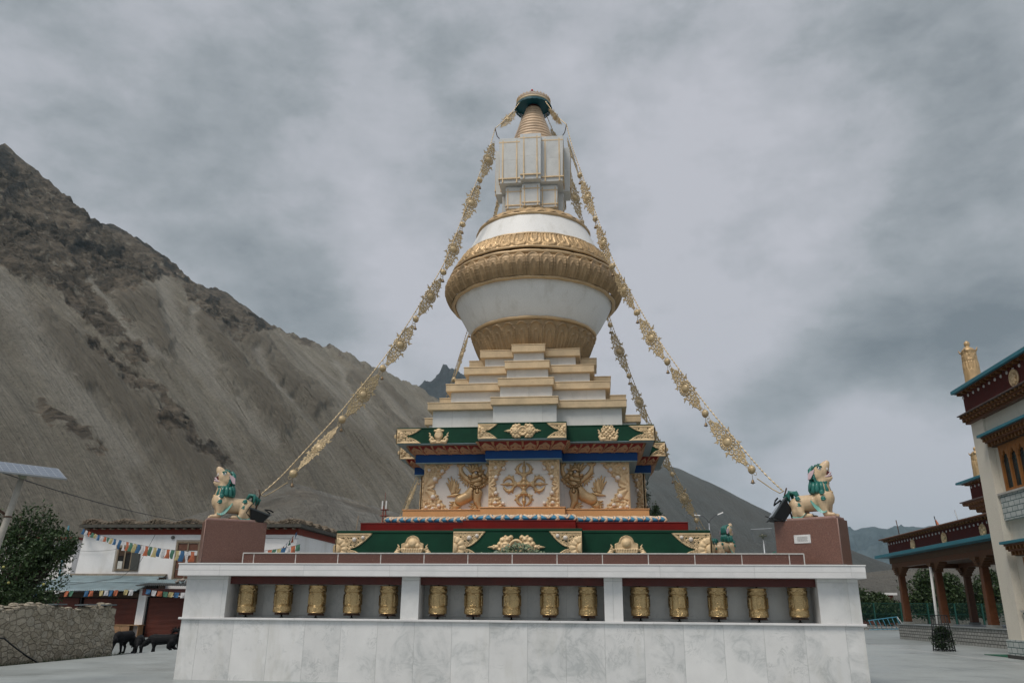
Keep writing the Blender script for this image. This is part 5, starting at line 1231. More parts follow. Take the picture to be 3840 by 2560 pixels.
floodlight('floodlight', 'black floodlight facing the stupa beside the right lion, wired to the pedestal', (6.42, -6.78, 3.60), Matrix.Translation((6.55, -6.74, 3.70)) @ Matrix.Rotation(R(-52), 4, 'Y') @ Matrix.Rotation(R(10), 4, 'Z') @ Matrix.Scale(1.35, 4))
# ================================================================ left side: old white house, shop row, wall, apple tree, dogs
hs = thing('white_house', 'old whitewashed mud house with a red band and brushwood along its flat roof', 'house', (-21.5, 18, 0))
b = MB(); b.loft([[(-28.25, 18, -.1), (-14.92, 18, -.1), (-14.92, 27, -.1), (-28.25, 27, -.1)], [(-27.9, 18, 5.49), (-14.95, 18, 5.49), (-14.95, 27, 5.49), (-27.9, 27, 5.49)]]); b.build('wall', WHITEPL, hs)
b = MB(); b.box(-27.93, 17.97, 5.49, -14.9, 27.03, 5.84); b.build('red_band', simple('ochre_red', (.17, .030, .016), .8, var=.2, scale=3), hs)
b = MB(); b.box(-28.0, 17.55, 5.87, -14.6, 27.4, 6.04); b.build('roof_slab', simple('mud_edge', (.075, .072, .062), .95, var=.4, scale=4, bump=.02), hs)
rng = random.Random(5)
for i in range(26):
    x = -27.6+i*.50; b = MB(); b.tube([(x, 17.62, 5.80), (x, 18.2, 5.82)], .045, 7); b.build('beam_end', OLDW, hs)
# brushwood parapet: bundles of twigs, ends outward
b = MB(); 
def brush(x0, y0, x1, y1, n):
    for k in range(n):
        f = rng.random(); x, y = x0+(x1-x0)*f, y0+(y1-y0)*f; nx, ny = (y1-y0), -(x1-x0); l = math.hypot(nx, ny); nx, ny = nx/l, ny/l
        z = 6.05+rng.uniform(0, .30)*(.65+.35*math.sin(f*41)); o_ = rng.uniform(-.05, .12); r = rng.uniform(.03, .06)
        e_ = Vector((x+nx*o_, y+ny*o_, z-rng.uniform(-.03, .07)))
        b.tube([(x-nx*.5+rng.uniform(-.1, .1), y-ny*.5, z+.05), (x, y, z), e_], [r, r*.9, r*.6], 5, smooth=False)
brush(-27.9, 17.66, -14.7, 17.66, 1500); brush(-14.7, 17.66, -14.7, 27, 500)
b.build('brushwood_parapet', THATCH, hs)
def frame_win(x0, x1, z0, z1, y, nm, mull, label=None):
    w_ = MB(); t = .09
    w_.box(x0, y-.05, z0, x0+t, y+.14, z1); w_.box(x1-t, y-.05, z0, x1, y+.14, z1); w_.box(x0+t, y-.052, z1-t, x1-t, y+.14, z1); w_.box(x0+t, y-.052, z0, x1-t, y+.14, z0+t)
    for x in mull: w_.box(x-.04, y-.048, z0+t, x+.04, y+.12, z1-t)
    f = w_.build(nm, OLDW, hs); return f
b = MB(); b.box(-25.78, 17.992, 3.42, -24.2, 18.02, 4.92); b.build('window_surround', simple('dirty_plaster', (.36, .33, .29), .9, var=.2, scale=4), hs)
f = frame_win(-25.62, -24.28, 3.48, 4.84, 17.98, 'window', (-25.12, -24.72))
b = MB(); b.box(-25.53, 17.980, 3.57, -24.32, 18.03, 4.75); b.build('dark_opening', simple('dark_interior', (.012, .011, .010), .9), f)
for q_ in ((-25.50, 17.955, 4.30, -25.18, 17.978, 4.72), (-25.06, 17.955, 4.45, -24.78, 17.978, 4.72)): b = MB(); b.box(*q_); b.build('casement', WOODD, f)
b = MB(); b.box(-25.50, 17.957, 3.58, -25.22, 17.977, 4.0); b.build('pane', simple('pale_paper', (.55, .54, .50), .6), f)
b = MB(); b.box(-24.68, 17.905, 3.50, -24.22, 17.925, 4.82); b.build('grey_board', simple('grey_board', (.055, .058, .052), .7, var=.2), f)
b = MB(); b.box(-22.14, 17.991, 2.92, -20.6, 18.02, 5.2); b.build('door_surround', simple('dirty_plaster_b', (.33, .30, .26), .9, var=.2, scale=4), hs)
f = frame_win(-22.05, -20.65, 2.98, 5.10, 17.965, 'balcony_door', (-21.35,))
OBP = simple('old_brown_panel', (.12, .050, .030), .6, var=.3, scale=5)
for x0, x1 in ((-21.94, -21.40), (-21.30, -20.76)):
    for z0, z1 in ((3.10, 3.55), (3.62, 4.30), (4.62, 4.98)): b = MB(); b.box(x0, 17.955, z0, x1, 17.985, z1); b.build('panel', OBP, f)
b = MB(); b.box(-21.94, 17.96, 4.34, -20.76, 17.985, 4.58); b.build('pane', WHITEP, f)
b = MB(); b.sphere((-22.37, 17.95, 5.33), .10, 10, 7, sc=(1.2, .6, 1)); b.build('junction_box', simple('grey_box', (.13, .13, .12), .7), hs)
# ---- second house glimpsed behind the tree
h2 = thing('background_house', 'pale house with a teal pipe behind the apple tree, left of the white house', 'house', (-40, 30, 0))
b = MB(); b.box(-50, 30, -.1, -36.6, 38, 6.3); b.build('wall', WHITEPL, h2)
b = MB(); b.box(-50.1, 29.5, 6.2, -36.3, 38, 6.35); b.build('roof_edge', simple('red_edge', (.16, .03, .02), .7), h2)
b = MB(); b.tube([(-37.3, 29.85, 0), (-37.3, 29.85, 7.2)], .06, 8); b.build('pipe', TEALP, h2)
b = MB(); b.box(-41.2, 29.93, 2.6, -40.0, 30.02, 4.2); b.build('window', WOODD, h2)
# ---- shop row with tin lean-to roofs
sh = thing('shop_row', 'low shuttered shops under a blue grey tin roof in front of the white house', 'shop', (-21, 15.7, 0))
b = MB(); b.box(-29, 15.75, -.1, -15.2, 17.9, 2.05); b.build('back_wall', simple('shop_dark_wall', (.03, .027, .024), .9), sh)
b = MB(); b.box(-29, 14.7, -.34, -15.2, 15.75, .005); b.build('step', PLAZA_D, sh)
b = MB(); b.loft([[(-22.42, 15.38, 0), (-21.99, 15.38, 0), (-21.99, 15.70, 0), (-22.42, 15.70, 0)], [(-22.38, 15.40, 2.45), (-21.96, 15.40, 2.45), (-21.96, 15.70, 2.45), (-22.38, 15.70, 2.45)]]); b.build('pillar', WHITEPL, sh)
def shutter(x0, x1, z1):
    b = MB(); n = int(z1/.062)
    for k in range(n):
        z = .02+k*.062; b.loft([[(x0, 15.66, z), (x1, 15.66, z), (x1, 15.74, z), (x0, 15.74, z)], [(x0, 15.615, z+.02), (x1, 15.615, z+.02), (x1, 15.74, z+.02), (x0, 15.74, z+.02)], [(x0, 15.615, z+.045), (x1, 15.615, z+.045), (x1, 15.74, z+.045), (x0, 15.74, z+.045)], [(x0, 15.66, z+.0605), (x1, 15.66, z+.0605), (x1, 15.74, z+.0605), (x0, 15.74, z+.0605)]])
    b.build('roller_shutter', SHUT, sh)
shutter(-21.9, -18.9, 2.02); shutter(-25.6, -22.55, 1.98); shutter(-29, -25.9, 1.98); shutter(-18.6, -15.6, 2.02)
for x in (-22.47, -21.94, -25.75, -18.75): b = MB(); b.box(x-.045, 15.56, 0, x+.045, 15.72, 2.05); b.build('shutter_rail', BLACKM, sh)
b = MB(); b.box(-21.95, 14.92, 2.10, -15.2, 15.05, 2.44); b.build('signboard', simple('board_red', (.085, .022, .018), .6, var=.25), sh)
b = MB(); b.box(-29, 15.45, 1.98, -22.4, 15.74, 2.25); b.build('shutter_box', WOODD, sh)
def tin(name, x0, x1, yb, zb0, zb1, yf, zf, step=.11, amp=.022, slant=0.0, mat=TIN):
    b = MB(); n = int((x1-x0)/(step/6)); rows = 6; vs = []; th = .012
    for layer in (0, 1):
        for j in range(rows+1):
            f = j/rows
            for i in range(n+1):
                x = x0+(x1-x0)*i/n; zb_ = zb0+(zb1-zb0)*i/n; z = zb_+(zf-zb_)*f+amp*math.sin(2*math.pi*(x-x0)/step)-th*layer+.01*math.sin(x*1.7+f*5)-.025*(j >= 3)*0
                vs.append((x+slant*(1-f)*(i/n), yb+(yf-yb)*f, z))
    m = n+1; fs = []
    for j in range(rows):
        for i in range(n): a = j*m+i; fs.append((a, a+m, a+m+1, a+1))
    o_ = (rows+1)*m
    fs += [tuple(o_+q for q in reversed(f)) for f in fs]
    for i in range(n): a = rows*m+i; fs.append((a, o_+a, o_+a+1, a+1))
    b.add(vs, fs, 0, True); return b.build(name, mat, sh)
tin('tin_roof', -28.5, -24.0, 17.95, 3.24, 3.22, 16.35, 2.80); tin('tin_roof', -24.2, -22.4+.0, 17.95, 3.23, 3.20, 16.35, 2.80)
tin('tin_roof', -28.8, -22.25, 16.5, 2.80, 2.80, 14.75, 2.33); tin('tin_roof', -22.5, -20.4, 16.9, 2.95, 2.97, 16.0, 2.74)
tin('tin_roof', -22.3, -15.2, 16.2, 2.76, 2.76, 14.75, 2.60, mat=simple('dark_tin', (.05, .055, .055), .6, .3, .4))
b = MB(); b.box(-28.2, 17.80, 3.18, -22.4, 18.0, 3.30); b.build('mud_flashing', simple('mud_flash', (.28, .24, .19), .95, var=.3, scale=3, bump=.03), sh)
b = MB(); b.box(-22.45, 17.2, 2.0, -22.38, 17.9, 3.1); b.build('gable_board', WOODD, sh)
# stones holding the tin roof down
for k in range(16):
    s_ = MB(); x = -20.6+k*.085+rng.uniform(-.03, .03); c_ = (x, 16.0+rng.uniform(-.3, .5), 2.80+rng.uniform(.0, .12)); s_.sphere(c_, rng.uniform(.06, .12), 7, 5, sc=(1.2, 1, .8))
    for i in range(len(s_.v)): v = s_.v[i]; s_.v[i] = tuple(v[j]+rng.uniform(-.015, .015) for j in range(3))
    tag(s_.build('roof_stone', simple('stone_%d' % (k % 4), [(.30, .26, .22), (.22, .20, .18), (.36, .29, .26), (.18, .16, .15)][k % 4], .9) if k < 4 else bpy.data.materials['stone_%d' % (k % 4)]), 'rounded stone weighing down the tin roof below the brown balcony door', 'stone', 'stones weighing down the tin roof')
# ---- cabinet left outside the shops
cb = thing('old_cabinet', 'low unpainted wooden cabinet with an open side standing before the shutters', 'cabinet', (-22.7, 15.2, 0))
WOODL = simple('light_wood', (.33, .20, .105), .6, var=.2, scale=4)
b = MB(); b.box(-23.28, 14.92, .02, -21.9, 14.95+.02, .05); b.box(-23.28, 14.95, .02, -23.25, 15.45, .60); b.box(-21.93, 14.95, .02, -21.9, 15.45, .60); b.box(-23.28, 15.42, .05, -21.93, 15.45, .60); b.box(-23.28, 14.95, .03, -21.93, 15.42, .05); b.build('carcass', WOODL, cb)
b = MB(); b.box(-23.34, 14.86, .60, -21.84, 15.48, .635); b.build('top', WOODL, cb, .005)
for x0, x1 in ((-23.26, -22.82), (-22.80, -22.36)):
    d_ = MB(); d_.box(x0, 14.90, .05, x1, 14.93, .59); d_.build('door', WOODL, cb)
    d_ = MB()
    for z0, z1 in ((.08, .30), (.34, .56)): d_.box(x0+.07, 14.885, z0, x1-.07, 14.905, z1)
    d_.build('door_panel', simple('wood_panel_%.1f' % x0, (.29, .165, .085), .6, var=.2, scale=5), cb)
# ---- rubble wall with grass at its foot
def rubble_wall():
    xs = -14.72; y0, y1 = -24, 1.25; ny, nz = 420, 34; V = []; F = []
    ys = np.linspace(y0, y1, ny); top = 1.50+.07*np.sin(ys*1.7)+.08*(fbm(ys*1.3, ys*0, 3, 4)-.5)+np.where(ys > .9, -.05, 0)
    for side, x in ((0, xs), (1, xs-.48)):
        for i in range(ny):
            for j in range(nz):
                f = j/(nz-1); z = -.30+(top[i]+.30)*f
                V.append((x-.10*f*(1 if side == 0 else -1), ys[i], z))
    V = np.array(V); 
    d_ = (fbm(V[:, 1]*3.2, V[:, 2]*4.4, 7, 4, .6)-.5)*.16; V[:ny*nz, 0] += d_[:ny*nz]; V[ny*nz:, 0] -= d_[ny*nz:]
    V[:, 2] += np.where(V[:, 2] > .5, (fbm(V[:, 1]*5, V[:, 2]*2, 8, 3)-.5)*.10, 0)
    for o_, rev in ((0, False), (ny*nz, True)):
        for i in range(ny-1):
            for j in range(nz-1):
                a = o_+i*nz+j; q = (a, a+nz, a+nz+1, a+1); F.append(tuple(reversed(q)) if rev else q)
    for i in range(ny-1): a = i*nz+nz-1; c_ = ny*nz+a; F.append((a, a+nz, c_+nz, c_))
    for j in range(nz-1): a = (ny-1)*nz+j; c_ = ny*nz+a; F.append((a, a+1, c_+1, c_)[::-1])
    b = MB(); b.v = [tuple(map(float, p)) for p in V]; b.f = F; b.m = [0]*len(F); b.s = [True]*len(F); return b
wl = thing('rubble_wall', 'low dry stone wall of tan rubble beside the lane', 'wall', (-14.95, -8, -.28))
rubble_wall().build('stonework', RUBBLE, wl)
b = MB(); rng = random.Random(12)
for k in range(120):
    y = rng.uniform(-23, 1.2); s0 = len(b.v); b.sphere((0, 0, 0), 1, 7, 5); b.xf(Matrix.Translation((-15.02+rng.uniform(-.16, .14), y, 1.53+.07*math.sin(y*1.7)+rng.uniform(-.03, .04))) @ Matrix.Rotation(rng.uniform(0, 3), 4, 'Z') @ Matrix.Diagonal((rng.uniform(.10, .22), rng.uniform(.08, .16), rng.uniform(.03, .07), 1)), s0)
b.build('capstones', RUBBLE, wl)
b = MB()
for x, y, r in ((-14.92, .75, 0.1), (-14.96, -1.9, .4), (-14.9, -.4, .2)): b.rbox((x, y, 1.60), (.22, .1*r, .01), (-.05*r, .28, 0), (0, 0, .02))
b.build('flat_slates', simple('slate', (.11, .13, .14), .6), wl)
def grass_patch(name, label, x0, x1, y0, y1, z, n, hmax, seed, mat):
    rng = random.Random(seed); b = MB()
    for k in range(n):
        x, y = rng.uniform(x0, x1), rng.uniform(y0, y1); h = hmax*rng.uniform(.3, 1)*(1-.6*abs((x-x0)/(x1-x0))); a = rng.uniform(0, 6.28); w_ = .012; l = rng.uniform(-.5, .5)*h
        b.add([(x-w_*math.cos(a), y-w_*math.sin(a), z), (x+w_*math.cos(a), y+w_*math.sin(a), z), (x+l*math.sin(a), y+l*math.cos(a), z+h)], [(0, 1, 2)])
    o = b.build(name, mat); return tag(o, label, 'grass', kind='stuff')
GRASS = leaf_mat('grass_blades', (.030, .055, .018))
grass_patch('grass', 'green grass growing along the foot of the rubble wall', -14.75, -14.22, -5, 1.8, -.28, 6000, .42, 3, GRASS)
# ---- trees
def tree(name, label, base, crown, nleaf, leaf, mats, seed, group=None, trunk_r=.10, fruit=0, cat='tree', limbs=9, up=.4, long_=2.2):
    """crown: list of ellipsoids (centre, radii); limbs reach into each, leaves sit in sprays around twig ends"""
    rng = random.Random(seed); t = thing(name, label, cat, base, 0, group); b = MB(); B = Vector(base)
    c0 = Vector(crown[0][0]); fork = B.lerp(Vector((c0.x, c0.y, B.z)), .3); fork.z = B.z+max(.5, (c0.z-crown[0][1][2]-B.z)*.9+.25)
    b.tube([B, (B+fork)/2+Vector((rng.uniform(-.06, .06), rng.uniform(-.06, .06), 0)), fork], [trunk_r*1.25, trunk_r, trunk_r*.85], 8)
    tips = []
    for (c, r) in crown:
        c = Vector(c)
        for k in range(limbs):
            d = Vector((rng.gauss(0, 1), rng.gauss(0, 1), rng.gauss(0, 1)+up)).normalized(); q = rng.uniform(.55, 1.0)
            e_ = c+Vector((d.x*r[0]*q, d.y*r[1]*q, d.z*r[2]*q)); m_ = fork.lerp(e_, .5)+Vector((rng.uniform(-.2, .2), rng.uniform(-.2, .2), rng.uniform(.0, .3)))*r[0]*.5
            b.tube([fork, m_, e_], [trunk_r*.45, trunk_r*.28, .012], 5)
            for j in range(5): tips.append((m_.lerp(e_, rng.uniform(.3, 1))+Vector((rng.gauss(0, .16)*r[0], rng.gauss(0, .16)*r[1], rng.gauss(0, .16)*r[2])), .30*r[0]))
    b.build('trunk', BARK, t); lb = MB(); vs = []; fs = []
    for k in range(nleaf):
        if rng.random() < .62 and tips:
            p, s_ = tips[rng.randrange(len(tips))]; p = p+Vector((rng.gauss(0, s_*.5), rng.gauss(0, s_*.5), rng.gauss(0, s_*.45)))
        else:
            c, r = crown[rng.randrange(len(crown))]; d = Vector((rng.gauss(0, 1), rng.gauss(0, 1), rng.gauss(0, 1))).normalized(); q = rng.uniform(.55, 1.0)**.6*(1+.10*math.sin(d.x*9+seed)*math.sin(d.z*8)); p = Vector(c)+Vector((d.x*r[0]*q, d.y*r[1]*q, d.z*r[2]*q))
        l = leaf*rng.uniform(.6, 1.3); u = Vector((rng.gauss(0, 1), rng.gauss(0, 1), rng.gauss(.35, .8))).normalized(); v = u.orthogonal().normalized(); v = (Matrix.Rotation(rng.uniform(0, 6.28), 3, u) @ v)
        w_ = l/long_; n0 = len(vs); vs += [p, p+u*l*.5+v*w_*.5, p+u*l, p+u*l*.5-v*w_*.5]; fs.append((n0, n0+1, n0+2, n0+3))
    lb.add(vs, fs); lb.build('crown', mats, t)
    if fruit:
        fm = bpy.data.materials.get('apple_skin') or simple('apple_skin', (.38, .36, .12), .4, var=.2, scale=10)
        for k in range(fruit):
            c, r = crown[k % 2]; d = Vector((rng.uniform(-.2, 1), -rng.uniform(.6, 1), rng.uniform(-.5, .5))).normalized(); f = MB(); f.sphere(Vector(c)+Vector((d.x*r[0]*1.0, d.y*r[1]*1.02, d.z*r[2])), .048, 9, 6, sc=(1, 1, .9)); f.build('apple', fm, t)
    return t
tree('apple_tree', 'dark green apple tree with a few yellow apples behind the rubble wall', (-18.5, .8, -.3), [((-18.6, .8, 2.7), (1.7, 1.5, 1.5)), ((-17.6, .4, 2.5), (1.2, 1.2, 1.3)), ((-18.3, .9, 4.1), (.85, .8, 1.0)), ((-20.0, .9, 3.2), (1.3, 1.2, 1.6)), ((-17.1, .6, 3.6), (.75, .7, .55)), ((-20.2, .8, 1.6), (1.6, 1.2, .9)), ((-17.9, .5, 1.5), (1.4, 1.0, .7))], 21000, .13, LEAF, 5, None, .13, 5, limbs=10)
tree('sapling', 'thin young tree beside the corner of the white house', (-29.8, 17.0, -.3), [((-29.7, 17, 2.6), (.8, .6, 1.3)), ((-29.4, 17, 3.6), (.5, .4, .8))], 1500, .13, LEAF2, 6, None, .05)
tree('poplar_tree', 'dark narrow poplar showing behind the right side of the stupa', (5.2, 28, -.1), [((5.15, 28, 6.0), (.75, .8, 3.6)), ((5.1, 28, 9.3), (.45, .5, 2.2))], 5200, .20, LEAF3, 7, None, .15, limbs=14, up=1.2)
tree('bushy_tree', 'bushy dark tree showing behind the stupa, right of the poplar', (5.9, 27.5, -.1), [((5.95, 27.5, 6.6), (.55, .7, 1.8)), ((5.7, 27.5, 4.5), (1.2, 1.0, 2.2))], 4200, .18, LEAF3, 8, None, .12)
# ---- dogs
DOGB = simple('black_fur', (.0085, .009, .0105), .75, var=.4, scale=9, fine=90, bump=.012, spec=.2); DOGT = simple('tan_fur', (.10, .05, .025), .8)
def dog(name, label, loc, heading, caps, extra=None, scale=1.0, tan=()):
    t = thing(name, label, 'dog', loc, 0, 'black dogs by the rubble wall'); M_ = Matrix.Translation(loc) @ Matrix.Rotation(R(heading), 4, 'Z') @ Matrix.Scale(scale, 4)
    blob('body', caps, DOGB, t, .022, M_, 3)
    b = MB()
    for c_ in tan: b.tube([c_[:3], c_[4:7]], [c_[3], c_[7]], 7)
    if tan: b.xf(M_); b.build('tan_lower_leg', DOGT, t)
    if extra: extra(t, M_)
    return t
def legs(fx=.30, hx=-.30, fs=(0, 0), hs_=(0, 0), w_=.10, zb=.46):
    c = []
    for s, o_ in zip((-1, 1), fs): c += [(fx, s*w_, zb, .085, fx+o_*.5, s*w_, .27, .05), (fx+o_*.5, s*w_, .27, .05, fx+o_, s*w_, .06, .034), (fx+o_, s*w_, .04, .04, fx+o_+.06, s*w_, .03, .035)]
    for s, o_ in zip((-1, 1), hs_): c += [(hx, s*w_, zb, .115, hx+.06+o_*.5, s*w_, .30, .07), (hx+.06+o_*.5, s*w_, .30, .06, hx-.08+o_, s*w_, .20, .04), (hx-.08+o_, s*w_, .20, .042, hx-.05+o_, s*w_, .05, .034), (hx-.05+o_, s*w_, .04, .04, hx+.03+o_, s*w_, .03, .035)]
    return c
stand = [(.28, 0, .52, .18, 0, 0, .53, .17), (0, 0, .53, .165, -.30, 0, .55, .165), (.30, 0, .56, .15, .42, 0, .55, .125)]
lowhead = [(.34, 0, .58, .12, .54, 0, .46, .095), (.56, 0, .43, .10, .62, 0, .38, .085), (.62, 0, .37, .065, .76, 0, .28, .045)] + [(.56, s*.085, .50, .035, .56, s*.12, .42, .022) for s in (-1, 1)]
def curl(t, M_):
    b = MB(); b.tube([(-.40, 0, .62), (-.50, 0, .72), (-.44, 0, .82), (-.32, 0, .83), (-.27, 0, .75)], [.05, .065, .075, .07, .03], 8); rng = random.Random(3)
    for k in range(90):
        a = rng.uniform(-.3, 3.6); p = Vector((-.38+.12*math.cos(a), rng.uniform(-.05, .05), .75+.11*math.sin(a))); d_ = Vector((math.cos(a), rng.uniform(-.5, .5), math.sin(a))); b.tube([p, p+d_*rng.uniform(.06, .12)], [.012, .002], 4)
    b.xf(M_); b.build('tail', DOGB, t)
def lowtail(t, M_):
    b = MB(); b.tube([(-.40, 0, .58), (-.52, 0, .46), (-.54, 0, .28), (-.50, 0, .16)], [.05, .05, .045, .015], 8); b.xf(M_); b.build('tail', DOGB, t)
dog('dog', 'black dog with tan legs walking towards the square beside the rubble wall', (-17.45, 6.4, -.28), -92, stand+lowhead+legs(fs=(.16, -.06), hs_=(.1, -.12)), lowtail, 1.24, [(.47, -.10, .22, .034, .46, -.1, .05, .03), (.25, .10, .22, .034, .24, .10, .05, .03)])
dog('dog', 'smallest black dog, sniffing the ground between the other black dogs', (-17.05, 6.9, -.28), -65, stand+lowhead+legs(), lowtail, 1.0)
dog('dog', 'black dog with a bushy curled tail and lowered head', (-15.05, 5.2, -.28), 190, stand+lowhead+legs(fs=(.1, -.05), hs_=(-.05, .08)), curl, 1.16)
dog('dog', 'large black dog with hanging tail, nearest the marble platform', (-14.62, 6.3, -.28), 172, stand+lowhead+legs(fs=(.06, -.05), hs_=(.0, .08)), lowtail, 1.22)
# ---- solar street lamp, near left
SOLAR = NT('solar_cells'); bc_, bf_ = SOLAR.brick(SOLAR.coord(src='UV'), .16, .16, .004, (.10, .13, .175), (.12, .15, .195), (.33, .36, .39), 0); SOLAR.base(bc_); SOLAR.set(.12, 0, .5); SOLAR = SOLAR.m
def solar_lamp(name, label, base, h, pdir, size, tilt, lampdir, polem, k=1.0, lean=0.0):
    t = thing(name, label, 'solar lamp', base, 0, 'solar street lamps'); B = Vector(base)
    b = MB(); b.tube([B, B+Vector((lean*.55, 0, h*.55)), B+Vector((lean, 0, h))], [.078*k, .074*k, .062*k], 12); b.build('pole', polem, t)
    c_ = B+Vector((lean, 0, h+.18*k)); d_ = Vector((math.cos(R(pdir)), math.sin(R(pdir)), 0)); s_ = Vector((-d_.y, d_.x, 0)); n = (Vector((0, 0, 1))*math.cos(R(tilt))+d_*math.sin(R(tilt))); e_ = s_.cross(n)*-1
    p = MB(); p.rbox(c_, s_*size[0]/2, e_*size[1]/2, n*.018); o = p.build('panel_frame', STEEL, t, .004)
    p = MB(); p.add([c_+n*.0195+s_*i*(size[0]/2-.03)+e_*j*(size[1]/2-.03) for i, j in ((-1, -1), (1, -1), (1, 1), (-1, 1))], [(0, 1, 2, 3)]); o2 = p.build('cells', SOLAR, o)
    ul = o2.data.uv_layers.new(name='UVMap'); 
    for i_, l in enumerate(((0, 0), (size[0], 0), (size[0], size[1]), (0, size[1]))): ul.data[i_].uv = l
    if o2.data.polygons[0].normal.dot(n) < 0: o2.data.flip_normals()
    p = MB(); p.add([c_-n*.0195+s_*i*(size[0]/2-.03)+e_*j*(size[1]/2-.03) for i, j in ((-1, -1), (-1, 1), (1, 1), (1, -1))], [(0, 1, 2, 3)]); p.build('backsheet', simple('backsheet_'+label[:6], (.36, .37, .37), .6), o)
    b = MB(); b.tube([B+Vector((lean, 0, h)), c_-n*.02], .04*k, 8); b.rbox(c_-n*.05-e_*.0, s_*.30*k, e_*.03, n*.02); b.rbox(c_-n*.10, s_*.06*k, e_*.16*k, n*.06*k); b.build('bracket', simple('bracket_'+label[:6], (.20, .21, .16), .6), t)
    l = Vector((math.cos(R(lampdir)), math.sin(R(lampdir)), 0)); q = B+Vector((lean*.8, 0, h*.80)); a = MB(); a.tube([q, q+l*.55*k+Vector((0, 0, .40*k))], .028*k, 8); a.torus(q, .07*k, .018*k, (0, 0, 1), 12, 5); a.build('lamp_arm', RUST, t)
    f = q+l*.62*k+Vector((0, 0, .46*k)); a = MB(); a.rbox(f, l*.17*k+Vector((0, 0, .09*k)), Vector((-l.y, l.x, 0))*.07*k, Vector((-.4*l.x, -.4*l.y, .9))*.025*k); a.build('lamp_head', simple('green_head_'+label[:6], (.01, .17, .10), .5), t); return t
solar_lamp('solar_lamp', 'solar street lamp with a blue panel rising in front of the apple tree', (-11.33, -10.0, 0), 4.26, -36, (1.62, .76), 24, 205, simple('pale_pole', (.36, .34, .295), .6, var=.2, scale=4), 1.0, .70)
solar_lamp('solar_lamp', 'solar street lamp seen from behind, between the stupa and the right pedestal', (9.72, 12.0, 0), 4.80, 62, (.98, .70), 52, -5, STEEL, .62)
# ---- double arm street lamp far behind
sl = thing('street_lamp', 'twin armed street lamp far behind the right corner of the stupa', 'street lamp', (11.15, 40, 0)); b = MB(); b.tube([(11.15, 40, 0), (11.15, 40, 8.3)], [.07, .05], 10); b.build('pole', STEEL, sl)
for sg, (hx, hz) in ((-1, (10.25, 8.92)), (1, (12.1, 9.05))):
    b = MB(); b.tube([(11.15, 40, 8.25), (11.15+sg*.12, 40, 8.55), (11.15+sg*.42, 40, 8.85), (hx-sg*.18, 40, hz-.03)], .028, 8); b.build('arm', simple('dark_arm%d' % sg, (.06, .065, .07), .5), sl)
    b = MB(); i0 = 0; b.loft([[(-.26, -.07, -.03), (.26, -.09, -.03), (.26, .09, -.03), (-.26, .07, -.03)], [(-.22, -.05, .05), (.24, -.06, .06), (.24, .06, .06), (-.22, .05, .05)]]); b.xf(Matrix.Translation((hx, 40, hz)) @ Matrix.Rotation(0 if sg > 0 else math.pi, 4, 'Z') @ Matrix.Rotation(R(-22 if sg > 0 else -4), 4, 'Y')); b.build('lamp_head', WHITEP, sl, .01)
# ---- far mast, leaning pole
ms = thing('telecom_mast', 'small red and white telecom mast behind the left end of the stupa', 'mast', (-29.5, 90, 0)); REDW = simple('mast_red', (.22, .045, .025), .6)
b = MB()
for x, y in ((-.22, -.22), (.22, -.22), (.22, .22), (-.22, .22)): b.tube([(-29.5+x*2.2, 90+y*2.2, 0), (-29.5+x*.8, 90+y*.8, 16.0)], .05, 6)
for k in range(20): z = .5+k*.78; r = .22*(2.2-1.4*z/16); b.box(-29.5-r, 90-r, z, -29.5+r, 90+r, z+.06)
b.build('lattice', REDW, ms); b = MB()
for x in (-.28, .30): b.box(-29.5+x-.09, 89.6, 15.5, -29.5+x+.09, 89.75, 16.7)
b.build('antenna_panel', WHITEP, ms); b = MB(); b.tube([(-29.5, 90, 16), (-29.5, 90, 18.0)], .03, 6); b.box(-30.1, 89.65, 14.5, -28.9, 90.4, 14.6); b.box(-30.1, 89.65, 15.4, -28.9, 90.4, 15.48); b.build('platform', REDW, ms)
pz = thing('leaning_pole', 'thin leaning wooden pole left of the telecom mast', 'pole', (-18.5, 40, 0)); b = MB(); b.tube([(-18.6, 40, 0), (-18.3, 40, 7.6), (-18.16, 40, 9.0)], [.06, .05, .04], 7); b.build('shaft', OLDW, pz)
# ---- cables
def cable(name, label, pts, sag, r=.012, n=40):
    P = [Vector(p) for p in pts]; out = []
    for a, c_ in zip(P[:-1], P[1:]):
        for k in range(n): t = k/n; out.append(a.lerp(c_, t)+Vector((0, 0, -sag*4*t*(1-t))))
    out.append(P[-1]); b = MB(); b.tube(out, r, 5); o = b.build(name, BLACKM); return tag(o, label, 'cable')
cable('power_cable', 'black cable sagging from the top left down to the roof of the white house', [(-14.6, -10.5, 5.55), (-20.9, 17.8, 6.15)], .38, .016)
cable('ground_cable', 'black cable running down the rubble wall to the paving', [(-14.60, -7.0, 1.0), (-14.55, -4.4, .70), (-14.35, -2.4, -.24)], .06, .022)
cable('wall_cable', 'thin cable running along the white wall left of the window', [(-28.0, 17.9, 4.58), (-25.7, 17.9, 4.66)], .06, .008)
cable('roof_cable', 'thin cable hanging from the red band down over the tin roof', [(-23.4, 17.85, 5.52), (-23.9, 17.6, 4.0), (-24.6, 17.0, 3.05), (-26.8, 15.6, 2.62)], .03, .010)
cable('eave_cable', 'thin black cable along the white wall right of the left pedestal', [(-18.3, 17.85, 5.42), (-14.8, 17.85, 5.25)], .05, .010)
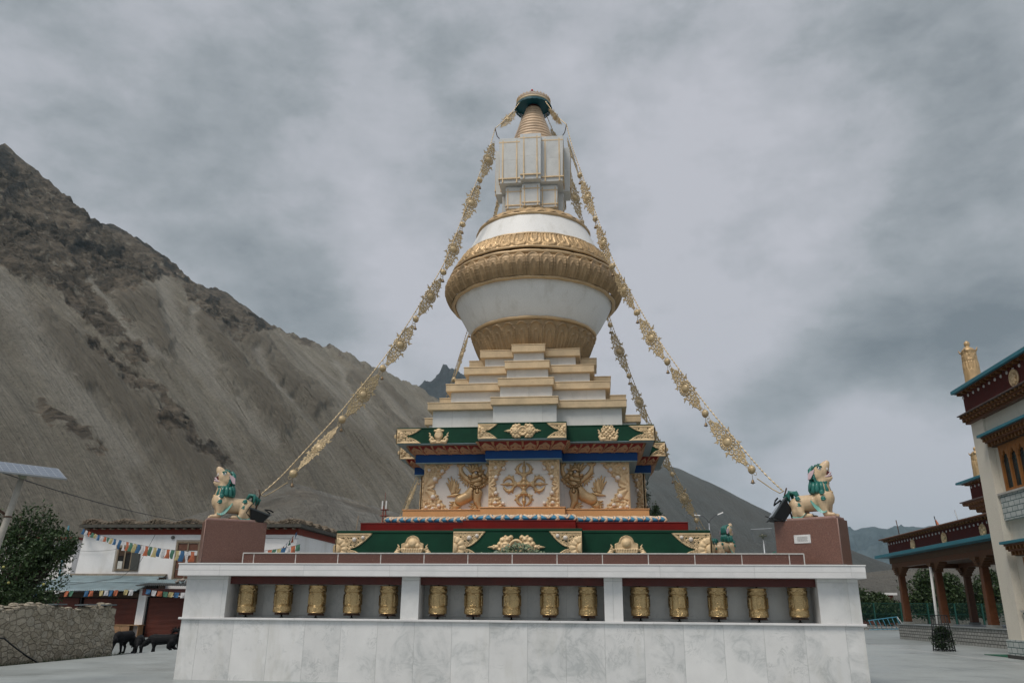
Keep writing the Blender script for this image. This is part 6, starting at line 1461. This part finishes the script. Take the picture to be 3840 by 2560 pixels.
# ---- prayer flags
def flags(name, label, p0, p1, sag, n, w_, h_, seed, order=(0, 1, 2, 3, 4), skip=0.0, gap=1.08):
    rng = random.Random(seed); p0, p1 = Vector(p0), Vector(p1); t = thing(name, label, 'prayer flags', tuple(p0), 0, 'strings of prayer flags'); L_ = (p1-p0).length
    at = lambda f: p0.lerp(p1, f)+Vector((0, 0, -sag*4*f*(1-f)))
    b = MB(); b.tube([at(k/50) for k in range(51)], .006, 4); b.build('string', BLACKM, t)
    for k in range(n):
        if rng.random() < skip: continue
        f0 = (k+.04)/n; f1 = min(1, f0+w_/L_); a, c_ = at(f0), at(f1); hh = h_*rng.uniform(.85, 1.05); out = Vector(((p1-p0).y, -(p1-p0).x, 0)).normalized(); ph = rng.uniform(0, 6); sw = rng.uniform(-.25, .1); V = []; nx, nz = 5, 6
        for j in range(nz+1):
            for i in range(nx+1):
                u, v = i/nx, j/nz; p = a.lerp(c_, u)+Vector((0, 0, -hh*v))+(c_-a)*sw*v+out*(.05*v*math.sin(u*5+ph+v*3)*h_/.3+.02*v); V.append(p)
        F = [(j*(nx+1)+i, (j+1)*(nx+1)+i, (j+1)*(nx+1)+i+1, j*(nx+1)+i+1) for j in range(nz) for i in range(nx)]
        m = MB(); m.add(V, F, 0, True)
        for q in range(7):                     # block printed lines
            j = 1+q % 4; i = rng.randrange(1, nx); base = V[j*(nx+1)+i]; e1 = (V[j*(nx+1)+i+1]-base)*rng.uniform(.3, .7); e2 = (V[(j+1)*(nx+1)+i]-base)*.18
            if e1.length > 0:
                for sgn in (-1, 1): m.add([base+out*.004*sgn, base+e1+out*.004*sgn, base+e1+e2+out*.004*sgn, base+e2+out*.004*sgn], [(0, 1, 2, 3)], 1)
        m.build('flag', [FLAGC[order[k % 5]], PRINT], t)
    return t
flags('prayer_flags', 'string of small prayer flags across the upper left of the white house', (-27.75, 17.55, 5.80), (-24.66, 16.2, 5.07), .06, 11, .21, .30, 1)
flags('prayer_flags', 'string of large prayer flags hanging past the window and the balcony door', (-24.41, 16.0, 5.04), (-16.2, 9.0, 3.93), .10, 18, .44, .48, 2)
flags('prayer_flags', 'string of mixed prayer flags hanging under the tin eave of the shops', (-28.4, 14.72, 2.30), (-22.3, 14.72, 2.40), .05, 22, .21, .30, 3, (4, 1, 0, 2, 3), .5)
flags('prayer_flags', 'string of prayer flags pinned across the red signboard of the shops', (-21.7, 14.85, 2.42), (-18.2, 14.85, 2.34), .12, 11, .26, .28, 4)
flags('prayer_flags', 'string of prayer flags rising from the left parapet toward the house corner', (-15.4, 14.0, 4.32), (-13.0, 13.5, 4.62), .06, 9, .25, .36, 6, (0, 1, 2, 3, 4))
flags('prayer_flags', 'steep string of prayer flags hanging from the right corner of the white house', (-14.75, 17.4, 5.6), (-14.3, 13.5, 4.15), .1, 7, .30, .34, 7, (0, 2, 3, 1, 2))
# ================================================================ right side: monastery with porch
mon = thing('monastery', 'cream Tibetan monastery block with maroon frieze and teal eaves at the right edge', 'monastery', (21, 0, 0))
YF, YN = 7.1, -12.0                                              # far corner, and a corner behind the frame
def rafters(name, x, z0, z1, d, y0, y1, pitch, w_, mat, parent):
    """a row of timber ends, each its own part (copies share one mesh)"""
    first = None; y = y1; k = 0
    while y > y0 and k < 46:
        if first is None:
            b = MB(); b.box(x-d, y-w_, z0, x, y, z1); first = b.build(name, mat, parent)
        else:
            o = first.copy(); C.objects.link(o); o.parent = parent; o.matrix_basis = Matrix.Translation((0, y-y1, 0)) @ first.matrix_basis
        y -= pitch; k += 1
b = MB(); b.box(17.72, YN, .66, 30, YF-.30, 8.92); b.build('wall', CREAMW, mon)
b = MB(); b.loft([[(17.40, 6.08, .66), (17.9, 6.08, .66), (17.9, YF, .66), (17.40, YF, .66)], [(17.47, 6.10, 8.92), (17.9, 6.10, 8.92), (17.9, YF, 8.92), (17.47, YF, 8.92)]]); b.build('corner_pilaster', CREAMW, mon)
b = MB(); b.box(17.9, 6.75, .66, 30, YF, 8.92); b.build('north_wall', CREAMW, mon)
b = MB(); b.box(17.55, YN, 8.25, 17.72, 6.1, 8.92); b.build('upper_wall_band', CREAMW, mon)
b = MB(); b.box(17.33, YN, -.05, 30, YF+.07, .66); b.build('stone_base', STONEBL, mon)
b = MB(); b.box(17.30, YN, -.05, 30, YF+.09, .12); b.build('base_skirt', simple('dark_skirt', (.05, .048, .045), .8), mon)
# cornice under the frieze, frieze, roof
b = MB(); b.box(17.32, YN, 8.92, 30, YF+.12, 9.0); b.box(17.22, YN, 9.08, 30, YF+.15, 9.15); b.build('cornice_boards', BRNW, mon)
rafters('lower_bracket', 17.42, 9.0, 9.08, .22, YN, YF+.1, .30, .10, BRKT, mon); rafters('upper_bracket', 17.40, 9.15, 9.24, .28, YN, YF+.12, .30, .10, BRKT, mon)
b = MB(); b.box(17.42, YN, 9.0, 30, YF, 9.26); b.build('cornice_core', WOODD, mon)
b = MB(); y = YF+.19
while y > YN: b.box(17.05, y-.13, 9.25, 17.5, y, 9.285); b.box(17.1, y-.15, 9.285, 17.5, y-.14, 9.29); y -= .155
b.build('cornice_tiles', simple('slate_tiles', (.10, .075, .07), .7, var=.3), mon)
b = MB(); b.box(17.36, YN, 9.28, 30, YF+.02, 10.20); b.build('frieze', MAROON, mon)
b = MB(); b.box(17.12, YN, 10.20, 30, YF+.18, 10.23); b.build('eave_board', BRNW, mon)
rafters('rafter', 17.36, 10.12, 10.20, .20, YN, YF+.1, .42, .10, BRKT, mon)
b = MB(); b.box(17.0, YN, 10.23, 30, YF+.27, 10.37); b.build('roof_edge', TEALP, mon, .01)
b = MB(); b.box(17.05, YN, 10.37, 30, YF+.22, 10.40); b.build('roof_top', simple('pale_roof', (.42, .45, .46), .6), mon)
for k in range(20):
    y = YF-.02-.46*k; b = MB(); b.lathe([(.0, 0), (.068, .0), (.06, .03), (.0, .035)], 14); b.xf(Matrix.Translation((17.36, y, 10.03)) @ Matrix.Rotation(-math.pi/2, 4, 'Y')); b.build('white_dot', WHITEP, mon)
def medallion(x, y, z, r, parent):
    b = MB(); b.lathe([(0, .0), (r, 0), (r*.98, .05), (r*.84, .055), (r*.82, .03), (.01, .04)], 28); rng = random.Random(int(y*10))
    for k in range(16): a, q = rng.uniform(0, 6.28), rng.uniform(0, r*.7); b.sphere((q*math.cos(a), q*math.sin(a), .045), rng.uniform(.06, .13)*r/.33, 7, 4, sc=(1, 1, .5))
    b.xf(Matrix.Translation((x, y, z)) @ Matrix.Rotation(-math.pi/2, 4, 'Y')); b.build('medallion', GOLD_P, parent)
for y in (2.95, -1.6, -6.2): medallion(17.35, y, 9.70, .33, mon)
# windows: hoods with brackets, frames with lobed lights
def hood(y1, z, xf, parent, y0=YN):
    b = MB(); b.box(xf, y0, z, 17.72, y1, z+.10); b.build('window_hood', TEALP, parent, .008)
    b = MB(); b.box(xf+.10, y0, z-.07, 17.72, y1-.10, z-.002); b.box(xf+.18, y0, z-.26, 17.72, y1-.20, z-.20); b.build('hood_boards', BRNW, parent)
    rafters('hood_bracket', 17.72, z-.20, z-.07, .50, -.5, y1-.16, .26, .09, BRKT, parent); rafters('hood_bracket', 17.72, z-.40, z-.26, .36, -.5, y1-.22, .26, .09, BRKT, parent)
    b = MB(); b.box(17.50, y0, z-.42, 17.72, y1-.20, z-.07); b.build('hood_core', WOODD, parent)
hood(6.05, 8.12, 17.10, mon); hood(5.84, 4.02, 17.10, mon)
def lobed_window(y1, y0, z0, z1, nl, parent):
    b = MB(); t = .10; x = 17.60
    b.box(x, y0, z0, 17.74, y1, z0+t*1.3); b.box(x, y0, z1-t*1.6, 17.74, y1, z1); lw = (y1-y0-t)/nl
    for k in range(nl+1): ym = y0+k*lw; b.box(x-.004, ym, z0, 17.74, ym+t, z1)
    for k in range(nl):                                   # arched heads
        ya, yb = y0+k*lw+t, y0+(k+1)*lw; ym = (ya+yb)/2; hw = (yb-ya)/2; zt = z1-t*1.6
        for s in (-1, 1):
            pr = [(ym+s*hw, zt-.42), (ym+s*hw, zt), (ym, zt), (ym+s*hw*.05, zt-.05), (ym+s*hw*.30, zt-.12), (ym+s*hw*.36, zt-.20), (ym+s*hw*.72, zt-.24), (ym+s*hw*.78, zt-.38)]
            if s > 0: pr = pr[::-1]
            b.loft([[(x+.01, yy, zz) for yy, zz in pr], [(x+.08, yy, zz) for yy, zz in pr]])
    f = b.build('window', ORW, parent); g = MB(); g.box(17.69, y0, z0, 17.71, y1, z1); g.build('pane', GLASS, f); return f
lobed_window(5.60, -.6, 5.93, 7.70, 10, mon); lobed_window(-2.0, -6.0, 5.93, 7.72, 7, mon); lobed_window(5.35, -.6, 1.7, 3.55, 10, mon)
b = MB(); b.box(17.47, YN, 5.87, 17.75, 6.06, 5.94); b.box(17.48, YN, 1.62, 17.75, 6.0, 1.70); b.build('window_sill', simple('sill_stone', (.40, .39, .36), .7), mon)
b = MB(); b.box(17.53, YN, 4.93, 17.73, 6.0, 5.87); b.box(17.53, YN, .9, 17.73, 5.95, 1.62); b.build('stone_panel', STONEBL, mon)
# ---- porch wing
por = thing('porch', 'long monastery porch with brown timber columns, maroon frieze and teal eave', 'porch', (21.1, 22, 0)); Y1, Y0 = 29.3, 7.2
b = MB(); b.box(21.1, Y0, -.05, 31, Y1, .84); b.build('plinth', STONEBR, por); b = MB(); b.box(21.05, Y0, .84, 31, Y1+.05, .885); b.build('floor', PLAZA_D, por)
def column(x, y):
    b = MB(); b.box(x-.26, y-.26, .885, x+.26, y+.26, 1.03); c_ = b.build('column_base', simple('col_stone', (.26, .27, .26), .7) if 'col_stone' not in bpy.data.materials else bpy.data.materials['col_stone'], por)
    b = MB(); b.loft([[(x-w_, y-w_, z), (x+w_, y-w_, z), (x+w_, y+w_, z), (x-w_, y+w_, z)] for w_, z in ((.20, 1.03), (.17, 3.78))]); b.build('column', BRNW, por, .02)
    b = MB(); b.box(x-.24, y-.24, 3.78, x+.24, y+.24, 3.85)
    for k, (l, z0, z1) in enumerate([(.34, 3.85, 3.97), (.52, 3.97, 4.08), (.70, 4.08, 4.19), (.92, 4.19, 4.30)]): b.box(x-.20-.006*k, y-l, z0, x+.20+.006*k, y+l, z1)
    for k, l in enumerate((.30, .42, .54)): b.box(x-.22-.10*k, y-.16, 3.87+.14*k, x+.22+.1*k, y+.16, 4.0+.14*k)
    for yy in (-.12, -.04, .04, .12):
        for z in (3.9, 4.02, 4.14): b.sphere((x-.33-.04*(z-3.9)*5, y+yy, z), .05, 6, 4)
    b.build('capital', simple('carved_capital', (.13, .062, .030), .6, var=.3, scale=8) if 'carved_capital' not in bpy.data.materials else bpy.data.materials['carved_capital'], por)
for y in (28.4, 22.72, 17.04, 11.4): column(21.42, y)
for y in (28.4, 22.72): column(25.4, y)
b = MB(); b.box(21.22, Y0, 4.30, 21.64, Y1, 4.56); b.box(25.2, Y0, 4.30, 25.6, Y1, 4.56); b.box(21.64, 28.9, 4.30, 25.2, Y1, 4.56); b.build('beam', BRNW, por)
b = MB(); b.box(21.15, Y0, 4.56, 30.5, Y1+.1, 4.80); b.build('ceiling', simple('porch_ceiling', (.10, .055, .03), .7, var=.2), por)
b = MB(); b.box(21.12, Y0, 4.80, 30.5, Y1, 4.93); b.build('fascia_board', WOODD, por)
b = MB(); b.box(20.45, Y0, 4.93, 30.5, Y1+.75, 5.12); b.build('eave', TEALP, por, .01)
b = MB(); b.box(21.12, Y0, 5.12, 30.5, Y1-.1, 5.98); b.build('frieze', MAROON, por)
rafters('rafter', 21.12, 5.93, 6.03, .24, Y0, Y1-.05, .40, .12, BRKT, por); b = MB(); b.box(20.85, Y0, 6.03, 30.5, Y1+.2, 6.08); b.box(20.72, Y0, 6.08, 30.5, Y1+.34, 6.14); b.build('roof_edge', BRNW, por)
b = MB(); b.box(20.75, Y0, 6.14, 30.5, Y1+.3, 6.16); b.build('roof_top', bpy.data.materials['pale_roof'], por)
k = 0; y = Y1-.35
while y > Y0: 
    b = MB(); b.lathe([(0, 0), (.068, 0), (.06, .03), (0, .035)], 12); b.xf(Matrix.Translation((21.12, y, 5.80)) @ Matrix.Rotation(-math.pi/2, 4, 'Y')); b.build('white_dot', WHITEP, por); y -= .475; k += 1
for y in (24.85, 20.3, 15.68): medallion(21.11, y, 5.45, .34, por)
b = MB(); b.box(25.9, Y0, .885, 26.3, 21.3, 4.56); b.build('back_wall', STONEBR, por); b = MB(); b.box(25.86, 19.0, 2.2, 25.9, 20.0, 3.4); b.build('wall_niche', BLACKM, por)
# upper storey set back over the porch
b = MB(); b.box(23.4, 9, 6.16, 30, 20.35, 6.75); b.box(23.0, 9, 7.52, 30, 20.5, 8.42); b.build('upper_frieze', MAROON, por)
b = MB()
for k, (d_, z0, z1) in enumerate([(.25, 6.72, 6.86), (.05, 6.92, 7.05), (-.20, 7.12, 7.26), (-.42, 7.32, 7.44)]): b.box(23.1+d_, 9, z0, 30, 20.35+.30-d_, z1)
b.build('upper_cornice', BRNW, por)
for d_, z0, z1 in [(.05, 6.86, 6.92), (-.2, 7.05, 7.12), (-.42, 7.26, 7.32)]: rafters('storey_bracket', 23.5+d_, z0, z1, .40, 9, 20.6-d_, .32, .12, BRKT, por)
b = MB(); b.box(22.6, 9, 7.44, 30, 21.2, 7.50); b.build('upper_cornice_tiles', bpy.data.materials['slate_tiles'], por)
b = MB(); b.box(22.75, 9, 8.42, 30, 20.9, 8.48); b.build('upper_eave_board', BRNW, por); rafters('rafter', 23.0, 8.34, 8.42, .22, 9, 20.6, .42, .1, BRKT, por)
b = MB(); b.box(22.55, 9, 8.48, 30, 21.2, 8.60); b.build('upper_roof_edge', TEALP, por, .01)
for k in range(8):
    for x, z in ((23.0, 8.25), (23.4, 6.55)): b = MB(); b.lathe([(0, 0), (.068, 0), (.06, .03), (0, .035)], 12); b.xf(Matrix.Translation((x, 20.3-.46*k, z)) @ Matrix.Rotation(-math.pi/2, 4, 'Y')); b.build('white_dot', WHITEP, por)
# ---- gilded victory banners on the roofs
def victory_banner(label, loc, h, r):
    t = thing('victory_banner', label, 'roof ornament', loc, 0, 'gilded victory banners on the monastery roofs'); x, y, z = loc
    nz, na = 60, 96; zz = np.linspace(0, 1, nz)[:, None]; aa = np.linspace(0, 2*np.pi, na, endpoint=False)[None, :]
    rr = r*(1.12-.22*zz)+0*aa; rr = rr+r*.05*np.where(zz < .45, np.abs(np.cos(aa*4)), 0)*1.0
    rr = rr+r*.07*np.exp(-((zz-(.50-.05*np.cos(aa*12)**2))/.015)**2)+r*.09*((zz > .52) & (zz < .72) & (np.abs(np.sin(aa*8)) > .55))*np.where(zz > .56, 1, .8)+r*.08*((zz > .74) & (fbm(aa*5+0*zz, zz*14+0*aa, 4, 3) > .5))
    rr = rr+r*.08*((np.abs(zz-.99) < .012))
    b = MB(); b.v = np.stack([x+rr*np.cos(aa), y+rr*np.sin(aa), z+.03+h*.74*zz+0*aa], -1).reshape(-1, 3).tolist()
    for j in range(nz-1):
        for i in range(na): k = (i+1) % na; b.f.append((j*na+i, j*na+k, (j+1)*na+k, (j+1)*na+i)); b.m.append(0); b.s.append(True)
    b.f.append(tuple(reversed(range(na)))); b.m.append(0); b.s.append(False); b.build('drum', GOLD, t)
    zt = z+.03+h*.74; b = MB(); b.lathe([(r*1.02, zt), (r*.75, zt+h*.07), (r*.35, zt+h*.11), (r*.25, zt+h*.125), (r*.32, zt+h*.14), (r*.40, zt+h*.18), (r*.34, zt+h*.22), (.01, zt+h*.255)], 24, (x, y)); b.build('finial', GOLD, t)
    for k in range(4):
        a = math.pi/4+k*math.pi/2; d_ = Vector((math.cos(a), math.sin(a), 0)); p = Vector((x, y, zt)); b = MB(); b.tube([p+d_*r*.85, p+d_*r*1.12+Vector((0, 0, h*.02)), p+d_*r*1.3+Vector((0, 0, h*.08))], [r*.13, r*.15, r*.05], 7); b.build('spout', GOLD_D, t)
    b = MB(); b.lathe([(r*.9, z), (r*1.0, z+.03)], 20, (x, y)); b.build('foot', WOODD, t)
victory_banner('larger gilded victory banner on the corner of the teal monastery roof', (17.85, 7.0, 10.40), 2.08, .29)
victory_banner('gilded victory banner on the upper roof behind the cream pilaster', (23.25, 19.6, 8.60), 1.78, .30)
# ---- things round the porch
mt = thing('door_mat', 'green mat lying in the gap beside the monastery corner', 'mat', (18.2, 9.0, 0)); b = MB(); b.prism([(17.5, 7.5), (19.2, 7.5), (19.2, 9.6), (17.5, 9.6)], .0, .02); b.build('pile', simple('green_mat', (.01, .09, .05), .9, var=.2), mt)
mt = thing('porch_mat', 'green mat on the porch floor before the stone back wall', 'mat', (23.9, 15.8, .885)); b = MB(); b.box(22.4, 14.4, .886, 25.2, 16.4, .90); b.build('pile', bpy.data.materials['green_mat'], mt)
stp = thing('entrance_step', 'low stone step against the porch plinth', 'step', (20.3, 9.3, 0)); b = MB(); b.box(19.4, 8.6, 0, 21.05, 11.6, .16); b.build('tread', PLAZA_D, stp, .01)
wp = thing('white_pipe', 'tall white pipe leaning against the second porch column', 'pipe', (20.75, 22.6, 0)); b = MB(); b.tube([(20.85, 22.50, .0), (20.98, 22.50, 4.05)], .075, 12); b.build('pipe', WHITEP, wp)
tg = thing('tree_guard', 'round black iron tree guard on the paving in front of the porch', 'tree guard', (17.05, 12.3, 0)); b = MB()
for k in range(18):
    a = 2*math.pi*k/18; b.tube([(17.05+.44*math.cos(a), 12.3+.44*math.sin(a), 0), (17.05+.31*math.cos(a), 12.3+.31*math.sin(a), 1.5)], .012, 5)
for z, r in ((.05, .437), (.4, .405), (.75, .375), (1.1, .345), (1.48, .313)): b.torus((17.05, 12.3, z), r, .014, (0, 0, 1), 26, 5)
b.build('bars', BLACKM, tg)
tree('shrub', 'small dark shrub growing inside the iron tree guard', (17.05, 12.3, 0), [((17.05, 12.3, .36), (.46, .46, .36)), ((17.05, 12.3, .72), (.30, .30, .30))], 3600, .085, LEAF3, 31, None, .02, cat='shrub')
# fence, stand, kerb wall, orchard
kw = thing('kerb_wall', 'low stone kerb wall under the green mesh fence', 'wall', (35, 54.2, 0)); b = MB(); b.box(20, 54, -.1, 62, 54.5, .36); b.build('masonry', STONEBR, kw)
fn = thing('mesh_fence', 'green wire mesh fence along the orchard', 'fence', (35, 54.25, .36)); FG = simple('fence_green', (.004, .052, .038), .5)
for k in range(18):
    b = MB(); x = 20.5+k*2.4; b.box(x-.06, 54.2, .36, x+.06, 54.32, 2.40); b.build('post', FG, fn)
b = MB()
for k in range(22): z = .50+k*.088; b.box(20.5, 54.255, z, 61.3, 54.265, z+.008)
x = 20.5
while x < 61.3: b.box(x, 54.256, .45, x+.008, 54.264, 2.38); x += .10
for z in (.46, 1.4, 2.36): b.box(20.5, 54.24, z, 61.3, 54.28, z+.035)
b.build('mesh', FG, fn)
bs = thing('bike_stand', 'light blue tubular bicycle stand at the far edge of the square', 'bicycle stand', (27, 50, 0)); LB = simple('light_blue_tube', (.06, .24, .34), .5)
b = MB(); b.tube([(25.7, 50, .86), (28.3, 50.3, 1.20)], .035, 7); b.tube([(25.7, 50, .10), (28.6, 50.3, .20)], .03, 7); b.build('rail', LB, bs)
for k in range(7): f = k/6; p = Vector((25.75, 50, .86)).lerp(Vector((28.25, 50.3, 1.18)), f); b = MB(); b.tube([p, (p.x+.30, p.y, .12+.08*f)], .024, 6); b.build('bar', LB, bs)
b = MB(); b.tube([(28.3, 50.3, 1.2), (29.0, 50.6, .2)], .03, 6); b.build('end_leg', WHITEP, bs)
spots = [(27.0, 57.5, 4.3, 'orchard tree at the left end of the row, beside the platform corner'), (29.9, 58.5, 3.3, 'second orchard tree from the left, before the low red building'), (33.7, 57.5, 5.6, 'orchard tree framed between the first and second porch columns'), (36.5, 58.2, 5.2, 'orchard tree just left of the second porch column'), (39.4, 57.6, 5.5, 'orchard tree right of the white pipe'), (42.4, 58.5, 5.1, 'orchard tree behind the inner porch column'), (45.5, 57.8, 6.0, 'tall orchard tree between the inner and the near porch columns'), (48.9, 58.2, 5.8, 'orchard tree behind the near porch column'), (52.6, 58.0, 5.3, 'orchard tree at the right end of the row by the stone wall')]
rng = random.Random(77)
for k, (x, y, h, lab) in enumerate(spots):
    cr_ = [((x, y, h*.56), (1.9, 1.6, h*.38)), ((x+rng.uniform(-.9, .9), y-.4, h*.48), (1.3, 1.2, h*.30)), ((x+rng.uniform(-.7, .7), y, h*.78), (1.0, 1.0, h*.24)), ((x+rng.uniform(-1.1, 1.1), y, h*.38), (1.3, 1.0, h*.2))]
    tree('orchard_tree', lab, (x, y, -.1), cr_, 6000, .29, LEAF2, 100+k, 'orchard trees behind the mesh fence', .16, limbs=7, long_=2.0)
lb_ = thing('low_building', 'low red building with a white roof seen over the orchard trees', 'building', (40, 92, 0)); b = MB(); b.box(38.6, 90, -.1, 41.8, 96, 3.75); b.build('wall', simple('red_wall', (.12, .03, .022), .8), lb_); b = MB(); b.box(38.3, 89.5, 3.75, 42.2, 96.5, 4.05); b.build('roof', WHITEP, lb_)
for nm, lab, p0, p1, r in [('roof_pole', 'thin reddish pole at the far end of the porch roof', (21.9, 29.0, 6.14), (21.8, 29.0, 7.35), .03), ('roof_pole', 'tallest thin grey pole on the porch roof', (25.9, 29.0, 6.14), (25.6, 29.0, 8.0), .035), ('roof_pole', 'thin dark pole on the porch roof nearest the upper storey', (27.6, 27.0, 6.14), (27.5, 27.0, 8.1), .03)]:
    b = MB(); b.tube([p0, p1], r, 7); tag(b.build(nm, RUST if 'reddish' in lab else STEEL), lab, 'pole')
fp = thing('roof_flag', 'furled striped flag on a short pole on the porch roof', 'flag', (24.4, 29, 6.14)); b = MB(); b.tube([(24.4, 29, 6.14), (24.25, 29, 7.6)], .03, 7); b.build('pole', BLACKM, fp)
b = MB(); b.tube([(24.3, 28.95, 7.35), (24.42, 28.9, 6.9), (24.5, 28.9, 6.5)], [.03, .09, .05], 7); b.build('cloth', [FLAGC[2]], fp)
b = MB(); b.tube([(24.36, 28.9, 7.1), (24.48, 28.85, 6.75), (24.56, 28.85, 6.55)], [.02, .07, .04], 7); b.build('cloth_stripe', [FLAGC[4]], fp)
